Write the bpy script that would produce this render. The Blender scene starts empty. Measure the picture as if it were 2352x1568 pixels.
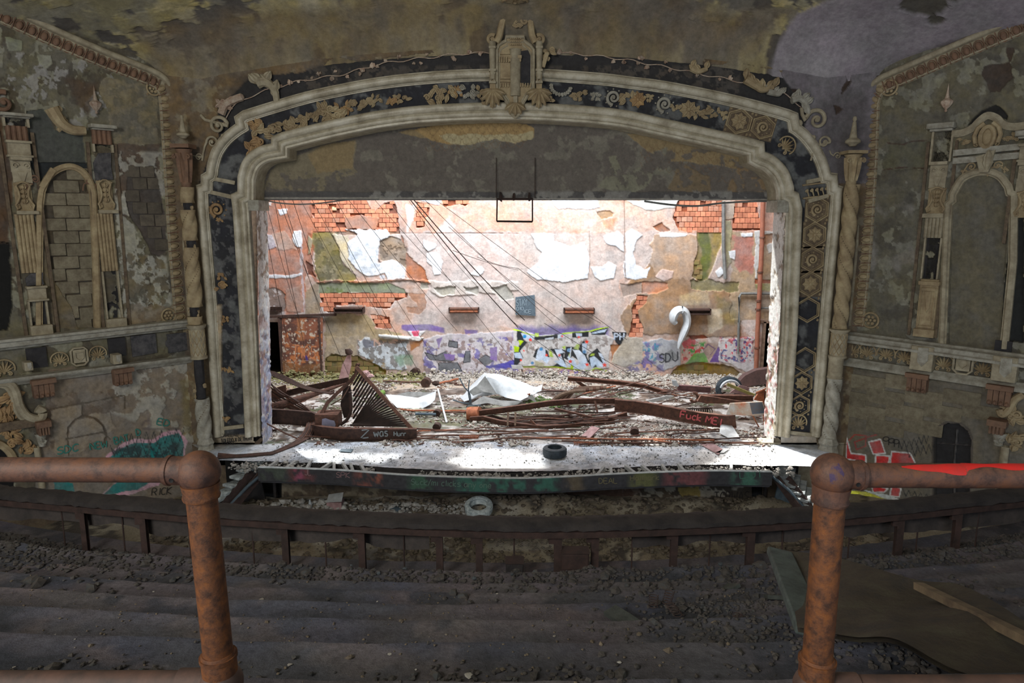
import bpy, bmesh, math, random
import numpy as np
from mathutils import Matrix, Vector

SC = bpy.context.scene
COL = SC.collection
# ------------------------------------------------------------------ camera, light, exposure
F = 1568.0                       # focal length in pixels of a 2352 wide frame
EYE = 7.6
PITCH = math.radians(10.5)
cd = bpy.data.cameras.new('camera'); cam = bpy.data.objects.new('camera', cd); COL.objects.link(cam)
cd.sensor_width = 36; cd.lens = 24; cd.clip_start = 0.05; cd.clip_end = 300
cam.location = (0, 0, EYE); cam.rotation_euler = (math.pi/2 - PITCH, 0, 0)
SC.camera = cam
SC.view_settings.view_transform = 'Standard'; SC.view_settings.look = 'None'
SC.view_settings.gamma = 1; SC.view_settings.use_curve_mapping = False
SC.view_settings.exposure = 0.0
W = bpy.data.worlds.new('world'); SC.world = W; W.use_nodes = True
W.node_tree.nodes['Background'].inputs[0].default_value = (0.80, 0.90, 1.0, 1)
W.node_tree.nodes['Background'].inputs[1].default_value = 0.9
def light(name, kind, loc, direction, energy, color, size=1, sizey=None, angle=None):
    l = bpy.data.lights.new(name, kind); l.energy = energy; l.color = color
    if kind == 'AREA':
        l.shape = 'RECTANGLE'; l.size = size; l.size_y = sizey or size
    if angle: l.angle = angle
    o = bpy.data.objects.new(name, l); COL.objects.link(o); o.location = loc
    o.rotation_euler = Vector(direction).to_track_quat('-Z', 'Y').to_euler()
    return o
light('sun', 'SUN', (0, 30, 30), (0.30, -0.40, -0.87), 9.0, (1.0, 0.97, 0.90), angle=0.02)
light('open_roof_daylight', 'AREA', (0, 21.6, 14.5), (0, 0.55, -1), 4700, (0.95, 0.97, 1.0), 15, 5)
light('rear_opening_daylight', 'AREA', (-7, -4.5, 11.5), (0.28, 1, 0.05), 1060, (1.0, 0.95, 0.86), 5, 3.5)
light('right_side_fill', 'AREA', (8, 2.0, 6.5), (-0.4, 1.0, 0.35), 130, (0.86, 0.90, 1.0), 3, 3)  # fill added from the right to shade the relief, not a real exit

# ------------------------------------------------------------------ rays: a picture point meets a surface of the room
CP, SP = math.cos(PITCH), math.sin(PITCH)
def ray(px, py):
    cx = (np.asarray(px, float) - 1176) / F; cy = (784 - np.asarray(py, float)) / F
    return np.stack([cx, CP + SP*cy, -SP + CP*cy], -1)
class Plane:
    def __init__(s, p, n):
        s.p = np.array(p, float); s.n = np.array(n, float); s.n /= np.linalg.norm(s.n)
        v = np.array([0, 0, 1.0]); 
        if abs(s.n[2]) > .9: v = np.array([0, 1.0, 0])
        u = np.cross(v, s.n); u /= np.linalg.norm(u); s.u = u; s.v = np.cross(s.n, u)
    def hit(s, px, py, off=0.0):
        d = ray(px, py); o = np.array([0, 0, EYE])
        t = (np.dot(s.p + s.n*off - o, s.n)) / (d @ s.n)
        return o + d * t[..., None]
    def frame(s, px, py, off=0.0, rot=0.0):
        o = s.hit(px, py, off); c, q = math.cos(rot), math.sin(rot)
        return Frame(o, s.u*c + s.v*q, -s.u*q + s.v*c, s.n)
    def m(s, px, py):            # metres per pixel there
        h = s.hit(px, py) - np.array([0, 0, EYE]); return float(h @ np.array([0, CP, -SP])) / F
class Frame:
    def __init__(s, o, u, v, n): s.o, s.u, s.v, s.n = [np.array(a, float) for a in (o, u, v, n)]
    def pt(s, a, b, c=0.0): return s.o + s.u*a + s.v*b + s.n*c
    def at(s, a, b, c=0.0, rot=0.0):
        q, r = math.cos(rot), math.sin(rot)
        return Frame(s.pt(a, b, c), s.u*q + s.v*r, -s.u*r + s.v*q, s.n)
WF = Frame((0, 0, 0), (1, 0, 0), (0, 1, 0), (0, 0, 1))
YP = 18.3                          # the proscenium wall
ZS = EYE - 6.32                    # stage floor
ZG = 0.0                           # ground floor of the auditorium
def VP(y): return Plane((0, y, 0), (0, -1, 0))
def HP(z): return Plane((0, 0, z), (0, 0, 1))
PRO = VP(YP); VAL = VP(YP + .75); BACK = VP(26.4); STG = HP(ZS); GND = HP(ZG)
_a = PRO.hit(397, 500); S2 = math.sqrt(.5)
LW = Plane(_a, (S2, -S2, 0)); _b = PRO.hit(1992, 500)
RW = Plane(_b, (-S2, -S2, 0))
# ------------------------------------------------------------------ numpy noise
def _lat(seed, n=256): return np.random.RandomState(seed).rand(n, n)
_L = {}
def vnoise(x, y, seed):
    if seed not in _L: _L[seed] = _lat(seed)
    L = _L[seed]; xi = np.floor(x).astype(int); yi = np.floor(y).astype(int)
    fx = x - xi; fy = y - yi; fx = fx*fx*(3-2*fx); fy = fy*fy*(3-2*fy)
    a = L[xi & 255, yi & 255]; b = L[(xi+1) & 255, yi & 255]; c = L[xi & 255, (yi+1) & 255]; d = L[(xi+1) & 255, (yi+1) & 255]
    return (a*(1-fx)+b*fx)*(1-fy) + (c*(1-fx)+d*fx)*fy
def fbm(x, y, scale, seed=0, octv=4):
    r = 0; a = .5; t = 0
    for k in range(octv):
        r = r + a*vnoise(x/scale*2**k + 17.3*k, y/scale*2**k + 5.1*k, seed+k); t += a; a *= .55
    return r/t
def lin(c, k=1.0):
    c = np.array(c, float)/255.0
    return np.minimum(np.where(c <= .04045, c/12.92, ((c+.055)/1.055)**2.4)*k, .85)
KA, KS = 2.5, .82                 # auditorium / stage: brightness in the picture -> reflectance
def A(*c):
    q = lin(c, KA); return q*.76 + q.mean()*.24
def S(*c):
    q = lin(c, KS); return q*.86 + q.mean()*.14
class Paint:
    def __init__(s, X, Y, base, conv=None):
        s.X, s.Y = X, Y; s.C = np.zeros(X.shape+(3,)) + base; s.D = np.zeros(X.shape); s.k = 100; s.conv = conv
        s.mask = np.zeros(X.shape, bool)
    def sd(s, pts, closed=True):
        P = np.array(pts, float); n = len(P); d = np.full(s.X.shape, 1e9); ins = np.zeros(s.X.shape, bool)
        for i in range(n if closed else n-1):
            a = P[i]; b = P[(i+1) % n]; e = b-a; w0 = s.X-a[0]; w1 = s.Y-a[1]
            t = np.clip((w0*e[0]+w1*e[1])/(e@e+1e-12), 0, 1)
            d = np.minimum(d, (w0-e[0]*t)**2 + (w1-e[1]*t)**2)
            if closed:
                c = ((a[1] <= s.Y) != (b[1] <= s.Y))
                xx = a[0] + (s.Y-a[1])*e[0]/(e[1] if abs(e[1]) > 1e-9 else 1e-9)
                ins ^= c & (s.X < xx)
        d = np.sqrt(d); return np.where(ins, d, -d) if closed else -d
    def put(s, m, col, alpha, var, depth, vs):
        s.k += 7
        f = (m*alpha)[..., None]
        v = 1 + var*2*(fbm(s.X, s.Y, vs, s.k, 3)-.5)[..., None]
        s.C = s.C*(1-f) + np.asarray(col)*v*f
        if depth is not None: s.D = s.D*(1-m) + depth*m
    def poly(s, pts, col, depth=None, amp=5, sc=16, var=.15, soft=.8, alpha=1, vs=14):
        if s.conv: pts = s.conv(pts)
        s.k += 3
        P = np.array(pts); pad = amp*3+soft*2
        ys = np.where((s.Y[:, 0] > P[:, 1].min()-pad) & (s.Y[:, 0] < P[:, 1].max()+pad))[0]
        xs = np.where((s.X[0] > P[:, 0].min()-pad) & (s.X[0] < P[:, 0].max()+pad))[0]
        if len(ys) == 0 or len(xs) == 0: return
        sl = (slice(ys[0], ys[-1]+1), slice(xs[0], xs[-1]+1))
        q = Paint.__new__(Paint); q.X = s.X[sl]; q.Y = s.Y[sl]; q.C = s.C[sl]; q.D = s.D[sl]; q.k = s.k; q.conv = None
        sd = q.sd(P) + amp*3.2*(fbm(q.X, q.Y, sc*1.5, s.k, 6)-.5)
        m = np.clip(sd/soft+.5, 0, 1); q.put(m, col, alpha, var, depth, vs)
        s.C[sl] = q.C; s.D[sl] = q.D
        mm = s.mask[sl]; mm[m > .5] = False
    def patches(s, th, scale, seed, col, depth=None, region=None, var=.15, alpha=1, soft=.015, stretch=1, vs=14):
        n = fbm(s.X, s.Y*stretch, scale, seed, 5)
        m = np.clip((n-th)/soft, 0, 1)
        if region is not None: m = m*np.clip(s.sd(s.conv(region) if s.conv else region)/6+.5, 0, 1)
        s.put(m, col, alpha, var, depth, vs)
    def stroke(s, pts, w, col, soft=1.0, alpha=1, amp=.6, sc=9, depth=None, var=.1):
        if s.conv: pts = s.conv(pts)
        s.k += 3; P = np.array(pts); pad = w+soft+amp*2
        ys = np.where((s.Y[:, 0] > P[:, 1].min()-pad) & (s.Y[:, 0] < P[:, 1].max()+pad))[0]
        xs = np.where((s.X[0] > P[:, 0].min()-pad) & (s.X[0] < P[:, 0].max()+pad))[0]
        if len(ys) == 0 or len(xs) == 0: return
        sl = (slice(ys[0], ys[-1]+1), slice(xs[0], xs[-1]+1))
        q = Paint.__new__(Paint); q.X = s.X[sl]; q.Y = s.Y[sl]; q.C = s.C[sl]; q.D = s.D[sl]; q.k = s.k
        sd = q.sd(P, False) + w/2 + amp*2*(fbm(q.X, q.Y, sc, s.k, 2)-.5)
        q.put(np.clip(sd/soft+.5, 0, 1), col, alpha, var, depth, 9); s.C[sl] = q.C; s.D[sl] = q.D
def grime(P, k=.35, sc=10, streak=.2):
    n = fbm(P.X, P.Y, sc, 301, 5); m = fbm(P.X*2.2, P.Y*.25, sc*1.3, 311, 4); w = fbm(P.X, P.Y, sc*7, 321, 3)
    P.C = P.C*np.clip(1 + k*2*(n-.5) + streak*2*(m-.5) + k*1.2*(w-.5), .35, 1.6)[..., None]; g = P.C.mean(-1, keepdims=True)
    h = np.clip((fbm(P.X, P.Y, sc*3, 331, 4)-.5)*1.6, -.35, .35)[..., None]; P.C = P.C*(1-h) + g*h
def crop(x0, y0, k):
    return lambda *p: [(x0 + p[i]/k, y0 + p[i+1]/k) for i in range(0, len(p), 2)]
# ------------------------------------------------------------------ materials
def nt(m): m.use_nodes = True; return m.node_tree.nodes, m.node_tree.links
def mat_vcol(name, rough=.85, bump=.4, scale=9, det=.35, metal=0.0):
    m = bpy.data.materials.new(name); N, L = nt(m); b = N['Principled BSDF']
    at = N.new('ShaderNodeAttribute'); at.attribute_name = 'Col'
    tc = N.new('ShaderNodeNewGeometry')
    n1 = N.new('ShaderNodeTexNoise'); n1.inputs['Scale'].default_value = scale; n1.inputs['Detail'].default_value = 8; n1.inputs['Roughness'].default_value = .75
    L.new(tc.outputs['Position'], n1.inputs['Vector'])
    mr = N.new('ShaderNodeMapRange'); mr.inputs[1].default_value = .25; mr.inputs[2].default_value = .75
    mr.inputs[3].default_value = 1-det; mr.inputs[4].default_value = 1+det; L.new(n1.outputs[0], mr.inputs[0])
    vm = N.new('ShaderNodeVectorMath'); vm.operation = 'SCALE'; L.new(at.outputs['Color'], vm.inputs[0]); L.new(mr.outputs[0], vm.inputs['Scale'])
    L.new(vm.outputs[0], b.inputs['Base Color'])
    bp = N.new('ShaderNodeBump'); bp.inputs['Strength'].default_value = bump; bp.inputs['Distance'].default_value = .03
    L.new(n1.outputs[0], bp.inputs['Height']); L.new(bp.outputs[0], b.inputs['Normal'])
    b.inputs['Roughness'].default_value = rough; b.inputs['Metallic'].default_value = metal
    return m
def mat(name, c1, c2=None, scale=6, rough=.8, bump=.3, metal=0.0, c3=None, pos=(.35, .65), dist=.02, rnd=0.0):
    m = bpy.data.materials.new(name); N, L = nt(m); b = N['Principled BSDF']
    c2 = c1*.6 if c2 is None else c2
    tc = N.new('ShaderNodeNewGeometry')
    n1 = N.new('ShaderNodeTexNoise'); n1.inputs['Scale'].default_value = scale; n1.inputs['Detail'].default_value = 9; n1.inputs['Roughness'].default_value = .7
    L.new(tc.outputs['Position'], n1.inputs['Vector'])
    cr = N.new('ShaderNodeValToRGB'); e = cr.color_ramp.elements
    e[0].position = pos[0]; e[0].color = (*c1, 1); e[1].position = pos[1]; e[1].color = (*c2, 1)
    if c3 is not None: k = e.new(.5*(pos[0]+pos[1])); k.color = (*c3, 1)
    L.new(n1.outputs[0], cr.inputs[0]); out = cr.outputs[0]
    if rnd:
        oi = N.new('ShaderNodeObjectInfo'); mr = N.new('ShaderNodeMapRange'); mr.inputs[3].default_value = 1-rnd; mr.inputs[4].default_value = 1+rnd
        L.new(oi.outputs['Random'], mr.inputs[0]); vm = N.new('ShaderNodeVectorMath'); vm.operation = 'SCALE'
        L.new(out, vm.inputs[0]); L.new(mr.outputs[0], vm.inputs['Scale']); out = vm.outputs[0]
    L.new(out, b.inputs['Base Color'])
    bp = N.new('ShaderNodeBump'); bp.inputs['Strength'].default_value = bump; bp.inputs['Distance'].default_value = dist
    L.new(n1.outputs[0], bp.inputs['Height']); L.new(bp.outputs[0], b.inputs['Normal'])
    b.inputs['Roughness'].default_value = rough; b.inputs['Metallic'].default_value = metal
    return m
M = {}
M['vcol'] = mat_vcol('painted_plaster')
M['vback'] = mat_vcol('stage_wall_plaster', det=.3, scale=12)
M['vfloor'] = mat_vcol('gritty_floor', det=.5, scale=26, bump=.7)
M['vstage'] = mat_vcol('wet_stage_floor', det=.45, scale=14, bump=.6, rough=.55)
M['vmet'] = mat_vcol('painted_metal', det=.2, scale=30, bump=.15, rough=.6)
M['cream'] = mat('aged_cream_plaster', A(126, 118, 96), A(96, 87, 68), 4, c3=A(112, 103, 82), bump=.2)
M['bead'] = mat('silvered_moulding', A(146, 141, 126), A(104, 95, 76), 2.2, rough=.4, c3=A(130, 123, 104), bump=.12)
M['orn'] = mat('gilded_ornament', A(128, 114, 82), A(96, 80, 54), 3, c3=A(114, 98, 68), bump=.15)
M['orng'] = mat('ochre_ornament', A(134, 106, 58), A(96, 70, 36), 4, c3=A(116, 90, 54), bump=.15)
M['frag'] = mat('broken_plaster_fragment', A(140, 128, 112), A(112, 84, 66), 9, rnd=.3, bump=.4)
M['red'] = mat('reddish_terracotta', A(98, 68, 46), A(74, 50, 36), 4, c3=A(88, 64, 46), bump=.2)
M['brown'] = mat('brown_plaster', A(86, 72, 52), A(56, 44, 34), 6, bump=.4)
M['white'] = mat('flaking_white_plaster', A(124, 122, 112), A(92, 87, 74), 5, bump=.25)
M['black'] = mat('soot_black_cavity', A(22, 22, 26), A(38, 36, 38), 6, bump=.6)
M['soot'] = mat('exposed_dark_backing', A(34, 34, 38), A(66, 64, 66), 7, bump=.8)
M['void'] = mat('unlit_void', lin((10, 11, 14)), lin((6, 6, 8)), 2, bump=0)
M['terra'] = mat('hollow_terracotta_tile', S(232, 152, 106), S(206, 116, 82), 7, c3=S(222, 134, 92), rnd=.28, bump=.3)
M['pterra'] = mat('pale_washed_tile', S(226, 170, 140), S(206, 128, 92), 9, rnd=.2)
M['tergr'] = mat('mossy_tile', S(120, 118, 52), S(152, 116, 66), 6, rnd=.3, bump=.3)
M['block'] = mat('pale_masonry_block', A(98, 92, 72), A(74, 64, 48), 6, rnd=.16, bump=.4)
M['blockr'] = mat('grey_masonry_block', A(76, 68, 56), A(56, 50, 42), 5, rnd=.22, bump=.4)
M['rust'] = mat('brown_rusted_steel', S(132, 84, 62), S(78, 50, 38), 8, c3=S(106, 68, 52), rough=.75, bump=.4, rnd=.2)
M['rustd'] = mat('dark_rusted_steel', S(92, 62, 50), S(52, 36, 32), 8, rough=.8, bump=.4, rnd=.2)
M['rusto'] = mat('orange_rusted_steel', S(210, 122, 72), S(140, 76, 46), 9, bump=.4)
M['pipe'] = mat('rusted_railing_pipe', lin((140, 92, 66), .62), lin((92, 66, 58), .58), 26, c3=lin((126, 88, 72), .6), rough=.6, bump=.5, dist=.005, pos=(.36, .62))
M['pipeo'] = mat('orange_rusted_post', lin((170, 104, 54), .54), lin((92, 60, 44), .5), 34, c3=lin((140, 88, 56), .52), rough=.68, bump=.6, dist=.005, pos=(.36, .64))
M['pipeb'] = mat('worn_lower_pipe', lin((112, 84, 74), .8), lin((76, 62, 58), .8), 12, rough=.65, bump=.3, dist=.004)
M['dsteel'] = mat('sooty_dark_steel', A(52, 36, 33), A(34, 25, 24), 7, bump=.5)
M['dbeam'] = mat('charred_beam', A(42, 38, 38), A(26, 24, 27), 4, bump=.7, dist=.04)
M['tarp'] = mat('white_sheet_metal', S(222, 230, 236), S(186, 196, 204), 3, rough=.45, bump=.15)
M['tarpd'] = mat('grey_sheet_underside', S(140, 142, 140), S(100, 102, 100), 4, rough=.6, bump=.3)
M['tyre'] = mat('blue_grey_rubber', S(70, 86, 98), S(42, 54, 64), 12, rough=.6, bump=.3)
M['tyrel'] = mat('dusty_pale_tyre', A(150, 170, 176), A(90, 104, 110), 12, bump=.4)
M['wood'] = mat('weathered_timber', S(170, 142, 120), S(120, 92, 72), 8, bump=.5)
M['pale'] = mat('pale_board', S(212, 216, 218), S(176, 178, 178), 6, bump=.2)
M['pink'] = mat('pink_stained_board', S(200, 160, 160), S(150, 110, 110), 6, bump=.2)
M['green'] = mat('green_plastic', S(132, 170, 70), S(100, 140, 50), 6, bump=.1)
M['wire'] = mat('dark_cable', lin((72, 52, 44), .8), lin((40, 32, 30), .8), 6, bump=.1)
M['slate'] = mat('blue_grey_slate', S(96, 116, 130), S(74, 92, 106), 10, bump=.2)
M['rub'] = mat('charcoal_rubble', A(42, 46, 50), A(24, 26, 29), 14, c3=A(50, 46, 44), bump=.7, rnd=.2)
M['rubb'] = mat('brown_rubble', A(86, 76, 60), A(56, 48, 42), 7, bump=.7)
M['rubl'] = mat('pale_rubble', S(214, 214, 210), S(150, 140, 130), 9, bump=.6)
M['rubc'] = mat('mixed_stage_debris', S(150, 134, 116), S(84, 66, 54), 5, c3=S(196, 190, 180), bump=.6)
M['moss'] = mat('green_moss', S(96, 128, 50), S(70, 90, 40), 10, bump=.8)
M['grate'] = mat('dark_slats', S(70, 50, 42), S(44, 34, 30), 7, bump=.3)
def flat(name, col, rough=.7):
    m = bpy.data.materials.new(name); N, L = nt(m); N['Principled BSDF'].inputs['Base Color'].default_value = (*col, 1)
    N['Principled BSDF'].inputs['Roughness'].default_value = rough; return m
# ------------------------------------------------------------------ mesh building
class MB:
    def __init__(s): s.v = []; s.f = []; s.n = 0
    def add(s, v, f):
        v = np.asarray(v, float).reshape(-1, 3); s.v.append(v); n = s.n
        s.f.extend([tuple(int(i)+n for i in q) for q in f]); s.n += len(v); return s
    def grid(s, P, close_u=False, close_v=False):
        h, w = P.shape[:2]; f = []
        for i in range(h if close_u else h-1):
            for j in range(w if close_v else w-1):
                a, b = i, (i+1) % h; c, d = j, (j+1) % w
                f.append((a*w+c, a*w+d, b*w+d, b*w+c))
        return s.add(P.reshape(-1, 3), f)
    def box(s, fr, a0, a1, b0, b1, c0, c1, jit=0, rs=None):
        c = [(a0, b0, c0), (a1, b0, c0), (a1, b1, c0), (a0, b1, c0), (a0, b0, c1), (a1, b0, c1), (a1, b1, c1), (a0, b1, c1)]
        p = np.array([fr.pt(*q) for q in c])
        if jit: p = p + (rs or np.random.RandomState(1)).uniform(-jit, jit, p.shape)
        return s.add(p, [(3, 2, 1, 0), (4, 5, 6, 7), (0, 1, 5, 4), (1, 2, 6, 5), (2, 3, 7, 6), (3, 0, 4, 7)])
    def beam(s, p0, p1, w, h, up=(0, 0, 1), seg=1, bend=0.0):
        p0 = np.array(p0, float); p1 = np.array(p1, float); d = p1-p0; L = np.linalg.norm(d); d /= L
        up = np.array(up, float); x = np.cross(d, up); x /= np.linalg.norm(x); y = np.cross(x, d)
        R = []
        for k in range(seg+1):
            t = k/seg; c = p0 + d*L*t + y*bend*math.sin(math.pi*t)
            R.append([c-x*w/2-y*h/2, c+x*w/2-y*h/2, c+x*w/2+y*h/2, c-x*w/2+y*h/2])
        P = np.array(R); s.grid(P, close_v=True); n = s.n-len(P)*4
        s.f.append((n+3, n+2, n+1, n)); m = s.n-4; s.f.append((m, m+1, m+2, m+3)); return s
    def channel(s, pts, w, h, t=.012, up=(0, 0, 1)):      # C or I section through a list of points
        pts = [np.array(p, float) for p in pts]; R = []
        pr = [(-w/2, -h/2), (w/2, -h/2), (w/2, -h/2+t), (t/2, -h/2+t), (t/2, h/2-t), (w/2, h/2-t), (w/2, h/2), (-w/2, h/2), (-w/2, h/2-t), (-t/2, h/2-t), (-t/2, -h/2+t), (-w/2, -h/2+t)]
        for i, p in enumerate(pts):
            d = pts[min(i+1, len(pts)-1)] - pts[max(i-1, 0)]; d /= np.linalg.norm(d)
            u = np.array(up, float); x = np.cross(d, u); x /= np.linalg.norm(x); y = np.cross(x, d)
            R.append([p + x*a + y*b for a, b in pr])
        P = np.array(R); s.grid(P, close_v=True); k = len(pr); n = s.n-len(P)*k
        s.f.append(tuple(n+i for i in range(k))[::-1]); m = s.n-k; s.f.append(tuple(m+i for i in range(k))); return s
    def tube(s, pts, r, n=8, closed=False, flatk=1.0, nrm=None, caps=True):
        P = np.array(pts, float); k = len(P); rr = np.broadcast_to(np.asarray(r, float), (k,))
        T = np.gradient(P, axis=0) if not closed else np.roll(P, -1, 0)-np.roll(P, 1, 0)
        T /= np.linalg.norm(T, axis=1)[:, None]+1e-12
        ref = np.array(nrm, float) if nrm is not None else (np.array([0, 0, 1.0]) if abs(T[:, 2]).mean() < .8 else np.array([1.0, 0, 0]))
        R = []
        for i in range(k):
            x = np.cross(T[i], ref); l = np.linalg.norm(x)
            x = x/l if l > 1e-6 else (R and xl or np.array([1.0, 0, 0])); xl = x
            y = np.cross(x, T[i])
            R.append([P[i] + rr[i]*(x*math.cos(2*math.pi*j/n) + flatk*y*math.sin(2*math.pi*j/n)) for j in range(n)])
        G = np.array(R); s.grid(G, close_u=closed, close_v=True)
        if caps and not closed:
            b = s.n-k*n; s.f.append(tuple(b+j for j in range(n))[::-1]); e = s.n-n; s.f.append(tuple(e+j for j in range(n)))
        return s
    def lathe(s, prof, fr, n=16, tw=None, half=False, flatk=1.0):   # prof: (radius, height along v)
        R = []
        for r, z in prof:
            row = []
            for j in range(n + (1 if half else 0)):
                a = (math.pi if half else 2*math.pi)*j/n
                q = r*(1 + (tw(a, z) if tw else 0))
                row.append(fr.pt(q*math.cos(a), z, q*math.sin(a)*flatk))
            R.append(row)
        return s.grid(np.array(R), close_v=not half)
    def ell(s, fr, a, b, c, nu=8, nv=12):
        R = []
        for i in range(nu+1):
            t = math.pi*i/nu
            R.append([fr.pt(a*math.sin(t)*math.cos(2*math.pi*j/nv), b*math.cos(t), c*math.sin(t)*math.sin(2*math.pi*j/nv)) for j in range(nv)])
        return s.grid(np.array(R), close_v=True)
    def rock(s, c, r, rs, sq=(1, 1, .7)):
        k = _ICO[0]*(1 + rs.uniform(-.35, .35, (len(_ICO[0]), 1)))*np.array(sq)*r
        a = rs.uniform(0, 6.28); q = np.array([[math.cos(a), -math.sin(a), 0], [math.sin(a), math.cos(a), 0], [0, 0, 1]])
        return s.add(k @ q.T + np.array(c), _ICO[1])
    def sweep(s, pts, prof, closed=False):                 # pts: (pos, across, out) triples with the mitre in "across"
        R = [[p + x*a + nn*b for a, b in prof] for p, x, nn in pts]
        return s.grid(np.array(R), close_u=closed)
    def spiral(s, fr, R, turns=1.9, r0=.22, n=44, flip=1, nb=8, tail=None):
        P = []; rad = []
        for i in range(n+1):
            t = i/n; a = turns*2*math.pi*(1-t); q = R*(1-r0)*(1-t)**.0*(.12+.88*(1-t)**1.0)
            P.append(fr.pt(flip*q*math.cos(a), q*math.sin(a), R*.10 + R*.22*t)); rad.append(R*r0*(1-.55*t))
        if tail:
            P = [fr.pt(flip*a, b, R*.08) for a, b in tail] + P; rad = [R*r0*.8]*len(tail) + rad
        s.tube(P, rad, nb, nrm=fr.n); s.ell(fr.at(0, 0, R*.3), R*.2, R*.2, R*.16, 5, 8); return s
    def leaf(s, fr, L, w, h, curl=.3, ribs=3, n=8, m=7):
        R = []
        for i in range(n+1):
            t = i/n; ww = w*math.sin(math.pi*min(1, t*.92+.06))**.7
            R.append([fr.pt((j/m-.5)*ww*(1+.12*math.cos(6*math.pi*t)), L*t, h*(math.sin(math.pi*t)*.6 + curl*t*t)*(1-.8*(2*j/m-1)**2) + h*.22*math.cos(ribs*2*math.pi*(j/m-.5))) for j in range(m+1)])
        return s.grid(np.array(R))
    def prism(s, P3, off):                                   # P3: outline points, extruded by vector off
        P3 = np.array(P3, float); n = len(P3); off = np.array(off, float)
        b = s.n; s.add(np.vstack([P3, P3+off]), [tuple(range(n))[::-1], tuple(range(n, 2*n))] + [(i, (i+1) % n, n+(i+1) % n, n+i) for i in range(n)])
        return s
_t = (1+5**.5)/2
_ICO = (np.array([(-1, _t, 0), (1, _t, 0), (-1, -_t, 0), (1, -_t, 0), (0, -1, _t), (0, 1, _t), (0, -1, -_t), (0, 1, -_t), (_t, 0, -1), (_t, 0, 1), (-_t, 0, -1), (-_t, 0, 1)])/1.9,
        [(0, 11, 5), (0, 5, 1), (0, 1, 7), (0, 7, 10), (0, 10, 11), (1, 5, 9), (5, 11, 4), (11, 10, 2), (10, 7, 6), (7, 1, 8), (3, 9, 4), (3, 4, 2), (3, 2, 6), (3, 6, 8), (3, 8, 9), (4, 9, 5), (2, 4, 11), (6, 2, 10), (8, 6, 7), (9, 8, 1)])
WORLD = {}
def _wl(o): return WORLD.get(o.name, np.zeros(3)) if o is not None else np.zeros(3)
def tag(o, label=None, cat=None, group=None, kind=None):
    if label: o['label'] = label
    if cat: o['category'] = cat
    if group: o['group'] = group
    if kind: o['kind'] = kind
    return o
def thing(name, label, cat, loc, group=None, parent=None, kind=None):
    o = bpy.data.objects.new(name, None); COL.objects.link(o); o.empty_display_size = .1
    loc = np.array(loc, float); o.location = loc - _wl(parent); WORLD[o.name] = loc
    if parent: o.parent = parent
    return tag(o, label, cat, group, kind)
def part(name, mb, m, parent=None, smooth=35, colors=None, bevel=None, **kw):
    if isinstance(mb, MB) and not mb.v: return None
    V = np.vstack(mb.v) if isinstance(mb, MB) else mb[0]; Fc = mb.f if isinstance(mb, MB) else mb[1]
    c = .5*(V.min(0)+V.max(0))
    if not kw.pop('centre', True): c = np.array([c[0], c[1], V[:, 2].min()])
    me = bpy.data.meshes.new(name); me.from_pydata((V-c).tolist(), [], Fc); 
    if colors is not None:
        a = me.color_attributes.new('Col', 'FLOAT_COLOR', 'POINT')
        a.data.foreach_set('color', np.hstack([colors, np.ones((len(colors), 1))]).astype(np.float32).ravel())
    me.materials.append(m if not isinstance(m, str) else M[m])
    if smooth is not None:
        me.polygons.foreach_set('use_smooth', [True]*len(me.polygons)); me.set_sharp_from_angle(angle=math.radians(smooth))
    me.update()
    o = bpy.data.objects.new(name, me); COL.objects.link(o); o.location = c - _wl(parent); WORLD[o.name] = c
    if parent: o.parent = parent
    if bevel:
        b = o.modifiers.new('bevel', 'BEVEL'); b.width = bevel; b.segments = 2; b.limit_method = 'ANGLE'
    return tag(o, **{k: v for k, v in kw.items() if k in ('label', 'cat', 'group', 'kind')})
def copy_part(src, loc, parent=None, rot=None, scale=None, m=None):
    o = src.copy(); COL.objects.link(o); o.parent = parent; o.location = np.array(loc, float) - _wl(parent); WORLD[o.name] = np.array(loc, float)
    if rot is not None: o.rotation_euler = rot
    if scale is not None: o.scale = scale
    if m is not None:
        o.material_slots[0].link = 'OBJECT'; o.material_slots[0].material = m
    return o
def relief(name, X, Y, surf, P, m, cut=None, **kw):        # surf(X,Y,D)->(h,w,3)
    G = surf(X, Y, P.D); h, w = X.shape
    idx = np.arange(h*w).reshape(h, w)
    a = idx[:-1, :-1]; b = idx[:-1, 1:]; c = idx[1:, 1:]; d = idx[1:, :-1]
    fc = np.stack([a, d, c, b], -1).reshape(-1, 4)
    if cut is not None:
        k = (cut[:-1, :-1] & cut[:-1, 1:] & cut[1:, 1:] & cut[1:, :-1]).ravel(); fc = fc[~k]
        used = np.zeros(h*w, bool); used[fc.ravel()] = True; re = np.cumsum(used)-1
        fc = re[fc]; V = G.reshape(-1, 3)[used]; Cc = P.C.reshape(-1, 3)[used]
    else: V = G.reshape(-1, 3); Cc = P.C.reshape(-1, 3)
    return part(name, (V, fc.tolist()), m, colors=np.clip(Cc, 0, .9), smooth=60, **kw)
def pxgrid(x0, y0, x1, y1, st):
    return np.meshgrid(np.arange(x0, x1+st, st), np.arange(y0, y1+st, st))
def wallsurf(pl): return lambda X, Y, D: pl.hit(X, Y) + pl.n*D[..., None]
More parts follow.
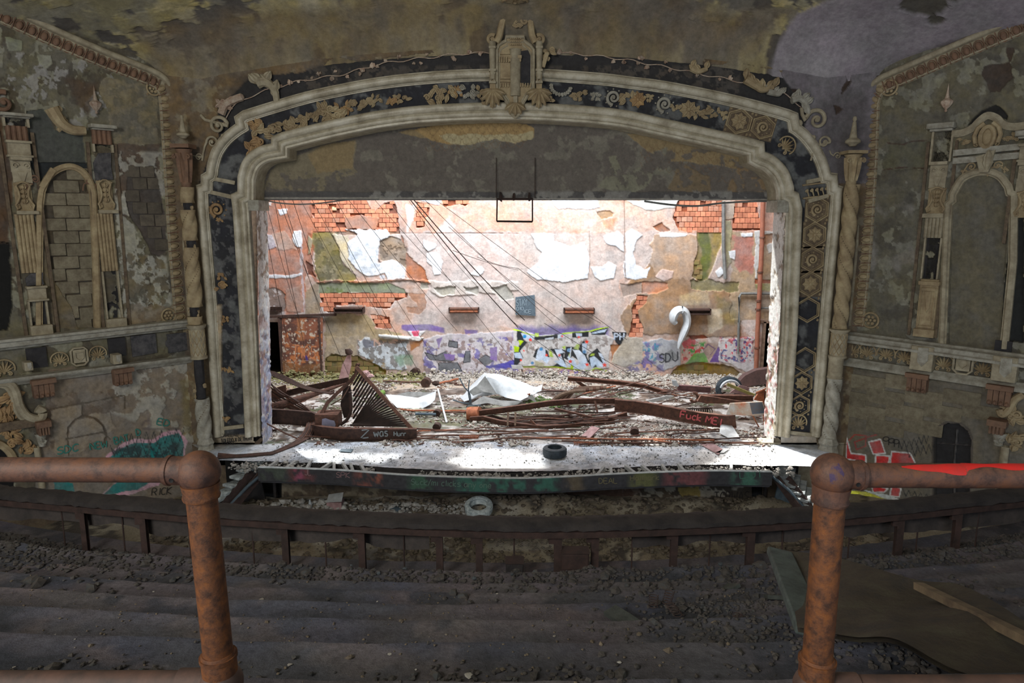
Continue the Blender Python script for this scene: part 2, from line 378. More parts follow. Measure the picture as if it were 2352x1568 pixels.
def pathpl(pl, pts, off=0.0, closed=False, sub=None, smooth=None):   # picture points -> mitred path on a plane
    Q = np.array([pl.hit(x, y, off) for x, y in pts]); n = len(Q); R = []
    for i in range(n):
        a = Q[(i-1) % n] if (i > 0 or closed) else None; b = Q[(i+1) % n] if (i < n-1 or closed) else None
        d1 = (Q[i]-a)/np.linalg.norm(Q[i]-a) if a is not None else None
        d2 = (b-Q[i])/np.linalg.norm(b-Q[i]) if b is not None else None
        if d1 is None: d1 = d2
        if d2 is None: d2 = d1
        x1 = np.cross(pl.n, d1); x2 = np.cross(pl.n, d2); x = x1+x2; l = np.linalg.norm(x); x = x/l
        x = x/max(.45, x @ x1)
        R.append((Q[i], x, pl.n))
    return R
def curve(pts, k=8):                                        # Catmull-Rom through picture points
    P = np.array(pts, float); P = np.vstack([2*P[0]-P[1], P, 2*P[-1]-P[-2]]); out = []
    for i in range(1, len(P)-2):
        for j in range(k):
            t = j/k; a, b, c, d = P[i-1], P[i], P[i+1], P[i+2]
            out.append(.5*((2*b)+(c-a)*t+(2*a-5*b+4*c-d)*t*t+(3*b-a-3*c+d)*t**3))
    out.append(P[-2]); return [tuple(q) for q in out]
FONT = {'y': [[(0, 4), (1.6, 1)], [(3.2, 4), (.8, -2)]], 'A': [[(0, 0), (2, 6), (4, 0)], [(.8, 2.3), (3.2, 2.3)]], 'B': [[(0, 0), (0, 6), (2.6, 6), (3.4, 4.6), (2.6, 3.2), (0, 3.2)], [(2.6, 3.2), (3.8, 1.6), (2.6, 0), (0, 0)]],
 'C': [[(3.8, 5.2), (2, 6), (.4, 4.6), (.2, 2), (1.6, 0), (3.8, .8)]], 'D': [[(0, 0), (0, 6), (2.4, 5.4), (3.8, 3), (2.4, .4), (0, 0)]],
 'E': [[(3.6, 6), (0, 6), (0, 0), (3.6, 0)], [(0, 3.1), (2.8, 3.1)]], 'F': [[(3.6, 6), (0, 6), (0, 0)], [(0, 3.1), (2.8, 3.1)]],
 'G': [[(3.8, 5.2), (2, 6), (.3, 4.4), (.3, 1.8), (2, 0), (3.8, 1), (3.8, 2.8), (2.2, 2.8)]], 'H': [[(0, 0), (0, 6)], [(3.8, 0), (3.8, 6)], [(0, 3), (3.8, 3)]],
 'I': [[(1.6, 0), (1.6, 6)]], 'J': [[(3, 6), (3, 1.2), (1.6, 0), (.2, 1.2)]], 'K': [[(0, 0), (0, 6)], [(3.6, 6), (0, 2.8), (3.8, 0)]], 'L': [[(0, 6), (0, 0), (3.4, 0)]],
 'M': [[(0, 0), (.4, 6), (2.2, 2.4), (4, 6), (4.4, 0)]], 'N': [[(0, 0), (0, 6), (3.8, 0), (3.8, 6)]], 'O': [[(2, 6), (.3, 4.6), (.3, 1.4), (2, 0), (3.7, 1.4), (3.7, 4.6), (2, 6)]],
 'P': [[(0, 0), (0, 6), (2.6, 6), (3.8, 4.6), (2.6, 3), (0, 3)]], 'R': [[(0, 0), (0, 6), (2.6, 6), (3.8, 4.6), (2.6, 3), (0, 3)], [(1.8, 3), (3.9, 0)]],
 'S': [[(3.6, 5.3), (2, 6), (.4, 5), (.6, 3.6), (3.4, 2.5), (3.6, 1), (2, 0), (.2, .8)]], 'T': [[(0, 6), (4, 6)], [(2, 6), (2, 0)]], 'U': [[(0, 6), (.2, 1.2), (2, 0), (3.8, 1.2), (3.8, 6)]],
 'V': [[(0, 6), (2, 0), (4, 6)]], 'W': [[(0, 6), (1, 0), (2.4, 4), (3.8, 0), (4.8, 6)]], 'X': [[(0, 0), (3.8, 6)], [(0, 6), (3.8, 0)]], 'Y': [[(0, 6), (2, 3.2), (4, 6)], [(2, 3.2), (1.6, 0)]],
 'Z': [[(0, 6), (4, 6), (0, 0), (4.2, 0)]], 'w': [[(0, 4), (1, 0), (2.2, 3.2), (3.4, 0), (4.4, 4)]], 'a': [[(3.4, 3.6), (1.4, 4), (.2, 2), (1.2, 0), (3, .8), (3.4, 4), (3.6, 0)]],
 's': [[(3, 3.8), (1, 4), (.6, 2.6), (3, 1.6), (2.4, 0), (.2, .3)]], 'h': [[(0, 6), (0, 0)], [(0, 2.8), (1.8, 4), (3, 2.8), (3, 0)]], 'e': [[(.3, 2), (3.2, 2.2), (2.4, 4), (.8, 3.6), (.2, 1.4), (1.4, 0), (3.2, .6)]],
 'r': [[(0, 4), (0, 0)], [(0, 2.6), (1.4, 4), (2.8, 3.6)]], 'u': [[(0, 4), (.2, .8), (1.6, 0), (3, 1), (3, 4), (3.2, 0)]], 'c': [[(3, 3.6), (1.4, 4), (.2, 2), (1.4, 0), (3, .6)]], 'k': [[(0, 6), (0, 0)], [(2.8, 3.8), (0, 1.8), (3, 0)]],
 'o': [[(1.6, 4), (.2, 2), (1.6, 0), (3.2, 2), (1.6, 4)]], 'l': [[(.8, 6), (.8, 0)]], 't': [[(1.2, 5.6), (1.2, .4), (2.4, 0)], [(0, 4), (2.6, 4)]], 'i': [[(.8, 4), (.8, 0)]], 'm': [[(0, 0), (0, 4), (1.4, 3.6), (1.8, 0)], [(1.8, 3), (3.2, 4), (3.8, 3), (3.8, 0)]],
 'n': [[(0, 4), (0, 0)], [(0, 3), (1.6, 4), (3, 3), (3, 0)]], 'g': [[(3, 4), (1, 4), (.3, 2.2), (1.4, 1), (3, 2), (3, -1.4), (1, -2)]], 'd': [[(3, 6), (3, 0)], [(3, 3.4), (1.2, 4), (.2, 2), (1.2, 0), (3, .8)]],
 '/': [[(0, -.5), (2.8, 6.5)]], ' ': [], '5': [[(3.6, 6), (.6, 6), (.4, 3.4), (2.6, 3.6), (3.6, 1.8), (2, 0), (.2, .6)]], '3': [[(.2, 5.4), (2, 6), (3.4, 4.6), (1.6, 3.2), (3.6, 1.6), (2, 0), (.1, .7)]], '7': [[(0, 6), (3.8, 6), (1.2, 0)]], '2': [[(.2, 4.8), (2, 6), (3.6, 4.6), (.2, 0), (3.8, 0)]]}
def letters(text, p0, p1, h, slant=0.0):                     # strokes in picture coordinates
    adv = [max([x for st in FONT[c] for x, y in st] or [1.6])+1.1 for c in text]; tot = sum(adv)
    p0 = np.array(p0, float); p1 = np.array(p1, float); d = (p1-p0)/tot; nrm = np.array([-(p1-p0)[1], (p1-p0)[0]]); nrm = nrm/np.linalg.norm(nrm)
    out = []; x = 0
    for c, a in zip(text, adv):
        for st in FONT[c]: out.append([tuple(p0 + d*(x+u+slant*v) - nrm*v*h/6) for u, v in st])
        x += a
    return out
def ribbon(mb, pts, w, surf):                                # a painted stroke: px polyline, px width, surf(px,py)->3D
    P = np.array(pts, float); n = len(P)
    if n < 2: return
    T = np.gradient(P, axis=0); T /= np.linalg.norm(T, axis=1)[:, None]+1e-9; Nn = np.stack([-T[:, 1], T[:, 0]], 1)
    ww = np.full(n, w/2.0)
    G = np.array([[surf(*(P[i]-Nn[i]*ww[i])), surf(*(P[i]+Nn[i]*ww[i]))] for i in range(n)]); mb.grid(G)
def painted(name, strokes, w, surf, m, parent, dens=2, **kw):
    mb = MB()
    for st in strokes: ribbon(mb, curve(st, dens) if len(st) > 2 and dens > 1 else st, w, surf)
    return part(name, mb, m, parent, smooth=None, **kw)
# ================================================================== THE SETTING
rs = np.random.RandomState(7)
cA = crop(590, 450, 3.7333); cB = crop(1180, 450, 3.675); cG = crop(1180, 740, 7.84)
# ---- stage back wall -------------------------------------------------
X, Y = pxgrid(592, 330, 1815, 884, 1.5)
P = Paint(X, Y, S(206, 182, 170))
WH = S(232, 238, 246); PK = S(196, 146, 122); BR = S(200, 112, 76)
P.patches(.52, 60, 11, S(212, 170, 150), None, alpha=.7, soft=.08)
P.patches(.60, 40, 12, S(226, 214, 210), None, alpha=.7, soft=.05)
P.patches(.56, 55, 13, S(186, 160, 146), None, alpha=.6, soft=.05)
P.poly([(592, 330), (1815, 330), (1815, 535), (592, 535)], S(216, 166, 144), None, amp=3, soft=4, alpha=.75)
P.poly([(592, 330), (722, 330), (722, 560), (700, 640), (705, 720), (592, 720)], S(190, 132, 108), 0.0, amp=5)
P.poly(cA(1230, 40, 2100, 40, 2240, 330, 1500, 320, 1270, 300), S(218, 172, 152), None, amp=8, soft=3)
P.poly([(1250, 462), (1540, 462), (1560, 535), (1250, 530)], S(214, 190, 176), None, amp=8, soft=6, alpha=.8)
P.poly(cA(1240, 320, 2240, 300, 2240, 1120, 1300, 1130, 1480, 760, 1440, 640, 1300, 460), S(206, 188, 182), .0, amp=8, soft=3)
P.poly(cB(0, 320, 1200, 300, 1180, 620, 900, 720, 880, 1150, 0, 1150), S(204, 186, 178), 0, amp=8, soft=4)
P.poly(cA(1240, 330, 1300, 510, 1440, 640, 1480, 745, 1300, 720, 1260, 560, 1220, 400), S(178, 118, 88), -.03, amp=6)
P.poly(cB(1000, 700, 1180, 560, 1500, 700, 1900, 800, 1900, 1180, 960, 1180, 900, 1000, 1040, 850, 930, 780), S(168, 136, 106), .02, amp=8)
P.poly(cB(1180, 320, 1560, 330, 1560, 560, 1500, 700, 1200, 700, 1150, 560), S(188, 158, 132), .02, amp=8)
P.poly(cB(1830, 300, 2240, 300, 2240, 1050, 1830, 1050), S(190, 166, 138), .0, amp=8)
P.poly(cB(1840, 330, 2020, 330, 2020, 640, 1900, 640), S(196, 138, 124), None, amp=10, soft=4)
P.poly(cB(2030, 700, 2230, 710, 2230, 800, 2030, 790), S(170, 170, 96), None, amp=5, alpha=.8)
P.poly(cB(2040, 705, 2230, 710, 2230, 735, 2040, 735), S(180, 96, 50), -.02, amp=3)
# brick beds (recessed; the tiles themselves are separate pieces)
BEDS = [('h', cA(470, 30, 930, 30, 1000, 150, 1100, 60, 1180, 40, 1210, 160, 1230, 325, 1010, 290, 760, 290, 740, 300, 490, 290, 490, 180, 465, 160)),
        ('h', cA(1370, 60, 1480, 60, 1470, 160, 1440, 180, 1440, 270, 1370, 270)), ('h', cA(1580, 30, 1810, 40, 1790, 90, 1740, 70, 1600, 95)),
        ('h', cA(540, 832, 1290, 832, 1290, 870, 1180, 900, 1140, 965, 1030, 960, 930, 930, 680, 940, 670, 1000, 610, 1000, 550, 900)),
        ('h', cA(975, 1015, 1130, 1040, 1150, 1130, 1020, 1130)), ('h', cA(280, 900, 350, 900, 360, 960, 320, 985)),
        ('v', cB(1380, 40, 1762, 40, 1762, 292, 1395, 292, 1350, 180)), ('v', cB(1860, 50, 2045, 50, 2095, 292, 1840, 292)),
        ('h', cB(1050, 840, 1130, 840, 1110, 900, 1040, 960, 1060, 1050, 1100, 1130, 1090, 1182, 970, 1182, 1000, 1050, 1000, 950))]
for k, b in BEDS:
    P.poly(b, S(150, 84, 56), -.06, amp=2, sc=10)
P.poly(cA(760, 190, 900, 165, 1040, 195, 1010, 285, 760, 290), S(192, 140, 116), .02, amp=4)
P.poly(cA(640, 90, 690, 95, 690, 135, 625, 130), S(226, 190, 150), .0, amp=3)
P.poly(cA(480, 290, 1220, 300, 1220, 330, 480, 330), S(140, 100, 66), -.02, amp=3, alpha=.7)
P.poly(cA(480, 310, 660, 300, 700, 380, 740, 580, 860, 680, 820, 745, 520, 745, 500, 500, 440, 420), S(142, 130, 82), -.02, amp=7)
P.patches(.50, 22, 31, S(108, 102, 58), -.03, region=cA(480, 300, 700, 300, 740, 580, 860, 690, 820, 745, 520, 745), alpha=.8)
P.poly(cA(650, 330, 790, 330, 800, 540, 840, 640, 760, 590, 700, 520, 710, 440), S(212, 198, 166), .0, amp=5)
P.poly(cA(1050, 380, 1130, 340, 1240, 380, 1290, 460, 1280, 620, 1160, 560, 1040, 570), S(158, 138, 118), -.03, amp=4)
P.patches(.5, 14, 33, S(122, 104, 88), -.05, region=cA(1050, 380, 1130, 340, 1240, 380, 1290, 460, 1280, 620, 1160, 560, 1040, 570), alpha=.7)
P.poly(cA(760, 285, 900, 280, 1120, 285, 1140, 340, 1050, 380, 1040, 575, 1160, 550, 1290, 620, 1270, 722, 1120, 720, 1090, 670, 940, 690, 840, 620, 790, 540, 780, 400, 860, 330), WH, .03, amp=4)
P.patches(.55, 20, 34, S(196, 208, 222), None, region=cA(780, 400, 1040, 400, 1040, 575, 1290, 620, 1270, 722, 1120, 720, 940, 690, 790, 540), alpha=.8, soft=.08)
P.poly(cA(10, 340, 130, 330, 170, 440, 100, 462, 10, 420), S(184, 176, 188), .02, amp=4)
P.poly(cA(130, 330, 240, 300, 320, 400, 340, 460, 180, 455), S(196, 160, 142), .01, amp=5)
P.poly(cA(310, 300, 385, 290, 395, 380, 380, 440, 345, 440, 310, 370), WH, .03, amp=3)
P.poly(cA(175, 110, 265, 105, 260, 150, 200, 172), WH, .02, amp=3)
P.poly(cA(30, 45, 130, 55, 120, 85, 50, 80), S(214, 208, 206), .02, amp=3)
P.stroke(cA(380, 440, 385, 640, 400, 900, 415, 1010), 5, S(198, 190, 196), 2, .8, amp=3)
P.stroke(cA(80, 690, 200, 690, 300, 690, 375, 670), 7, S(224, 228, 236), 1, 1, amp=2, depth=.02)
P.stroke(cA(460, 60, 470, 180, 490, 240), 5, S(150, 84, 54), 2, .8, amp=3)
P.stroke(cA(450, 330, 480, 480, 450, 600, 520, 740), 9, S(160, 92, 60), 2, .8, amp=4)
P.poly(cA(440, 330, 470, 370, 465, 490, 440, 500), S(170, 160, 134), .03, amp=2)
P.poly(cA(420, 560, 480, 600, 510, 700, 430, 680), S(120, 62, 34), -.03, amp=5)
P.poly(cA(40, 800, 160, 785, 240, 850, 245, 1035, 40, 1035), S(142, 124, 116), -.02, amp=5)
P.patches(.52, 16, 35, S(206, 200, 200), None, region=cA(40, 800, 160, 785, 240, 850, 245, 1035, 40, 1035), alpha=.8)
P.poly(cA(240, 800, 380, 760, 400, 880, 380, 1000, 250, 1000), S(182, 144, 126), .01, amp=6)
P.poly(cA(415, 830, 520, 740, 540, 1000, 415, 1010), S(172, 152, 126), .0, amp=5)
P.poly(cA(530, 742, 1130, 742, 1260, 800, 1275, 832, 530, 832), S(136, 146, 116), -.02, amp=3)
P.patches(.5, 25, 36, S(104, 122, 60), None, region=cA(540, 750, 800, 750, 760, 830, 560, 830), alpha=.7, soft=.05)
P.stroke(cA(520, 740, 700, 725, 900, 740, 1130, 722, 1300, 715, 1480, 740), 4, S(160, 110, 80), 1.5, .9, amp=3, depth=.05)
P.poly(cA(1430, 380, 1540, 420, 1530, 450, 1470, 470, 1430, 440), WH, .03, amp=2)
P.poly(cA(1460, 500, 1540, 490, 1600, 560, 1580, 675, 1520, 680, 1500, 600, 1460, 560), WH, .03, amp=3)
P.poly(cA(1840, 670, 1910, 610, 1950, 640, 1900, 690), WH, .03, amp=3)
P.poly(cA(1285, 80, 1350, 80, 1345, 200, 1290, 300, 1280, 200), S(234, 222, 220), None, amp=3, soft=4)
P.poly(cA(1600, 230, 1650, 180, 1700, 250, 1640, 300, 1560, 300), S(232, 222, 220), None, amp=4, soft=8, alpha=.8)
P.poly(cA(1980, 380, 2060, 380, 2180, 520, 2150, 560, 2030, 470), S(228, 216, 212), None, amp=4, soft=8, alpha=.8)
P.poly(cA(1370, 35, 1590, 35, 1560, 75, 1480, 60), WH, .02, amp=3)
P.stroke(cA(1240, 322, 1700, 318, 2240, 322), 1.4, S(150, 120, 108), 1, .7, amp=1, depth=-.02)
P.poly(cA(1480, 720, 2240, 730, 2240, 800, 2100, 820, 1900, 850, 1700, 840, 1580, 860, 1500, 800), S(206, 194, 186), .03, amp=6)
for q in [cA(1520, 790, 1700, 780, 1690, 840, 1590, 858), cA(1780, 780, 1900, 770, 1890, 850, 1790, 820), cA(2000, 790, 2140, 760, 2200, 880, 2100, 900), cA(1400, 740, 1470, 740, 1480, 800, 1400, 800)]:
    P.poly(q, S(182, 178, 166), -.03, amp=4)
P.poly(cA(1290, 830, 1440, 830, 1440, 960, 1380, 1010, 1280, 1010, 1290, 960, 1380, 950), S(182, 142, 120), -.01, amp=4)
P.poly(cB(150, 320, 340, 320, 340, 380, 480, 430, 600, 392, 620, 480, 640, 560, 630, 700, 440, 722, 200, 712, 110, 640, 220, 560, 230, 480, 190, 420), WH, .03, amp=3)
P.poly(cB(320, 36, 700, 36, 720, 90, 620, 112, 480, 100, 380, 110, 340, 70), WH, .02, amp=3)
P.poly(cB(950, 36, 1390, 36, 1350, 95, 1200, 118, 1120, 115, 1010, 80), S(220, 224, 220), .02, amp=3)
P.poly(cB(760, 340, 880, 295, 930, 340, 935, 480, 870, 420, 790, 412, 755, 370), WH, .03, amp=3)
P.poly(cB(940, 320, 1000, 280, 1085, 330, 1030, 370, 1008, 480, 1030, 592, 1100, 620, 1160, 590, 1120, 690, 1020, 705, 940, 690, 930, 600, 945, 470), WH, .03, amp=3)
P.poly(cB(650, 600, 760, 600, 800, 560, 860, 590, 845, 700, 725, 722, 690, 690), WH, .03, amp=3)
P.poly(cB(690, 130, 860, 130, 840, 180, 740, 190), S(170, 140, 110), -.03, amp=5)
P.poly(cB(740, 190, 860, 190, 840, 300, 760, 290), S(204, 160, 132), None, amp=5, soft=5)
P.stroke(cB(640, 300, 645, 450, 640, 640), 1.5, S(150, 128, 112), 1, .7, depth=-.02)
P.stroke(cB(935, 40, 938, 300, 940, 640, 950, 720), 2, S(156, 130, 112), 1, .8, depth=-.02)
P.poly(cB(1180, 260, 1250, 230, 1310, 290, 1240, 300), S(168, 118, 92), -.04, amp=4)
P.poly(cB(1230, 312, 1480, 318, 1450, 340, 1230, 345), WH, .03, amp=2)
P.poly(cB(1545, 292, 1755, 292, 1750, 420, 1690, 560, 1640, 710, 1580, 722, 1500, 680, 1530, 540, 1560, 420), S(160, 140, 88), -.04, amp=3)
P.poly(cB(1560, 292, 1650, 292, 1660, 520, 1640, 700, 1580, 716, 1590, 500), S(104, 116, 36), None, amp=5, soft=5, alpha=.9)
P.poly(cB(1762, 40, 1870, 40, 1860, 190, 1780, 205), S(190, 170, 150), .03, amp=3)
P.poly(cB(1765, 205, 1835, 205, 1830, 560, 1780, 640, 1760, 560), S(176, 170, 138), .02, amp=3)
P.poly(cB(2040, 305, 2235, 296, 2225, 450, 2150, 482, 2110, 400, 2082, 420, 2060, 705, 2030, 700), S(220, 222, 220), .02, amp=5)
P.poly(cB(2110, 330, 2200, 320, 2210, 390, 2130, 400), S(184, 142, 110), -.02, amp=4)
P.poly(cB(1815, 470, 1875, 455, 1862, 540, 1820, 522), WH, .03, amp=2)
P.poly(cB(1700, 640, 1750, 605, 1775, 650, 1730, 685), WH, .03, amp=2)
P.poly(cB(1205, 680, 1260, 620, 1340, 640, 1340, 690, 1270, 725), S(222, 196, 186), .04, amp=4)
P.poly(cB(1905, 310, 2020, 310, 2020, 345, 1920, 345), WH, .03, amp=3)
P.poly(cB(1080, 725, 1310, 722, 1310, 782, 1140, 832, 1085, 822), S(200, 140, 108), -.02, amp=4)
P.poly(cB(900, 740, 1070, 735, 1080, 820, 930, 850), S(166, 146, 134), -.02, amp=5)
P.poly(cB(1480, 700, 1900, 730, 1890, 800, 1500, 790), S(146, 136, 96), -.03, amp=8)
P.poly(cB(1640, 960, 1740, 950, 1760, 1120, 1640, 1160), S(206, 186, 152), None, amp=6, soft=3)
P.poly(cB(1400, 830, 1640, 800, 1660, 920, 1420, 930), S(202, 180, 142), None, amp=5, soft=5, alpha=.8)
P.poly(cB(1700, 840, 1900, 900, 1880, 1080, 1760, 1100), S(130, 124, 74), None, amp=10, soft=12, alpha=.55)
P.poly(cA(590, 1020, 950, 1010, 1010, 1130, 1240, 1180, 1240, 1240, 590, 1240), S(176, 158, 126), 0, amp=6)
P.poly(cA(590, 1200, 860, 1210, 860, 1400, 590, 1430), S(182, 164, 136), .01, amp=5)
# graffiti zone
P.poly(cA(860, 1240, 960, 1225, 1010, 1290, 1180, 1260, 1300, 1230, 1300, 1330, 1240, 1400, 1340, 1500, 1200, 1500, 1060, 1470, 880, 1370), S(202, 212, 222), .02, amp=6)
P.patches(.54, 9, 41, S(130, 126, 124), None, region=cA(860, 1230, 1300, 1230, 1340, 1500, 1060, 1490, 860, 1370), alpha=.9)
P.poly(cA(1180, 1370, 1330, 1370, 1340, 1440, 1230, 1450), S(128, 158, 134), None, amp=6, soft=6, alpha=.8)
P.poly(cA(920, 1240, 1000, 1245, 1000, 1290, 930, 1300), S(120, 124, 140), None, amp=4)
P.poly(cA(1430, 1230, 1560, 1200, 2240, 1160, 2240, 1540, 1430, 1530), S(206, 200, 208), .02, amp=5)
P.patches(.53, 8, 42, S(146, 120, 116), None, region=cA(1430, 1240, 2240, 1200, 2240, 1540, 1430, 1530), alpha=.8)
P.patches(.60, 22, 43, S(104, 96, 176), None, region=cA(1430, 1240, 2240, 1200, 2240, 1540, 1430, 1530), alpha=.8)
GR = S(112, 116, 124); BL = S(40, 40, 50); PU = S(142, 112, 186)
for q in [cA(1440, 1340, 1540, 1370, 1620, 1330, 1700, 1400, 1660, 1420, 1480, 1400), cA(1560, 1430, 1720, 1425, 1760, 1500, 1560, 1500), cA(1650, 1240, 1720, 1250, 1720, 1300, 1640, 1290), cA(1790, 1330, 1830, 1330, 1830, 1420, 1770, 1430), cA(1900, 1400, 1960, 1360, 2040, 1400, 1960, 1460)]:
    P.poly(q, GR, None, amp=1.5)
    P.stroke(q + [q[0]], 1.6, BL, .8)
for q in [cA(1600, 1350, 1700, 1360, 1690, 1410, 1620, 1400), cA(1540, 1230, 1590, 1210, 1560, 1300), cA(2000, 1300, 2060, 1290, 2060, 1420, 2000, 1400)]: P.poly(q, PU, None, amp=1)
P.poly(cA(1960, 1450, 2240, 1400, 2240, 1480, 1960, 1480), S(92, 88, 170), None, amp=4)
P.poly(cA(1240, 1105, 1500, 1100, 1610, 1130, 1610, 1175, 1450, 1150, 1300, 1165, 1240, 1140), S(118, 96, 176), None, amp=2, soft=3, alpha=.85)
P.poly(cA(1780, 1145, 1900, 1150, 1890, 1180, 1790, 1185), S(118, 96, 176), None, amp=2, soft=2, alpha=.8)
P.poly(cA(1300, 1160, 1450, 1155, 1400, 1210, 1340, 1220), S(224, 224, 228), .03, amp=2)
P.poly(cA(1325, 1160, 1395, 1150, 1385, 1200, 1345, 1200), S(232, 60, 110), None, amp=1)
P.poly(cA(1040, 1190, 1300, 1198, 1430, 1215, 1400, 1242, 1050, 1218), S(224, 222, 220), .05, amp=2)
P.poly(cA(1300, 1240, 1430, 1230, 1400, 1300, 1320, 1330), S(170, 118, 78), None, amp=4)
P.poly(cB(0, 1110, 300, 1090, 620, 1110, 820, 1100, 820, 1200, 0, 1200), S(104, 92, 178), None, amp=5, soft=12, alpha=.85)
g0 = cG(0, 140, 200, 160, 480, 250, 740, 210, 920, 180, 1050, 180, 1350, 150, 1710, 90, 1660, 210, 1800, 300, 1720, 520, 1700, 820, 1380, 880, 1000, 840, 700, 800, 180, 790, 0, 720)
P.poly(g0, S(206, 204, 204), .02, amp=2)
P.patches(.53, 6, 45, S(150, 140, 136), None, region=cG(150, 280, 1750, 250, 1700, 560, 150, 560), alpha=.9)
LM = S(176, 208, 44); BK = S(34, 40, 46); LB = S(196, 214, 236); CY = S(30, 140, 206); RD = S(236, 74, 58)
P.stroke(cG(0, 130, 100, 150, 250, 210, 480, 262, 740, 236, 920, 200, 1060, 184, 1350, 165, 1500, 120, 1700, 95), 3.2, LM, 1)
P.stroke(cG(180, 800, 700, 800, 980, 825, 1100, 850, 1370, 885, 1480, 820, 1680, 880, 1780, 900), 3.2, LM, 1)
for q in [cG(60, 150, 150, 160, 180, 320, 60, 330), cG(160, 300, 240, 360, 110, 520, 20, 540), cG(0, 530, 120, 520, 170, 640, 60, 780, 0, 780), cG(400, 480, 500, 460, 600, 500, 640, 620, 400, 650, 340, 620),
          cG(650, 480, 760, 470, 920, 500, 900, 620, 960, 820, 700, 790, 820, 690, 740, 560), cG(940, 430, 1180, 450, 1300, 560, 1350, 720, 1180, 700, 1060, 600, 960, 680, 900, 640), cG(1180, 420, 1260, 320, 1320, 420, 1310, 600, 1200, 500),
          cG(1340, 590, 1500, 470, 1620, 620, 1680, 760, 1400, 820, 1350, 740), cG(730, 210, 900, 200, 900, 290, 730, 290), cG(1060, 190, 1340, 170, 1340, 260, 1060, 270), cG(1380, 170, 1700, 90, 1640, 220, 1400, 220), cG(360, 260, 740, 230, 730, 300, 400, 320)]:
    P.poly(q, BK, None, amp=1)
for q in [cG(130, 190, 370, 250, 360, 320, 180, 300), cG(0, 550, 110, 540, 160, 650, 20, 640), cG(440, 480, 560, 480, 580, 590, 500, 640, 390, 640), cG(380, 650, 560, 600, 660, 640, 600, 750, 520, 680, 400, 690),
          cG(730, 480, 860, 480, 920, 540, 830, 560, 960, 820, 860, 780, 700, 690, 820, 680), cG(960, 640, 1020, 540, 980, 520, 1040, 430, 1020, 640), cG(1060, 490, 1180, 500, 1290, 600, 1340, 760, 1250, 850, 1100, 830, 1180, 720), cG(1230, 380, 1310, 380, 1310, 560, 1240, 540),
          cG(980, 640, 1080, 640, 1150, 820, 1080, 830, 1040, 760, 990, 790), cG(1370, 640, 1440, 610, 1600, 740, 1640, 800, 1500, 790, 1480, 740, 1400, 830), cG(1520, 540, 1580, 560, 1680, 760, 1610, 740), cG(790, 220, 900, 210, 900, 280, 790, 290),
          cG(1120, 200, 1230, 195, 1230, 250, 1130, 260), cG(1400, 195, 1690, 110, 1640, 180, 1500, 190), cG(560, 290, 720, 260, 720, 300, 560, 310)]:
    P.poly(q, LB, None, amp=1, soft=1)
for q in [cG(640, 480, 690, 520, 720, 630, 640, 620), cG(980, 560, 1020, 560, 1000, 640), cG(1130, 400, 1180, 400, 1160, 490, 1080, 470), cG(1400, 560, 1470, 550, 1450, 600, 1370, 600), cG(1030, 740, 1080, 800, 1060, 840, 1020, 820), cG(0, 420, 100, 440, 90, 530, 10, 530), cG(80, 320, 180, 330, 110, 420), cG(380, 190, 450, 200, 440, 260, 380, 250), cG(860, 440, 940, 420, 920, 500)]:
    P.poly(q, LM, None, amp=1)
def star(x, y, r, n=5): return [(x+(r if i % 2 == 0 else r*.5)*math.sin(math.pi*i/n), y-(r if i % 2 == 0 else r*.5)*math.cos(math.pi*i/n)) for i in range(2*n)]
for x, y, r in [(1315, 350, 44), (1020, 700, 42), (1320, 760, 40), (1635, 765, 48), (820, 590, 36), (590, 590, 34), (300, 310, 40), (870, 250, 30), (1170, 265, 30), (130, 680, 26), (180, 510, 22)]:
    P.poly(star(1180+x/7.84, 740+y/7.84, r/7.84), RD, None, amp=.3)
for x, y, r in [(195, 255, 34), (1270, 530, 32), (495, 480, 34), (990, 500, 34), (335, 730, 28)]:
    P.poly([(1180+(x+r*math.cos(a))/7.84, 740+(y+r*math.sin(a))/7.84) for a in np.arange(0, 6.2, .6)], CY, None, amp=.3)
P.poly(cG(1770, 170, 2030, 175, 2000, 330, 1980, 400, 1900, 430, 1830, 350), BK, .02, amp=1)
for st in letters('PH', (1411, 779), (1436, 779), 13): P.stroke(st, 3, LB, .8, amp=.2)
P.poly(cG(1750, 420, 1980, 430, 1960, 620, 1850, 760, 1760, 700), S(172, 116, 76), -.02, amp=3)
P.poly(cG(380, 690, 560, 740, 500, 920, 400, 860), S(176, 172, 148), None, amp=2)
P.patches(.5, 9, 46, S(112, 100, 180), None, region=cG(180, 860, 1700, 860, 1700, 990, 180, 990), alpha=.85)
P.poly(cB(950, 1190, 1090, 1200, 1090, 1400, 940, 1460, 820, 1400), S(188, 180, 166), .01, amp=5)
P.poly(cB(1090, 1230, 1250, 1200, 1400, 1220, 1420, 1440, 1260, 1470, 1100, 1360), S(180, 184, 192), .02, amp=4)
P.patches(.52, 8, 47, S(110, 104, 170), None, region=cB(1090, 1230, 1250, 1250, 1270, 1480, 900, 1480, 1100, 1360), alpha=.85)
P.patches(.58, 7, 48, S(60, 150, 180), None, region=cB(1090, 1230, 1250, 1230, 1200, 1400, 1090, 1360), alpha=.9)
P.poly(cB(1240, 1340, 1330, 1290, 1400, 1360, 1300, 1400), S(140, 146, 150), None, amp=2)
for st in letters('SDU', (1514, 833), (1560, 828), 20, .1): P.stroke(st, 3, S(52, 56, 66), 1, amp=.5)
P.poly(cB(1420, 1240, 1500, 1190, 1540, 1220, 1520, 1300, 1440, 1290), S(232, 66, 78), None, amp=3)
P.patches(.5, 6, 49, S(60, 150, 70), None, region=cB(1420, 1260, 1620, 1230, 1620, 1320, 1420, 1330), alpha=.9)
P.patches(.6, 6, 50, S(206, 60, 66), None, region=cB(1420, 1230, 1640, 1230, 1620, 1320, 1420, 1400), alpha=.9)
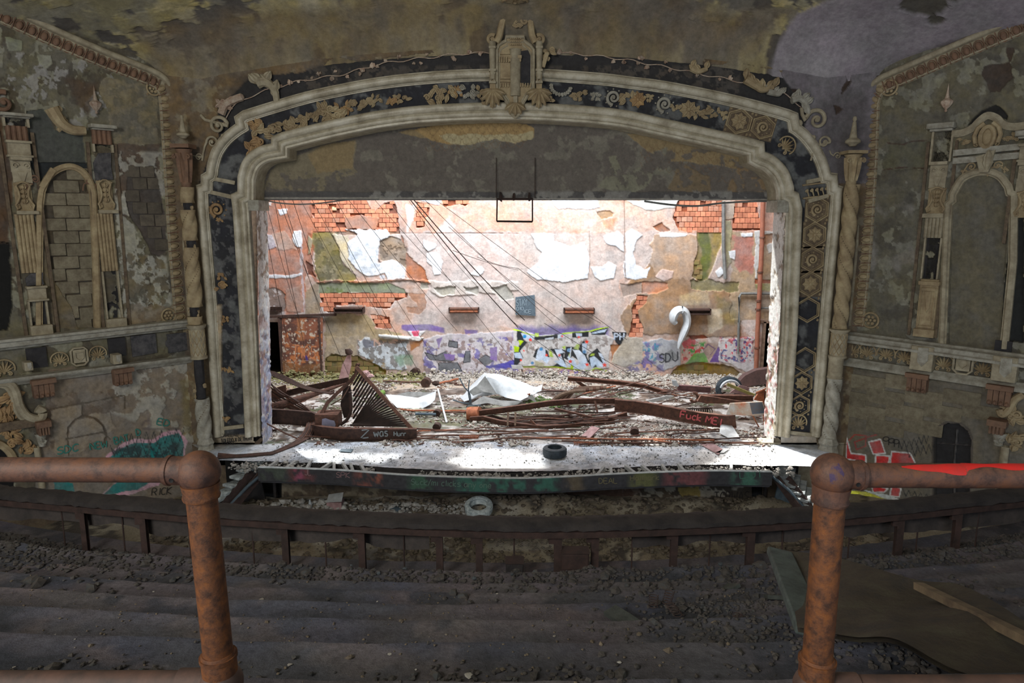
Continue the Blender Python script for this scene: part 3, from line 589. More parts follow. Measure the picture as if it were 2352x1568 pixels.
P.poly(cB(1440, 1420, 1520, 1330, 1620, 1320, 1640, 1400, 1560, 1420), S(124, 176, 96), None, amp=2)
P.poly(cB(1620, 1240, 1720, 1250, 1700, 1340, 1640, 1380, 1600, 1320), S(176, 150, 136), None, amp=2)
P.stroke(cB(1600, 1300, 1640, 1250, 1700, 1290, 1660, 1340), 2, S(110, 80, 120), 1)
P.poly(cB(1660, 1400, 1740, 1250, 1730, 1400), S(112, 84, 156), None, amp=2)
P.poly(cB(1740, 1200, 2030, 1200, 2020, 1500, 1840, 1440, 1730, 1380), S(212, 208, 212), .02, amp=5)
P.patches(.56, 6, 51, S(206, 60, 78), None, region=cB(1740, 1190, 2030, 1190, 2010, 1400, 1740, 1400), alpha=.9)
P.patches(.62, 6, 52, S(70, 80, 140), None, region=cB(1740, 1190, 2030, 1190, 2010, 1400, 1740, 1400), alpha=.9)
P.poly(cB(1390, 1440, 1560, 1405, 1660, 1410, 1850, 1440, 1930, 1520, 1850, 1600, 1330, 1600, 1330, 1500), S(150, 120, 52), -.05, amp=4)
P.poly(cB(1400, 1450, 1640, 1420, 1640, 1560, 1380, 1560), S(122, 112, 36), None, amp=4, soft=4, alpha=.8)
P.poly(cB(1480, 1180, 1600, 1165, 1660, 1200, 1500, 1220), S(160, 84, 52), -.04, amp=2)
P.poly(cA(590, 1400, 640, 1350, 860, 1380, 1000, 1440, 1110, 1500, 1110, 1620, 590, 1620), S(124, 116, 44), -.05, amp=4)
P.patches(.52, 14, 53, S(150, 120, 52), None, region=cA(590, 1400, 1100, 1400, 1110, 1560, 590, 1560), alpha=.7)
P.poly([(740, 862), (1500, 858), (1500, 884), (740, 884)], S(190, 178, 160), .04, amp=4, soft=2)
P.poly([(1000, 862), (1490, 860), (1490, 884), (1000, 884)], S(220, 212, 200), .05, amp=4, soft=2)
P.D += .02*(fbm(X, Y, 14, 77)-.5); grime(P, .22, 9, .12)
cut = ((X > 600) & (X < 656) & (Y > 738) & (Y < 872)) | ((X > 1751) & (X < 1777) & (Y > 741) & (Y < 872))
wall_back = relief('wall_back', X, Y, wallsurf(BACK), P, M['vback'], cut=cut, kind='structure')
# tiles laid in the beds
def inside(pts, x, y):
    c = False; n = len(pts)
    for i in range(n):
        (x1, y1), (x2, y2) = pts[i], pts[(i+1) % n]
        if (y1 > y) != (y2 > y) and x < x1+(y-y1)*(x2-x1)/(y2-y1): c = not c
    return c
_bb = bmesh.new(); bmesh.ops.create_cube(_bb, size=1); bmesh.ops.bevel(_bb, geom=_bb.edges[:], offset=.04, segments=1, affect='EDGES')
unit = bpy.data.meshes.new('brick'); _bb.to_mesh(unit); _bb.free(); unit.materials.append(M['terra'])
def lay(pl, poly, w, h, parent, m, d=.05, off=-.03, gap=1.0, name='brick', stag=True, miss=.04, jd=.012, skip=None):
    xs = [p[0] for p in poly]; ys = [p[1] for p in poly]; r = 0; y = min(ys)
    rz = math.atan2(pl.u[1], pl.u[0]); k = 0
    while y < max(ys):
        x = min(xs) - (w*.5 if (r % 2 and stag) else 0)
        while x < max(xs):
            cx, cy = x+w/2, y+h/2
            if inside(poly, cx, cy) and rs.rand() > miss and not (skip and any(inside(q, cx, cy) for q in skip)):
                c = pl.hit(cx, cy, off + rs.uniform(-jd, jd))
                ww = np.linalg.norm(pl.hit(x+w-gap, cy)-pl.hit(x, cy)); hh = np.linalg.norm(pl.hit(cx, y+h-gap)-pl.hit(cx, y))
                o = bpy.data.objects.new(name, unit); COL.objects.link(o); o.parent = parent; o.location = c - _wl(parent)
                o.rotation_euler = (rs.uniform(-.015, .015), 0, rz+rs.uniform(-.01, .01)); o.scale = (ww, d, hh)
                o.material_slots[0].link = 'OBJECT'; o.material_slots[0].material = M[m] if rs.rand() > .14 else M['pterra'] if m == 'terra' else M[m]; k += 1
            x += w
        y += h; r += 1
    return k
sk = [cA(760, 190, 900, 165, 1040, 195, 1010, 285, 760, 290), cA(640, 90, 690, 95, 690, 135, 625, 130)]
nb = 0
for k, b in BEDS:
    nb += lay(BACK, b, *((16.4, 10.6) if k == 'h' else (12.2, 12.2)), wall_back, 'terra', skip=sk, stag=True)
nb += lay(BACK, cB(1570, 560, 1530, 540, 1520, 700, 1600, 700), 13, 11, wall_back, 'tergr', off=-.02)
nb += lay(BACK, cB(1340, 1470, 1640, 1425, 1650, 1560, 1340, 1560), 24, 12, wall_back, 'tergr', off=-.04)
nb += lay(BACK, cA(600, 1420, 640, 1370, 860, 1390, 1000, 1450, 1080, 1540, 600, 1560), 24, 12, wall_back, 'tergr', off=-.04)
# solid masonry behind: keeps the sky out of the cracks, with the two door openings left free
mb = MB()
def slab(mb, x0, x1, y0, y1, z0, z1): mb.box(WF, x0, x1, y0, y1, z0, z1)
dl = [BACK.hit(600, 738), BACK.hit(656, 872)]; dr = [BACK.hit(1751, 741), BACK.hit(1777, 872)]
for a, b in ((-12, dl[0][0]), (dl[1][0], dr[0][0]), (dr[1][0], 12)): slab(mb, a, b, 26.52, 26.9, ZS-.3, ZS+9.2)
for q in (dl, dr): slab(mb, q[0][0], q[1][0], 26.52, 26.9, q[0][2], ZS+9.2)
slab(mb, -12, 12, 30, 30.2, ZS-.3, ZS+5); slab(mb, -12, 12, 26.9, 30, ZS+4, ZS+4.2)
part('masonry_core', mb, M['brown'], wall_back, smooth=None)
# stage side walls
for sx, nm in ((-1, 'wall_side'), (1, 'wall_side')):
    mb = MB(); slab(mb, sx*10.6-.2, sx*10.6+.2, YP+.5, 26.6, ZS-.3, ZS+9.2)
    part('wall_stage_left' if sx < 0 else 'wall_stage_right', mb, M['wood'], smooth=None, kind='structure')
# ---- stage floor ---------------------------------------------------------
LIP = [PZ for PZ in [STG.hit(x, y) for x, y in curve([(470, 1070), (596, 1073), (700, 1076), (786, 1080), (939, 1091), (1080, 1096), (1200, 1098), (1309, 1092+2), (1437, 1087), (1628, 1081), (1768, 1083), (1900, 1084)], 4)]]
LIPX = np.array([p[0] for p in LIP]); LIPY = np.array([p[1] for p in LIP])
def lipy(x): return np.interp(x, LIPX, LIPY)
gx = np.arange(-10.5, 10.51, .045); gt = np.linspace(0, 1, 230)
X = np.tile(gx, (len(gt), 1)); fr = lipy(X)+.42
Y = fr + (26.6-fr)*(gt[:, None]**1.25)
sconv = lambda pts: [tuple(STG.hit(x, y)[:2]) for x, y in pts]
P = Paint(X, Y, S(132, 116, 104), sconv)
P.patches(.47, 1.0, 61, S(92, 78, 68), None, soft=.05, vs=.6)
P.patches(.56, .5, 62, S(200, 196, 192), None, soft=.03, vs=.6)
P.patches(.60, .8, 63, S(86, 96, 66), None, soft=.05, alpha=.9, vs=.6)
P.poly([(870, 940), (1300, 925), (1320, 960), (1100, 985), (880, 985)], S(104, 104, 76), None, amp=.2, sc=.6, soft=.1, vs=.5, alpha=.8)
P.poly([(600, 860), (770, 860), (880, 890), (620, 905)], S(182, 168, 146), None, amp=.2, sc=.6, soft=.1, vs=.5)
P.poly([(900, 862), (1500, 858), (1780, 862), (1780, 890), (1500, 885), (900, 895)], S(196, 178, 158), None, amp=.2, sc=.6, soft=.15, vs=.5)
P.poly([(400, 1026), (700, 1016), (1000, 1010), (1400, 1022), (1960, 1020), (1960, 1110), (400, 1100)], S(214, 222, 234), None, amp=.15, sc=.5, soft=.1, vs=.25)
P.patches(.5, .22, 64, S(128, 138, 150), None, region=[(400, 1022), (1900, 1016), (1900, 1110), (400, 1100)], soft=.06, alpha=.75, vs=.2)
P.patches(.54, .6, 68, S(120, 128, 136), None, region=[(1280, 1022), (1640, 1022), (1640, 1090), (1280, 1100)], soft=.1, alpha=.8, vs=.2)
P.poly([(1040, 1032), (1240, 1026), (1240, 1084), (1030, 1080)], S(238, 240, 244), None, amp=.2, sc=.5, soft=.2, vs=.5)  # white painted in where the sun pool falls mid-stage
P.poly([(1600, 1030), (1800, 1024), (1860, 1090), (1600, 1090)], S(240, 240, 240), None, amp=.2, sc=.5, soft=.2, vs=.5)  # second sun pool painted in, toward the right jamb
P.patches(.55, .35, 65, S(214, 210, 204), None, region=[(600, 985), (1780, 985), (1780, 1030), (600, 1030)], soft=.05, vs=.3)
P.D += .05*(fbm(X, Y, .7, 66)-.5) + .02*(fbm(X, Y, .1, 67)-.5)
(ax, ay, _), (bx_, by, _), (cx_, cy_, _), (dx_, dy_, _) = STG.hit(522, 1066), STG.hit(470, 1036), STG.hit(1864, 1074), STG.hit(1908, 1034); xl_ = ax+(Y-ay)*(bx_-ax)/(by-ay); xr_ = cx_+(Y-cy_)*(dx_-cx_)/(dy_-cy_); grime(P, .3, .12, 0)
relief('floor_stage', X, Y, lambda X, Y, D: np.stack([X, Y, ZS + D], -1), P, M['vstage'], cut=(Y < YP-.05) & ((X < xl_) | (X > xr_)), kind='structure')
lip = thing('stage_lip', None, None, (0, 16.6, ZS-.4), kind='structure')
# slot with joists, then the painted fascia
mb = MB(); XX = np.linspace(float(STG.hit(592, 1073)[0]), float(STG.hit(1774, 1083)[0]), 400)
pr = [(.44, -.02), (.42, -.26), (.10, -.24), (.09, .0), (-.02, .0), (-.02, -.015), (-.02, -.06), (-.02, -.12), (-.02, -.18), (-.02, -.24), (-.02, -.30), (-.02, -.36), (.10, -.37), (.10, -.45), (.5, -.45)]
G = np.array([[(x, lipy(x)+a + (.05*(vnoise(np.array(x*2.1), np.array(1.0*j), 5)-.5) if j == 0 else 0), ZS+b) for j, (a, b) in enumerate(pr)] for x in XX])
mb.grid(G[:, 3:]); V = np.vstack(mb.v)
cc = np.zeros_like(V) + A(38, 38, 42); xx = V[:, 0]; n1 = fbm(xx*7, V[:, 2]*9, 1.6, 81)
pxl = lambda px: float(STG.hit(px, 1090)[0])
for a, b, c in [(560, 660, A(50, 58, 50)), (640, 720, A(84, 40, 42)), (660, 690, A(150, 50, 100)), (800, 860, A(96, 50, 40)), (845, 880, A(160, 74, 36)), (930, 1000, A(38, 70, 52)), (1040, 1290, A(30, 78, 66)), (1290, 1350, A(72, 62, 46)), (1440, 1520, A(74, 76, 38)), (1520, 1640, A(92, 46, 50)), (1680, 1760, A(40, 84, 70))]:
    k = np.clip((xx-pxl(a))*4, 0, 1)*np.clip((pxl(b)-xx)*4, 0, 1)*np.clip((n1-.38)*8, 0, 1)*.85*(V[:, 1] < lipy(xx)+.05)*(V[:, 2] < ZS-.01)
    cc = cc*(1-k[:, None]) + c*k[:, None]
k = (V[:, 2] > ZS-.01)[:, None]; cc = np.where(k, A(130, 140, 144), cc); cc *= (.7+.6*fbm(xx*9, V[:, 2]*30, 1.0, 83))[:, None]
part('fascia', mb, M['vcol'], lip, colors=cc, smooth=None)
mb = MB(); mb.grid(G[:, :4]); part('joist_trough', mb, M['dbeam'], lip, smooth=None)
for px in [604, 648, 690, 735, 752, 778, 795, 822, 1385, 1408, 1452, 1490, 1535, 1576, 1696]:
    x = pxl(px); y = lipy(x); mb = MB(); s = rs.uniform(-.16, .16)
    mb.beam((x+s, y+.06, ZS-.06), (x-s*.6, y+.46, ZS+.0), .07, .09); part('joist', mb, M['pale'], lip)
surfL = lambda px, py: (lambda p: np.array([p[0], lipy(p[0])-.03, p[2]]))(VP(float(lipy((px-1176)/F*17.2))-.03).hit(px, py))
painted('painted_lettering', letters('Suck/mi clicks any one', (944, 1112), (1130, 1121), 13), 1.6, surfL, flat('pale_green_spray', A(58, 84, 72)), lip)
painted('painted_lettering', letters('JL', (700, 1091), (716, 1091), 13) + letters('SPK', (772, 1096), (806, 1097), 12), 1.8, surfL, flat('rose_spray', A(96, 70, 72)), lip)
painted('painted_lettering', letters('DEAL', (1376, 1110), (1420, 1109), 12) + letters('Hallmark', (1448, 1103), (1516, 1101), 11), 1.6, surfL, flat('mustard_spray', A(82, 76, 46)), lip)
painted('painted_lettering', letters('LUI', (1700, 1098), (1750, 1096), 14), 2, surfL, flat('teal_spray', A(36, 84, 68)), lip)
# heap along the trough
def heap(name, cat, label, spots, n, r0, r1, m, parent=None, sq=(1, 1, .7), kind='stuff', **kw):
    mb = MB()
    for i in range(n):
        c = spots(i)
        if c is not None: mb.rock(c, rs.uniform(r0, r1)*(1 + 1.2*(rs.rand() > .93)), rs, sq)
    return part(name, mb, m, parent, smooth=None, label=label, cat=cat, kind=kind, **kw)
def _tr(i):
    x = rs.uniform(-7.3, 7.2); 
    if fbm(np.array(x*1.0), np.array(3.0), .9, 91) < .44: return None
    return (x, lipy(x)+rs.uniform(.08, .44), ZS-.2+rs.uniform(0, .19))
heap('plaster_rubble', 'rubble', 'pale crumbled plaster filling the trough behind the painted stage edge', _tr, 2600, .01, .035, M['rubl'])
# under-stage wall with door openings
X, Y = pxgrid(560, 1085, 1830, 1178, 3)
P = Paint(X, Y, A(52, 46, 40)); P.patches(.5, 40, 91, A(68, 58, 46)); P.patches(.56, 18, 92, A(110, 106, 96), .01, region=[(1430, 1100), (1730, 1100), (1730, 1170), (1430, 1170)])
P.patches(.52, 22, 93, A(92, 84, 68), region=[(640, 1100), (900, 1100), (940, 1140), (650, 1150)]); P.poly([(1560, 1120), (1605, 1118), (1610, 1138), (1565, 1138)], A(112, 98, 40), None)
P.poly([(1180, 1128), (1480, 1118), (1440, 1150), (1180, 1155)], A(74, 52, 42), None, alpha=.7, soft=5)
UND = VP(17.95)
cut = ((X > 584) & (X < 648) & (Y > 1090)) | ((X > 1724) & (X < 1752) & (Y > 1090))
relief('wall_under_stage', X, Y, wallsurf(UND), P, M['vcol'], cut=cut, kind='structure')
mb = MB()
for x in np.arange(-6.4, 6.6, .55): mb.box(WF, x-.04, x+.04, 17.98, 18.1, -.2, ZS-.46)
slab(mb, -8, 8, 18.1, 18.3, -.2, ZS-.4)
part('wall_under_stage_core', mb, M['void'], smooth=None, kind='structure')
painted('graffiti_writing', letters('TCBWAS', (1640, 1152), (1722, 1150), 22, .12), 2, lambda x, y: UND.hit(x, y, .03), flat('black_spray', A(32, 28, 30)), None, label='black looping scrawl low on the wall under the stage', cat='graffiti')
# ---- valance wall above the opening ------------------------------------
X, Y = pxgrid(586, 262, 1808, 459, 2)
P = Paint(X, Y, A(74, 68, 62)); c3 = crop(400, 100, 3.92); c4 = crop(950, 20, 4.704); c5 = crop(1400, 100, 3.92)
P.patches(.58, 30, 101, A(86, 82, 72), .005)
OC = A(104, 88, 56)
P.poly(c3(800, 1320, 860, 1140, 1000, 1040, 1180, 990, 1300, 920, 1500, 900, 1640, 860, 1620, 1100, 1660, 1160, 1500, 1280, 1420, 1200, 1340, 1340, 1200, 1320), A(92, 84, 64), .012, amp=4)
P.poly(c3(1180, 1000, 1320, 920, 1640, 880, 1600, 1130, 1300, 1160), OC, None, amp=4, soft=3)
P.poly(c3(2000, 800, 2352, 740, 2352, 860, 2200, 850), OC, .012, amp=3)
P.poly(c4(0, 1310, 200, 1270, 600, 1230, 1100, 1215, 1300, 1290, 1290, 1390, 1100, 1450, 900, 1400, 600, 1450, 400, 1470, 200, 1420, 60, 1340), A(122, 98, 52), .014, amp=3)
P.poly(c4(250, 1360, 620, 1350, 1100, 1360, 1290, 1330, 1280, 1400, 1100, 1450, 900, 1410, 600, 1460, 400, 1470), A(128, 118, 84), None, amp=3)
P.poly(c5(100, 790, 400, 830, 1000, 960, 1200, 1000, 1180, 1080, 1130, 1130, 900, 1090, 620, 1060, 480, 1060, 250, 900), OC, .012, amp=4)
P.poly(c5(520, 1330, 620, 1070, 900, 1200, 930, 1340), A(90, 76, 54), .012, amp=4)
P.poly(c5(1060, 1330, 1150, 1100, 1260, 1060, 1400, 1110, 1480, 1260, 1500, 1400, 1080, 1400), A(98, 80, 54), .012, amp=4)
P.poly(c5(0, 1020, 60, 1010, 100, 1150, 20, 1200), A(92, 90, 72), .012, amp=3)
P.poly([(1370, 430), (1400, 395), (1440, 400), (1470, 385), (1500, 400), (1490, 430), (1440, 445)], A(92, 90, 74), .012, amp=3)
P.poly([(1500, 400), (1520, 370), (1500, 350), (1530, 340), (1540, 400)], A(92, 90, 76), .012, amp=3)
P.poly([(590, 440), (1810, 440), (1810, 462), (590, 462)], A(60, 58, 58), .02, amp=2)
P.patches(.5, 26, 102, A(92, 90, 86), .03, region=[(800, 438), (1800, 438), (1800, 460), (800, 460)])
P.stroke([(600, 455), (1200, 456), (1800, 459)], 3, A(112, 108, 100), 1)
# scale pattern stencilled on the old paper
def scale_band(x0, y0, x1, y1):
    for r in range(5):
        for x in np.arange(x0, x1, 19):
            y = y0 + (y1-y0)*(x-x0)/(x1-x0) + r*12; xx = x + (r % 2)*9.5
            P.stroke([(xx-8, y-4), (xx-6, y+4), (xx, y+8), (xx+6, y+4), (xx+8, y-4)], 1.3, A(86, 62, 32), 1, .6, amp=.2)
scale_band(985, 292, 1200, 282); scale_band(1480, 330, 1700, 370)
P.patches(.55, 20, 103, A(74, 68, 62), 0, region=[(590, 400), (1800, 330), (1800, 440), (590, 440)], alpha=.9)
relief('wall_above_opening', X, Y, wallsurf(VAL), P, M['vcol'], kind='structure')
zl = VAL.hit(1200, 459)[2]
mb = MB(); slab(mb, -8.2, 8.3, YP+.78, YP+1.25, zl, zl+6.0); part('lintel_beam', mb, M['dbeam'], smooth=None, kind='structure')
# ================================================================== PROSCENIUM
OUT = [(506, 1000), (488, 700), (469, 482), (467, 437), (478, 434), (478, 411), (488, 405)] + curve([(490, 398), (493, 378), (502, 350), (520, 324), (543, 304), (560, 293)], 4) + [(556, 276), (566, 269)] + \
      curve([(572, 267), (630, 249), (706, 227), (783, 210), (859, 196), (936, 186), (1035, 178), (1126, 175), (1190, 174), (1248, 175), (1375, 184), (1450, 193), (1527, 203), (1655, 228), (1757, 253), (1806, 267)], 3) + \
      [(1818, 272), (1822, 296)] + curve([(1826, 298), (1845, 314), (1866, 340), (1882, 370), (1892, 400)], 4) + [(1894, 410), (1908, 412), (1910, 437), (1919, 440), (1916, 482), (1896, 700), (1871, 1000)]
INN = [(582, 1000), (572, 760), (555, 482), (552, 458), (566, 452), (566, 430)] + curve([(566, 410), (574, 383), (589, 364), (609, 353), (630, 348)], 4) + [(643, 346), (643, 328), (656, 322)] + \
      curve([(662, 321), (732, 303), (808, 286), (885, 272), (1000, 260), (1190, 255), (1400, 268), (1527, 293), (1655, 321), (1722, 337)], 4) + [(1736, 341), (1737, 361), (1748, 367)] + \
      curve([(1752, 368), (1768, 376), (1791, 400), (1803, 432)], 4) + [(1804, 450), (1816, 456), (1822, 482), (1812, 760), (1795, 1000)]
X, Y = pxgrid(378, -60, 2012, 1068, 2.5)
P = Paint(X, Y, A(80, 66, 47))
P.patches(.5, 70, 111, A(68, 56, 42), None, soft=.1)
P.patches(.62, 30, 112, A(92, 82, 62), .006)
P.poly([(1905, -60), (1900, 0), (1850, 70), (1808, 130), (1786, 190), (1800, 240), (1850, 300), (1870, 420), (2030, 420), (2030, -60)], A(84, 79, 84), .01, amp=2, soft=1)
P.poly([(1880, 230), (1990, 200), (2010, 420), (1900, 420)], A(66, 62, 64), None, amp=8, soft=20, alpha=.8)
for q in [c5(2110, 240, 2170, 250, 2180, 340, 2120, 420, 2080, 480, 2090, 400, 2140, 330), c5(2010, 550, 2060, 560, 2110, 590, 2040, 640), c5(1570, 400, 1700, 410, 1650, 560, 1580, 470)]: P.poly(q, A(46, 36, 30), -.02, amp=3)
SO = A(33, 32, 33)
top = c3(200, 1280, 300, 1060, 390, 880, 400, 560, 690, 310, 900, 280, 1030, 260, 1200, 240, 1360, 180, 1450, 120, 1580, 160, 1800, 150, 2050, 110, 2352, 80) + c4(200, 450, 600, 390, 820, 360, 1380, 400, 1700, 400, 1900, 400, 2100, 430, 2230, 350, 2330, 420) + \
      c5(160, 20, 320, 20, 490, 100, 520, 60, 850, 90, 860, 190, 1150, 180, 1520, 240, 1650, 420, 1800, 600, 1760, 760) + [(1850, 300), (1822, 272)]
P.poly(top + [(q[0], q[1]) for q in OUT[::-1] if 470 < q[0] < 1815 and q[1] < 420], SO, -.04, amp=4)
P.patches(.5, 14, 113, A(62, 56, 50), None, region=[(700, 150), (1700, 150), (1700, 220), (1200, 180), (700, 230)], alpha=.7)
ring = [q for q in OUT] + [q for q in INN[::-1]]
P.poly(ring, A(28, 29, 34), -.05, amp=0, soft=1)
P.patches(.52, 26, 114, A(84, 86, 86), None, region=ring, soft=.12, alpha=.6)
P.patches(.57, 10, 115, A(60, 60, 62), -.03, region=[(478, 440), (536, 440), (556, 990), (506, 990)])
P.poly([(440, 700), (508, 700), (512, 1000), (612, 1000), (625, 1070), (460, 1070)], A(118, 104, 82), .02, amp=0)
P.poly([(1790, 1000), (1872, 1000), (1890, 1068), (1780, 1068)], A(130, 122, 112), .02, amp=0)
P.poly([(428, 440), (466, 440), (508, 1000), (470, 1000)], A(84, 70, 50), 0, amp=1)
P.poly([(1918, 440), (1970, 440), (1930, 1000), (1874, 1000)], A(74, 64, 52), 0, amp=1)
P.poly([(600, 1000)]+INN[:0]+[(400, 340), (470, 380), (470, 440), (420, 440)], A(60, 48, 38), None, amp=3) if 0 else None
hole = INN + [(1790, 1080), (588, 1080)]
q = Paint(X, Y, 0); cut = q.sd(hole) > 0
grime(P, .22, 9, .1)
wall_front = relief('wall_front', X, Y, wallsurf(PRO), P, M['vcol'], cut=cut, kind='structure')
# mouldings round the arch
arch = thing('proscenium_arch', None, None, PRO.hit(1190, 1000), kind='structure')
def arcprof(c, r, a0, a1, n=6): return [(c[0]+r*math.cos(math.radians(a0+(a1-a0)*i/n)), c[1]+r*math.sin(math.radians(a0+(a1-a0)*i/n))) for i in range(n+1)]
prO = [(.17, -.06), (.17, .05), (.14, .07)] + arcprof((.035, .09), .095, 10, 170, 8) + [(-.07, .06), (-.09, .05), (-.10, .02), (-.12, .02), (-.12, -.06)]
prI = [(.20, -.06), (.20, .10)] + arcprof((.10, .12), .085, 0, 180, 7) + [(.0, .08), (-.02, .10)] + arcprof((-.075, .07), .05, 20, 170, 5) + [(-.14, .03), (-.15, .05), (-.20, .05), (-.21, .0), (-.21, -.12)]
mb = MB(); mb.sweep(pathpl(PRO, OUT), prO); part('outer_moulding', mb, M['bead'], arch)
mb = MB(); mb.sweep(pathpl(PRO, INN), prI); part('inner_moulding', mb, M['bead'], arch)
mb = MB(); mb.sweep(pathpl(PRO, INN)[2:-2], [(-.21, -.1), (-.21, -.76)]); part('arch_soffit', mb, M['cream'], arch)
# corner blocks under the inner moulding
for a, b, c, d in ((573, 459, 598, 484), (1781, 459, 1808, 488)):
    f = PRO.frame(a, d); w = PRO.hit(c, d)[0]-PRO.hit(a, d)[0]; h = PRO.hit(a, b)[2]-PRO.hit(a, d)[2]
    mb = MB(); mb.box(f, 0, w, 0, h, -.7, .1); part('impost_block', mb, M['white'], arch, bevel=.02)
# jamb faces (the thickness of the wall beside the opening)
for sgn, x0, x1, m, nm in ((1, 590, 612, 'jl', 'left'), (-1, 1791, 1764, 'jr', 'right')):
    p0 = PRO.hit(590 if sgn > 0 else 1803, 484); p1 = PRO.hit(603 if sgn > 0 else 1777, 1010); xj = .5*(p0[0]+p1[0]); XJ = lambda z, p0=p0, p1=p1: p1[0]+(p0[0]-p1[0])*(z-p1[2])/(p0[2]-p1[2])
    gz, gy = np.meshgrid(np.linspace(ZS-.05, p0[2]+.1, 160), np.linspace(YP-.02, YP+.78, 24))
    Pz = Paint(gy, gz, S(226, 228, 226)); Pz.patches(.55, .25, 120+sgn, S(150, 132, 110), -.02, vs=.2, soft=.05); Pz.patches(.6, .12, 125, S(232, 232, 228), .01, vs=.2)
    if sgn > 0:
        Pz.patches(.42, .14, 126, S(60, 112, 196), None, region=[(YP+.05, ZS+.3), (YP+.75, ZS+.3), (YP+.75, ZS+1.75), (YP+.05, ZS+1.75)], vs=.2)
        Pz.patches(.53, .2, 127, S(178, 118, 84), None, region=[(YP-.05, ZS+1.8), (YP+.85, ZS+1.8), (YP+.85, ZS+3.0), (YP-.05, ZS+3.0)], vs=.2)
        for k, zz in enumerate((1.5, 1.15, .8, .45)): 
            for st in ([(.1, .25), (.2, 0), (.3, .2), (.4, 0), (.5, .26)], [(.15, .0), (.45, .3), (.6, .05)]): Pz.stroke([(YP+.08+a, ZS+zz+b) for a, b in st], .05, S(36, 84, 190), .02, amp=.01)
    else:
        Pz.patches(.6, .12, 128, S(206, 60, 66), None, region=[(YP+.05, ZS+.1), (YP+.8, ZS+.1), (YP+.8, ZS+1.6), (YP+.05, ZS+1.6)], vs=.2)
    relief('wall_jamb_'+nm, gy, gz, lambda a, b, D, XJ=XJ, sgn=sgn: np.stack([XJ(b)+sgn*D, a, b], -1), Pz, M['vstage'], kind='structure')
    mb = MB(); slab(mb, *(sorted((xj-sgn*.35, xj-sgn*2.9))), YP+.14, YP+.7, ZS-.05, ZS+9); part('wall_jamb_core_'+nm, mb, M['void'], smooth=None, kind='structure')
# ---- ornament prototypes, all in metres on a frame --------------------------
def o_rosette(mb, f, R, petals=8, h=.3):
    for i in range(petals):
        mb.leaf(f.at(0, 0, R*.05, 2*math.pi*i/petals), R, R*.62, R*h, ribs=2, n=6, m=5)
    mb.ell(f.at(0, 0, R*.2), R*.22, R*.22, R*.2, 5, 8)
def o_hex(mb, f, R, Ry=None):
    Ry = Ry or R*1.05
    pts = [(0, Ry), (R, Ry*.5), (R, -Ry*.5), (0, -Ry), (-R, -Ry*.5), (-R, Ry*.5)]
    mb.tube([f.pt(a, b, .02) for a, b in pts], R*.075, 6, closed=True, nrm=f.n)
    mb.tube([f.pt(a*.86, b*.86, .01) for a, b in pts], R*.04, 5, closed=True, nrm=f.n)
def o_swirl(mb, f, R, flip=1):
    mb.spiral(f, R, 1.7, .20, 36, flip)
    mb.spiral(f.at(0, 0, -.01), R*.8, 1.7, .10, 30, flip, 5)
    for k in range(9): a = .7*k; mb.ell(f.at(R*.98*math.cos(a), R*.98*math.sin(a), .01), R*.11, R*.11, R*.10, 3, 6)
def o_cluster(mb, f, R, rs, n=7, el=1.4):
    for k in range(n):
        a = rs.uniform(0, 6.28); u = rs.uniform(-R*el*.6, R*el*.6); v = rs.uniform(-R*.4, R*.4)
        mb.leaf(f.at(u, v, rs.uniform(0, R*.2), a), R*rs.uniform(.6, 1), R*rs.uniform(.4, .6), R*.3, curl=rs.uniform(.2, .7), ribs=2, n=5, m=5)
    for k in range(2): mb.spiral(f.at(rs.uniform(-R*.7, R*.7), rs.uniform(-R*.3, R*.3), R*.15), R*.42, 1.5, .26, 18, rs.choice([-1, 1]), 6)
def o_palm(mb, f, R, n=7):
    for k in range(n):
        a = (k-(n-1)/2)*.36; mb.leaf(f.at(0, -R*.55, .01, -a), R*(1.35-.1*abs(k-(n-1)/2)), R*.24, R*.2, curl=.5, ribs=1, n=6, m=4)
    mb.tube([f.pt(R*1.02*math.sin(t), -R*.1+R*1.0*math.cos(t), .02) for t in np.linspace(-1.9, 1.9, 16)], R*.09, 6, nrm=f.n)
    for s in (-1, 1): mb.spiral(f.at(s*R*.5, -R*.75, .01), R*.34, 1.4, .26, 16, s, 6)
    mb.ell(f.at(0, -R*.6, .02), R*.16, R*.16, R*.16, 4, 6)
def o_chunk(mb, f, R, rs):
    mb.rock(f.pt(0, 0, R*.2), R, rs, (1.1, .6, 1)); mb.rock(f.pt(R*.7, R*.25*rs.uniform(-1, 1), R*.15), R*.6, rs, (1, .6, 1))
def onw(pl, x, y, off=0, rot=0): return pl.frame(x, y, off, rot)
mp = PRO.m(1190, 300)
def orn(name, fn, x, y, rpx, rot=0, m='orn', label=None, parent=arch, pl=PRO, off=-.03, **kw):
    mb = MB(); fn(mb, onw(pl, x, y, off, rot), rpx*pl.m(x, y), **kw); return part(name, mb, M[m], parent, label=label)
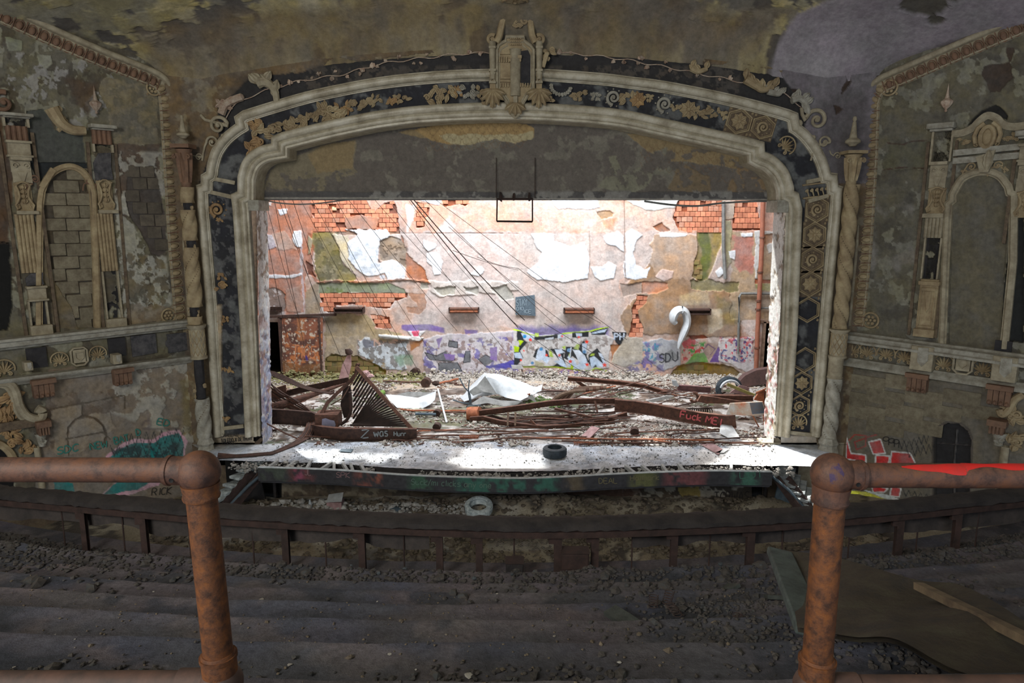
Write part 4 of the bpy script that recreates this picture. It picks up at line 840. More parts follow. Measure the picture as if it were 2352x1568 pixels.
# arch frieze
FR = [('acanthus_fragment', 586, 289, 15, 'orng'), ('acanthus_fragment', 589, 334, 22, 'orng'), ('acanthus_fragment', 616, 302, 22, 'orn'), ('acanthus_fragment', 668, 289, 20, 'orn'), ('acanthus_fragment', 690, 277, 18, 'orn'), ('acanthus_fragment', 713, 268, 14, 'orn'),
      ('acanthus_fragment', 738, 257, 18, 'orn'), ('acanthus_fragment', 769, 259, 20, 'orn'), ('acanthus_fragment', 757, 277, 12, 'orn'), ('acanthus_fragment', 790, 251, 13, 'orng'), ('acanthus_fragment', 818, 242, 14, 'orn'), ('acanthus_fragment', 843, 235, 11, 'orn'), ('acanthus_fragment', 868, 232, 12, 'orn'),
      ('acanthus_fragment', 899, 230, 10, 'orng'), ('acanthus_fragment', 924, 226, 12, 'orn'), ('acanthus_fragment', 996, 224, 18, 'orn'), ('acanthus_fragment', 1025, 212, 18, 'orn'), ('acanthus_fragment', 1044, 208, 12, 'orng'), ('acanthus_fragment', 1074, 210, 15, 'white'), ('acanthus_fragment', 1112, 213, 13, 'orn'),
      ('garland_fragment', 1288, 214, 20, 'white'), ('acanthus_fragment', 1326, 218, 13, 'orn'), ('acanthus_fragment', 1368, 221, 10, 'white'), ('scroll_boss', 1409, 225, 20, 'white'), ('acanthus_fragment', 1437, 228, 15, 'orn'), ('rosette_fragment', 1464, 229, 19, 'orng'), ('acanthus_fragment', 1488, 224, 9, 'orn'),
      ('scroll_boss', 1526, 240, 21, 'white'), ('rosette_boss', 1581, 252, 21, 'orn'), ('acanthus_fragment', 1552, 247, 10, 'orn'), ('acanthus_fragment', 1606, 260, 13, 'orn'), ('acanthus_fragment', 1628, 257, 12, 'orn'), ('acanthus_fragment', 1655, 261, 11, 'orn')]
for nm, x, y, r, m in FR:
    if nm == 'acanthus_fragment': orn(nm, lambda mb, f, R: o_cluster(mb, f, R, rs, 9), x, y, r*1.25, rs.uniform(-.3, .3)-(x-1190)*.00035, m)
    elif nm == 'scroll_boss': orn(nm, o_swirl, x, y, r, .2, m)
    elif nm == 'garland_fragment':
        f = onw(PRO, x, y-6, 0); mb = MB(); R = r*mp
        for i in range(11):
            t = -1.5+3*i/10; mb.leaf(f.at(R*1.1*math.sin(t), -R*.9*math.cos(t)*1.0+.1, .03, t+math.pi/2), R*.36, R*.5, R*.2, ribs=2, n=4, m=5)
        part(nm, mb, M[m], arch)
    else: orn(nm, o_rosette, x, y, r, .1, m)
# framed hexagons with flat backs
def hexpanel(x, y, rpx, kind, rot=0, m='orn', back=True, pl=PRO, ry=None, nm='hexagon_panel'):
    f = onw(pl, x, y, -.04, rot); R = rpx*pl.m(x, y); mb = MB(); Ry = (ry or rpx*1.05)*pl.m(x, y)
    if back: bk = MB(); bk.box(f, -R*1.1, R*1.1, -Ry*1.04, Ry*1.04, -.02, .0)
    o_hex(mb, f, R, Ry)
    for s in (-1, 1):
        for t in (-1, 1): mb.spiral(f.at(s*R*.92, t*Ry*.86, .0), R*.16, 1.3, .3, 12, s, 5)
    o = part(nm, mb, M[m], arch); mb = MB()
    if back: part('backing', bk, M['brown'], o, smooth=None)
    if kind == 'r': o_rosette(mb, f.at(0, 0, .0), R*.72, 8); part('rosette', mb, M[m], o)
    elif kind == 's': o_swirl(mb, f.at(0, 0, .0), R*.66); part('scroll', mb, M[m], o)
    elif kind == 'p': o_palm(mb, f.at(0, 0, .0), R*.55); part('palmette', mb, M[m], o)
    return o
hexpanel(1697, 279, 27, 'r', -.24); hexpanel(1752, 293, 25, 's', -.24)
for x, y, k, m in [(1876, 481, 's', 'orn'), (1870, 539, 'r', 'orn'), (1865, 596, 's', 'orn'), (1860, 652, 'r', 'orn')]: hexpanel(x, y, 25, k, .03, m, ry=29)
hexpanel(1855, 711, 25, '', .03, 'orn', False, ry=29); hexpanel(1841, 879, 23, 'r', .05, 'orn', False, ry=27); hexpanel(1836, 931, 22, 's', .05, 'orn', False, ry=26)
hexpanel(1848, 826, 24, '', .04, 'orn', False, ry=29); orn('palmette', o_palm, 1833, 968, 19, 0, 'orn')
def waves(mb, f, R):
    for k in range(5): mb.spiral(f.at((k-2)*R*.42, R*.05, .02), R*.22, 1.2, .3, 14, 1, 6, tail=[(.2*R, -R*.5)]); 
    for s in (-1, 1): mb.tube([f.pt(-R*1.15, s*R*.55, .02), f.pt(R*1.15, s*R*.55, .02)], R*.08, 6, nrm=f.n)
orn('wave_panel', waves, 1874, 437, 27, .12, 'orn'); orn('palmette', o_palm, 1808, 333, 20, -.9, 'orn')
# left jamb frieze: what is left of it
for x, y, r, m in [(500, 482, 20, 's'), (513, 655, 20, 'c'), (509, 632, 12, 'c'), (505, 735, 12, 'c'), (520, 732, 10, 'c'), (513, 846, 11, 'c'), (530, 850, 12, 'c'), (519, 962, 14, 'c'), (505, 505, 9, 'c')]:
    orn('ornament_fragment', (lambda mb, f, R: o_swirl(mb, f, R)) if m == 's' else (lambda mb, f, R: o_cluster(mb, f, R, rs, 5, 1)), x, y, r, 0, 'orng')
mb = MB()
for a, b in (((484, 409), (540, 420)), ((484, 441), (532, 452)), ((500, 985), (560, 978))): mb.beam(PRO.hit(*a, .0), PRO.hit(*b, .0), .10, .06, PRO.n)
part('frieze_rail', mb, M['cream'], arch)
for (a, b, c, d) in ((1852, 418, 1892, 410), (1856, 462, 1902, 449), (1810, 992, 1870, 999)):
    mb = MB(); mb.beam(PRO.hit(a, b, .0), PRO.hit(c, d, .0), .10, .07, PRO.n); part('frieze_rail', mb, M['cream'], arch)
# fragments that still hang from the wires over the arch
T = curve([(500, 300), (540, 238), (600, 208), (690, 182), (780, 168), (880, 142), (985, 128), (1090, 118), (1260, 116), (1400, 128), (1520, 148), (1640, 172), (1730, 190), (1800, 212), (1840, 240)], 9)
TX = np.array([t[0] for t in T]); TY = np.array([t[1] for t in T])
for px in [645, 665, 685, 702, 716, 732, 762, 770, 797, 826, 832, 855, 866, 886, 915, 950, 965, 979, 1010, 1042, 1075, 1079, 1103, 1285, 1310, 1345, 1409, 1432, 1465, 1474, 1486, 1528, 1538, 1600, 1652, 1676, 1470]:
    if 1110 < px < 1262: continue
    py = np.interp(px, TX, TY) + rs.uniform(-7, 14); mb = MB(); o_chunk(mb, onw(PRO, px, py, .0, rs.uniform(-.4, .4)), rs.uniform(3.0, 6.5)*mp, rs); part('plaster_fragment', mb, M['frag'], arch)
mb = MB(); mb.tube([PRO.hit(x, y+4+3*math.sin(x*.09), .02) for x, y in T], .012, 5); part('hanging_wire', mb, M['frag'], arch)
# scrolls crowning the shoulders of the arch
def volute(mb, f, R, flip, tail):
    mb.spiral(f, R, 1.5, .17, 44, flip, 8, tail=[(a*R, b*R) for a, b in tail]); mb.spiral(f.at(0, 0, -.03), R*.84, 1.5, .09, 40, flip, 6)
for x, y, r, fl, tail in [(503, 289, 26, -1, [(1.5, .9), (1.15, .5)]), (489, 327, 17, 1, [(-1.6, -2.4), (-1.4, -1.4), (-1.1, -.5)]), (457, 361, 10, -1, [(1.9, 1.2), (1.5, .4)]),
                         (1874, 276, 30, 1, [(-1.2, .9), (-1.1, .4)]), (1892, 327, 17, -1, [(1.6, -2.4), (1.4, -1.4), (1.1, -.5)]), (1923, 358, 10, 1, [(-1.9, 1.2), (-1.5, .4)])]:
    mb = MB(); volute(mb, onw(PRO, x, y, .02), r*mp, fl, tail); part('volute', mb, M['cream'], arch)
mb = MB(); o_cluster(mb, onw(PRO, 520, 238, 0, .4), 18*mp, rs, 9); mb.tube([PRO.hit(*q, .04) for q in curve([(508, 262), (518, 240), (540, 228), (560, 221)], 5)], [.1]*15+[.04], 7); part('acanthus_spray', mb, M['frag'], arch)
def spray(pts, r, m='orn'):
    mb = MB(); c = curve(pts, 5); mb.tube([PRO.hit(*q, .06) for q in c], np.linspace(r, r*.6, len(c)), 8); 
    for q in c[::3]: mb.leaf(onw(PRO, q[0], q[1], .05, rs.uniform(-1, 1)), r*2.4, r*1.6, r, ribs=2, n=5, m=5)
    return part('acanthus_spray', mb, M[m], arch)
spray([(592, 192), (606, 188), (622, 196), (632, 212), (636, 236)], .13, 'cream'); spray([(1588, 156), (1604, 164), (1624, 158)], .09); spray([(1712, 182), (1738, 198), (1752, 206), (1776, 200)], .11)
spray([(1764, 210), (1786, 216), (1794, 214)], .08, 'white'); spray([(1818, 230), (1838, 226), (1852, 242), (1858, 262)], .10, 'white')
mb = MB()
for s, x0, y0, r in ((1, 545, 290, 6), (1, 512, 312, 5), (-1, 1836, 283, 8), (-1, 1868, 316, 6), (-1, 1884, 345, 5), (1, 505, 340, 4)): mb.ell(onw(PRO, x0, y0, .05), r*mp, r*mp, .06, 6, 10)
part('leaf_boss', mb, M['cream'], arch)
# ---- the cartouche on the crown of the arch ------------------------------------
f0 = onw(PRO, 1185, 175, .22); k = mp
def q4(x, y): return ((950+x/4.704-1185)*k, (175-20-y/4.704)*k)
car = thing('heraldic_cartouche', 'carved shield cartouche with a castle relief on the crown of the arch', 'ornament', f0.pt(0, -1.0, 0))
sh = [q4(*p) for p in [(925, 420), (1000, 380), (1000, 340), (1190, 340), (1190, 380), (1260, 430), (1290, 470), (1290, 880), (1230, 920), (1180, 1000), (1150, 1100), (1100, 1150), (1050, 1100), (1010, 990), (960, 920), (905, 880), (905, 470)]]
mb = MB(); mb.prism([f0.pt(a, b, -.24) for a, b in sh], f0.n*.24); part('shield', mb, M['orn'], car, smooth=None)
mb = MB(); mb.tube([f0.pt(a, b, .01) for a, b in sh], .045, 7, closed=True, nrm=f0.n); mb.tube([f0.pt(a*.86, b*.88-.01, .0) for a, b in sh], .02, 6, closed=True, nrm=f0.n); part('shield_border', mb, M['cream'], car)
hl = [q4(*p) for p in [(1160, 480), (1230, 470), (1275, 560), (1280, 760), (1240, 830), (1150, 790), (1140, 650)]]
mb = MB(); mb.prism([f0.pt(a, b, .0) for a, b in hl], f0.n*.008); part('broken_hole', mb, M['black'], car, smooth=None, label='dark jagged hole in the shield')
mb = MB()
def bx(mb, x0, y0, x1, y1, h, c=0.0): a = q4(x0, y0); b = q4(x1, y1); mb.box(f0, min(a[0], b[0]), max(a[0], b[0]), min(a[1], b[1]), max(a[1], b[1]), c, h)
for a in ((1035, 560, 1160, 590, .09), (1030, 530, 1165, 560, .12), (940, 500, 1060, 515, .05), (940, 740, 1060, 760, .05), (940, 770, 1060, 790, .05), (1060, 840, 1140, 860, .08)): bx(mb, *a)
for x in range(930, 1030, 24): bx(mb, x, 540, x+10, 595, .06)
for x in range(940, 1270, 26):
    if not 1050 < x < 1140: bx(mb, x, 800, x+12, 840, .05)
for i in range(3):
    for j in range(6): bx(mb, 1045+j*20, 350+i*30, 1060+j*20, 365+i*30, .04)
part('castle_relief', mb, M['orn'], car, smooth=None, kind='stuff')
mb = MB(); c = q4(1100, 700); mb.lathe([(.0, -.56), (.13, -.55), (.13, .54), (.15, .56), (0, .57)], f0.at(c[0], c[1]-.0, .02), 20, tw=lambda a, z: .12*math.sin(2*a+z*16)); part('twisted_tower', mb, M['cream'], car)
mb = MB(); c = q4(1100, 950); mb.beam(f0.pt(c[0], c[1]+.35, .04), f0.pt(c[0], c[1]-.42, .04), .10, .06, f0.n); part('tower_stem', mb, M['cream'], car)
for s, x in ((-1, 860), (1, 1348)):
    p = part('side_pilaster', MB().box(f0, q4(x-30, 0)[0], q4(x+30, 0)[0], q4(0, 1040)[1], q4(0, 430)[1], -.1, .08), M['orn'], car)
    mb = MB(); c = q4(x, 580); mb.lathe([(.0, -.45), (.075, -.45), (.075, .45), (0, .45)], f0.at(c[0], c[1], .08), 16, tw=lambda a, z: .22*math.sin(2*a+z*18)); part('twisted_shaft', mb, M['cream'], p)
    mb = MB()
    for y in (465, 690, 810): a = q4(x-36, y); b = q4(x+36, y-22); mb.box(f0, a[0], b[0], a[1], b[1], .0, .17)
    for t in (-1, 1): a = q4(x-26, 700+45-45*t); b = q4(x+26, 700+45+45*t); mb.beam(f0.pt(a[0], a[1], .1), f0.pt(b[0], b[1], .1), .03, .04, f0.n)
    part('collar', mb, M['cream'], p)
    mb = MB(); c = q4(x, 870)
    for j in range(7): mb.leaf(f0.at(c[0], c[1], .1, math.pi+(j-3)*.42), .46-.04*abs(j-3), .15, .10, curl=.6, ribs=1)
    part('acanthus_foot', mb, M['orn'], p)
    # scrolled shoulders
    R = .17; c = q4(855 if s < 0 else 1352, 375)
    mb = MB(); fs = f0.at(c[0], c[1], .05); mb.spiral(fs, R, 1.35, .3, 30, s, 8)
    top = [q4(*p_) for p_ in ([(900, 400), (930, 340), (950, 260), (965, 200), (980, 165)] if s < 0 else [(1310, 400), (1275, 330), (1262, 250), (1250, 190), (1215, 150)])]
    cv = curve(top, 5); mb.tube([f0.pt(a, b, .06) for a, b in cv], .085, 8, nrm=f0.n); 
    if s > 0: c = q4(1195, 195); mb.spiral(f0.at(c[0], c[1], .08), .14, 1.3, .3, 22, -1, 8); cc_ = q4(1110, 235); o_cluster(mb, f0.at(cc_[0], cc_[1], .05), .16, rs, 6, 1)
    part('scrolled_shoulder', mb, M['orn'], car)
mb = MB(); cc_ = q4(1450, 500); o_cluster(mb, f0.at(cc_[0], cc_[1], -.05, .6), .2, rs, 5, 1.4); a = q4(1430, 640); mb.beam(f0.pt(cc_[0]-.05, cc_[1], 0), f0.pt(a[0]-.1, a[1], 0), .1, .1, f0.n); part('side_crest', mb, M['orn'], car)
for s in (-1, 1):
    mb = MB(); c = q4(1100+s*330, 960); o_cluster(mb, f0.at(c[0], c[1], -.04), .16, rs, 5, 1); part('side_leaf', mb, M['orn'], car)
mb = MB(); c = q4(1100, 1050)
for j in range(5): mb.leaf(f0.at(c[0], c[1]+.12, .06, math.pi+(j-2)*.5), .32, .16, .12, curl=.6, ribs=1)
part('pendant_leaf', mb, M['orn'], car)
# ================================================================== TWISTED COLUMNS
def column(side, segs, label):
    Yc = YP-.42; pc = VP(Yc)
    x0 = pc.hit(segs[0][3], segs[0][1])[0]; xb = pc.hit(segs[-1][3], segs[-1][2])[0]; xm = .5*(x0+xb)
    base = np.array([xm, Yc, pc.hit(segs[-1][3], segs[-1][2])[2]]); t = thing('twisted_column', label, 'column', base)
    for kind, y0, y1, px, w in segs:
        a = pc.hit(px, y0); b = pc.hit(px, y1); h = a[2]-b[2]; R = w*.5*pc.m(px, y0); f = Frame((.5*(a[0]+b[0]), Yc, b[2]), (1, 0, 0), (0, 0, 1), (0, -1, 0)); mb = MB()
        if kind == 'finial':
            mb.lathe([(0, h), (R*.25, h*.97), (R*.35, h*.88), (R*.2, h*.82), (R*.3, h*.78), (R*.45, h*.5), (R*.62, h*.28), (R*1.15, h*.2), (R*1.2, h*.12), (R*.7, h*.06), (R*.5, 0), (0, 0)], f, 14); part('finial', mb, M['cream'], t)
        elif kind == 'capital':
            mb.lathe([(0, 0), (R*.62, 0), (R*.66, h*.3), (R*.85, h*.7), (R*1.1, h*.78)], f, 14); mb.box(f, -R*1.25, R*1.25, h*.8, h*.88, -R*1.2, R*1.2)
            for j in range(8):
                a_ = j*math.pi/4; fr_ = Frame(f.pt(R*.68*math.cos(a_), h*.1, R*.68*math.sin(a_)), -f.u*math.sin(a_)+f.n*math.cos(a_), f.v, f.u*math.cos(a_)+f.n*math.sin(a_)); mb.leaf(fr_, h*.6, R*.6, R*.3, curl=1.3, ribs=1, n=6, m=4)
            for s in (-1, 1): mb.spiral(f.at(s*R*.9, h*.62, R*.9), R*.42, 1.3, .3, 20, s, 6)
            part('capital', mb, M['orn'] if side > 0 else M['red'], t)
        elif kind in ('shaft', 'shaftw'):
            nz = max(8, int(h/.04)); pr = [(R*1.0, h*i/nz) for i in range(nz+1)]
            mb.lathe(pr, f, 28, tw=lambda a_, z: .34*abs(math.sin(a_*1.5*-side+z*5.6))-.2); part('shaft', mb, M['orn'] if kind == 'shaft' else M['white'], t)
            mb = MB()
            for j in range(2):       # pricked rows along the twist
                for z in np.arange(.04, h-.04, .055):
                    a_ = (z*5.6+math.pi*j+.5)/1.5*side; p_ = f.pt(R*1.02*math.cos(a_), z, R*1.02*math.sin(a_))
                    if p_[1] < Yc: mb.rock(p_, R*.07, rs, (1, 1, 1))
            part('pearl_row', mb, M['brown'], t, smooth=None, kind='stuff')
        elif kind == 'dark':
            mb.lathe([(R*.72, 0), (R*.66, h*.3), (R*.74, h*.6), (R*.68, h)], f, 12, tw=lambda a_, z: .12*math.sin(5*a_+z*9)); part('exposed_core', mb, M['black'], t)
            mb = MB()
            for j in range(3):
                z = rs.uniform(0, h*.9); a_ = rs.choice([.35, 2.8])+rs.uniform(-.2, .2); mb.rock(f.pt(R*.85*math.cos(a_), z, R*.85*math.sin(a_)), R*.3, rs, (1, .6, 1.4))
            part('plaster_shard', mb, M['orn'], t)
        elif kind == 'drum':
            mb.lathe([(0, 0), (R*1.15, 0), (R*1.18, h*.05), (R, h*.09), (R, h*.86), (R*1.2, h*.9), (R*1.35, h*.98), (0, h)], f, 22); part('drum', mb, M['cream'], t)
            mb = MB()
            for s in (-1, 1):
                for j in range(10):
                    a0 = j*2*math.pi/10; mb.tube([f.pt(R*1.01*math.cos(a0+s*q*1.5), h*(.1+.74*q), R*1.01*math.sin(a0+s*q*1.5)) for q in np.linspace(0, 1, 9)], R*.06, 4, nrm=(0, 0, 1))
            part('lattice', mb, M['orn'], t)
        elif kind == 'plain':
            mb.lathe([(R, 0), (R*1.08, h*.04), (R, h*.1), (R, h*.9), (R*1.12, h), (0, h)], f, 20); part('plain_drum', mb, M['cream'], t)
        elif kind == 'base':
            mb.lathe([(0, h), (R*.8, h), (R*.95, h*.88), (R*1.1, h*.8), (R*.9, h*.7), (R*1.0, h*.6), (R*1.12, h*.5), (R*1.12, 0), (0, 0)], f, 8 if side < 0 else 8); part('base', mb, M['white'], t)
    return t
column(-1, [('finial', 264, 318, 419, 24), ('capital', 318, 430, 424, 34), ('shaft', 430, 466, 430, 28), ('dark', 466, 482, 432, 26), ('shaft', 482, 552, 435, 30), ('dark', 552, 568, 440, 27), ('shaft', 568, 704, 443, 31), ('dark', 704, 726, 447, 27), ('shaft', 726, 744, 449, 30), ('drum', 744, 823, 454, 32),
            ('dark', 823, 914, 459, 30), ('shaftw', 914, 1004, 467, 30), ('base', 1004, 1062, 474, 36)], 'battered twisted column left of the stage with black gaps in its shaft')
column(1, [('finial', 266, 336, 1961, 28), ('capital', 336, 424, 1958, 36), ('shaft', 424, 754, 1943, 31), ('drum', 754, 820, 1926, 34), ('plain', 820, 868, 1919, 32), ('shaftw', 868, 1004, 1911, 30), ('base', 1004, 1062, 1901, 42)], 'nearly whole twisted column right of the stage with a brown spiral shaft')
# ================================================================== SIDE WALLS
# left
X, Y = pxgrid(-30, -40, 470, 1180, 2)
P = Paint(X, Y, A(78, 74, 58)); c1 = crop(0, 0, 3.137); c2 = crop(0, 450, 3.137); c8 = crop(0, 850, 3.793)
P.patches(.52, 60, 131, A(64, 58, 46), .008); P.patches(.60, 36, 132, A(98, 96, 80), .016); P.patches(.62, 24, 133, A(104, 102, 98), .02, region=[(0, 120), (260, 120), (260, 300), (0, 300)])
P.poly(c1(270, 400, 370, 400, 380, 460, 330, 500, 280, 450), A(106, 106, 88), .025, amp=3); P.poly(c1(40, 270, 160, 290, 160, 370, 60, 370), A(98, 100, 80), .025, amp=3)
P.poly(c1(750, 560, 1130, 620, 1140, 1040, 820, 1040, 780, 800, 700, 640), A(94, 86, 66), .01, amp=6); P.patches(.5, 18, 134, A(76, 72, 60), .014, region=[(240, 190), (370, 200), (370, 330), (250, 330)], alpha=.7)
P.poly(c1(560, 580, 700, 600, 640, 860, 560, 740, 470, 560), A(64, 50, 38), None, amp=8, soft=10, alpha=.8)
P.poly(c1(830, 1040, 1150, 1040, 1150, 1568, 830, 1568), A(72, 60, 50), 0, amp=5)
P.patches(.48, 16, 135, A(112, 108, 98), .03, region=c1(830, 1080, 1200, 1100, 1200, 1400, 830, 1568)); P.patches(.47, 18, 136, A(122, 120, 108), .03, region=c2(830, 0, 900, 0, 940, 140, 1000, 300, 1080, 400, 1200, 440, 1240, 800, 1000, 920, 860, 900))
P.poly(c2(840, 100, 950, 180, 1000, 330, 950, 400, 860, 420), A(118, 116, 104), .03, amp=6)
P.poly(c2(900, 780, 1250, 780, 1250, 900, 900, 920), A(100, 86, 66), .01, amp=8, alpha=.8)
P.patches(.52, 15, 137, A(86, 76, 54), .015, region=c2(860, 400, 1180, 440, 1240, 800, 880, 860), alpha=.9)
BRK = c2(930, -200, 1110, -220, 1200, 180, 1205, 380, 1150, 440, 1080, 420, 1060, 340, 1000, 250, 940, 150, 900, 0)
P.poly(BRK, A(58, 52, 48), -.02, amp=3)
P.poly([(60, 255), (100, 250), (125, 300), (190, 300), (200, 390), (70, 390)], A(56, 58, 54), -.02, amp=3)
NIC = [(92, 752), (96, 470), (104, 430), (128, 395), (160, 385), (195, 398), (212, 440), (222, 752)]
P.poly(NIC, A(58, 50, 38), -.08, amp=0); P.poly([(68, 372), (204, 374), (206, 420), (190, 396), (160, 384), (125, 392), (90, 420)], A(30, 34, 36), -.06, amp=0)
P.poly(c2(230, 100, 300, 300, 400, 620, 520, 800, 560, 950, 300, 950, 250, 500), A(84, 74, 54), -.02, amp=3, alpha=.9)
P.poly([(-30, 540), (22, 560), (30, 700), (20, 760), (-30, 760)], A(14, 14, 13), -.1, amp=3); P.poly([(-30, 250), (0, 260), (30, 400), (20, 560), (-30, 560)], A(64, 48, 34), None, amp=4, soft=6)
P.poly(c8(420, 0, 1800, -80, 1800, 900, 1600, 1160, 300, 1060), A(96, 86, 74), .0, amp=6)
P.patches(.46, 30, 138, A(118, 114, 104), .02, region=c8(1000, 0, 1680, -80, 1700, 640, 1300, 500, 950, 360)); P.patches(.5, 34, 139, A(82, 70, 58), .006, region=c8(420, 0, 1100, 0, 1000, 400, 420, 700))
P.poly(c8(430, 340, 700, 300, 720, 400, 960, 360, 1000, 500, 900, 600, 600, 740, 480, 740), A(104, 94, 80), .015, amp=6)
P.stroke(c8(590, 560, 600, 500, 660, 430, 740, 400, 830, 420, 900, 480, 930, 560, 910, 660), 5, A(70, 58, 44), 1, amp=1.5, depth=-.02)
for a in (c8(720, 280, 720, 390), c8(1090, 230, 1090, 330), c8(590, 560, 600, 740), c8(440, 340, 720, 290, 1080, 220), c8(580, 600, 900, 540, 960, 600)): P.stroke(a, 3, A(72, 62, 48), 1, amp=1.5, depth=-.01)
P.poly(c8(1560, 100, 1720, 60, 1720, 560, 1600, 560), A(92, 82, 46), None, amp=10, soft=10, alpha=.6)
# graffiti, left wall
TE = A(24, 92, 92); PKK = A(150, 112, 126)
P.poly(c8(920, 750, 1040, 650, 1180, 590, 1340, 610, 1420, 540, 1560, 520, 1630, 620, 1610, 760, 1500, 800, 920, 780), PKK, None, amp=2); P.poly(c8(940, 770, 1050, 680, 1180, 630, 1340, 630, 1430, 570, 1560, 545, 1605, 640, 1590, 780, 940, 790), TE, None, amp=2)
P.patches(.5, 8, 140, A(28, 52, 56), None, region=c8(980, 680, 1560, 620, 1560, 780, 980, 780), alpha=.9)
P.poly(c8(860, 1110, 1020, 960, 1400, 960, 1380, 1000, 1150, 1080, 1000, 1110), PKK, None, amp=2); P.poly(c8(890, 1090, 1030, 960, 1360, 950, 1200, 1040, 1020, 1070), TE, None, amp=2)
P.poly(c8(470, 960, 640, 980, 650, 1100, 470, 1090), TE, None, amp=2); P.stroke(c8(1240, 480, 1260, 440, 1310, 440, 1310, 490, 1250, 510, 1560, 510), 4, A(66, 58, 60), 4, .7); P.stroke(c8(1290, 380, 1300, 760), 5, A(76, 68, 70), 5, .5)
def zig(x0, y0, x1, y1, n, a): return [(x0+(x1-x0)*i/n, y0+(y1-y0)*i/n + (a if i % 2 else -a)) for i in range(n+1)]
for q in (zig(1080, 620, 1600, 560, 16, 60), zig(960, 700, 1600, 720, 18, 50)): P.stroke([c8(*p)[0] for p in q], 1.6, A(34, 40, 42), 1, amp=.5)
grime(P, .22, 9, .1)
wall_left = relief('wall_left', X, Y, wallsurf(LW), P, M['vcol'], kind='structure')
def wsurf(pl, off): return lambda x, y: pl.hit(x, y, off)
tealm = flat('teal_marker', A(20, 92, 84)); blk = flat('black_marker', A(30, 28, 28))
painted('graffiti_writing', letters('SDC', (131, 1044), (184, 1034), 16, .15) + letters('NEW', (208, 1033), (250, 1026), 15) + letters('BAT', (264, 1020), (300, 1011), 15) + letters('D', (314, 1000), (326, 998), 14) + letters('ED', (360, 974), (390, 980), 14, .1), 3, wsurf(LW, .036), tealm, None, label='teal lettering above the bubble graffiti on the left wall', cat='graffiti')
painted('graffiti_writing', letters('RICK', (348, 1138), (396, 1134), 16, .2), 1.6, wsurf(LW, .036), blk, None, label='thin black tag low on the left wall under the teal paint', cat='graffiti')
painted('graffiti_writing', letters('CAREERZ', (508, 1004), (548, 1001), 8) + letters('TOLEDO X DETROIT', (508, 1017), (580, 1010), 9) + letters('CHEGG', (512, 1027), (542, 1023), 11) + letters('PEWPR', (506, 1042), (556, 1036), 11), 1.3, wsurf(PRO, .055), blk, None, label='black marker writing on the pier left of the stage', cat='graffiti')
nb += lay(LW, NIC, 60, 29, wall_left, 'block', d=.05, off=-.06, gap=2, miss=0, jd=.008, name='block') + lay(LW, BRK, 34, 28, wall_left, 'blockr', d=.04, off=-.008, gap=2.5, miss=.05, jd=.006, name='block')
# right
X, Y = pxgrid(1880, -60, 2390, 1180, 2)
P = Paint(X, Y, A(76, 72, 58)); c6 = crop(1850, 0, 3.1354); c7 = crop(1750, 450, 3.136); c9 = crop(2080, 220, 5.228); ce = crop(1750, 900, 2.347)
P.patches(.52, 60, 151, A(64, 60, 50), None, soft=.1); P.patches(.60, 30, 152, A(92, 90, 76), .01); P.patches(.57, 60, 153, A(92, 88, 80), .008, region=c7(800, 0, 1180, 0, 1100, 980, 760, 980), soft=.1)
P.poly(c6(1290, 480, 1480, 440, 1500, 340, 1440, 340, 1500, 560, 1400, 660, 1330, 660, 1270, 540), A(54, 44, 36), -.02, amp=4)
P.poly(c6(590, 1030, 880, 1020, 880, 1210, 560, 1225, 550, 1130, 590, 1090), A(70, 68, 54), -.025, amp=3); P.stroke(c6(590, 1030, 700, 1040, 760, 1018, 870, 1012), 3, A(58, 40, 32), 1, amp=1.5)
P.stroke(c6(560, 1222, 700, 1205, 880, 1212), 2.5, A(58, 40, 32), 1, amp=1.5)
P.poly(c6(1170, 900, 1260, 800, 1370, 750, 1460, 830, 1450, 860, 1380, 830, 1290, 870), A(28, 27, 26), -.04, amp=3)
P.poly(c7(1500, 760, 1640, 760, 1620, 900, 1520, 960, 1520, 820), A(58, 52, 44), .006, amp=6)
P.poly(c7(1820, 260, 1888, 0, 1888, 1050, 1710, 1050, 1740, 640), A(24, 26, 26), -.08, amp=4)
P.poly(c7(600, 1240, 2000, 1420, 1950, 2400, 500, 2300), A(80, 74, 62), .0, amp=4)
NR = [(2178, 800), (2186, 470), (2198, 440), (2226, 404), (2266, 396), (2300, 412), (2318, 440), (2316, 480), (2296, 800)]
P.poly(NR, A(74, 70, 58), -.07, amp=0)
DR = [(2146, 1160), (2146, 1000), (2156, 982), (2178, 972), (2202, 974), (2222, 990), (2230, 1010), (2226, 1160)]
P.poly([(x+(-5 if x < 2180 else 5), y-5) for x, y in DR], A(64, 58, 52), .02, amp=1); P.poly(DR, A(30, 29, 31), -.16, amp=0); P.stroke([(2196, 990), (2190, 1060), (2190, 1160)], 5, A(56, 54, 54), 1, amp=.6, depth=-.1); P.stroke([(2150, 1020), (2228, 1026)], 3, A(50, 46, 46), 1, depth=-.12)
for q in [ce(455, 240, 480, 330, 560, 340, 560, 380, 455, 360), ce(575, 270, 640, 255, 665, 330, 600, 335), ce(615, 340, 690, 345, 680, 400, 610, 400), ce(700, 320, 800, 330, 835, 400, 690, 400), ce(590, 500, 680, 520, 660, 540, 600, 540), ce(700, 500, 750, 520, 740, 565, 690, 560)]:
    P.poly([(x, y) for x, y in q], A(150, 40, 40), None, amp=1.5)
    P.stroke(q + [q[0]], 3, A(190, 190, 200), 1, amp=.6)
P.poly(ce(470, 530, 560, 540, 680, 580, 760, 600, 620, 615, 500, 590), A(166, 156, 50), None, amp=2); P.poly(ce(540, 525, 700, 560, 780, 600, 690, 590), A(150, 160, 170), None, amp=2)
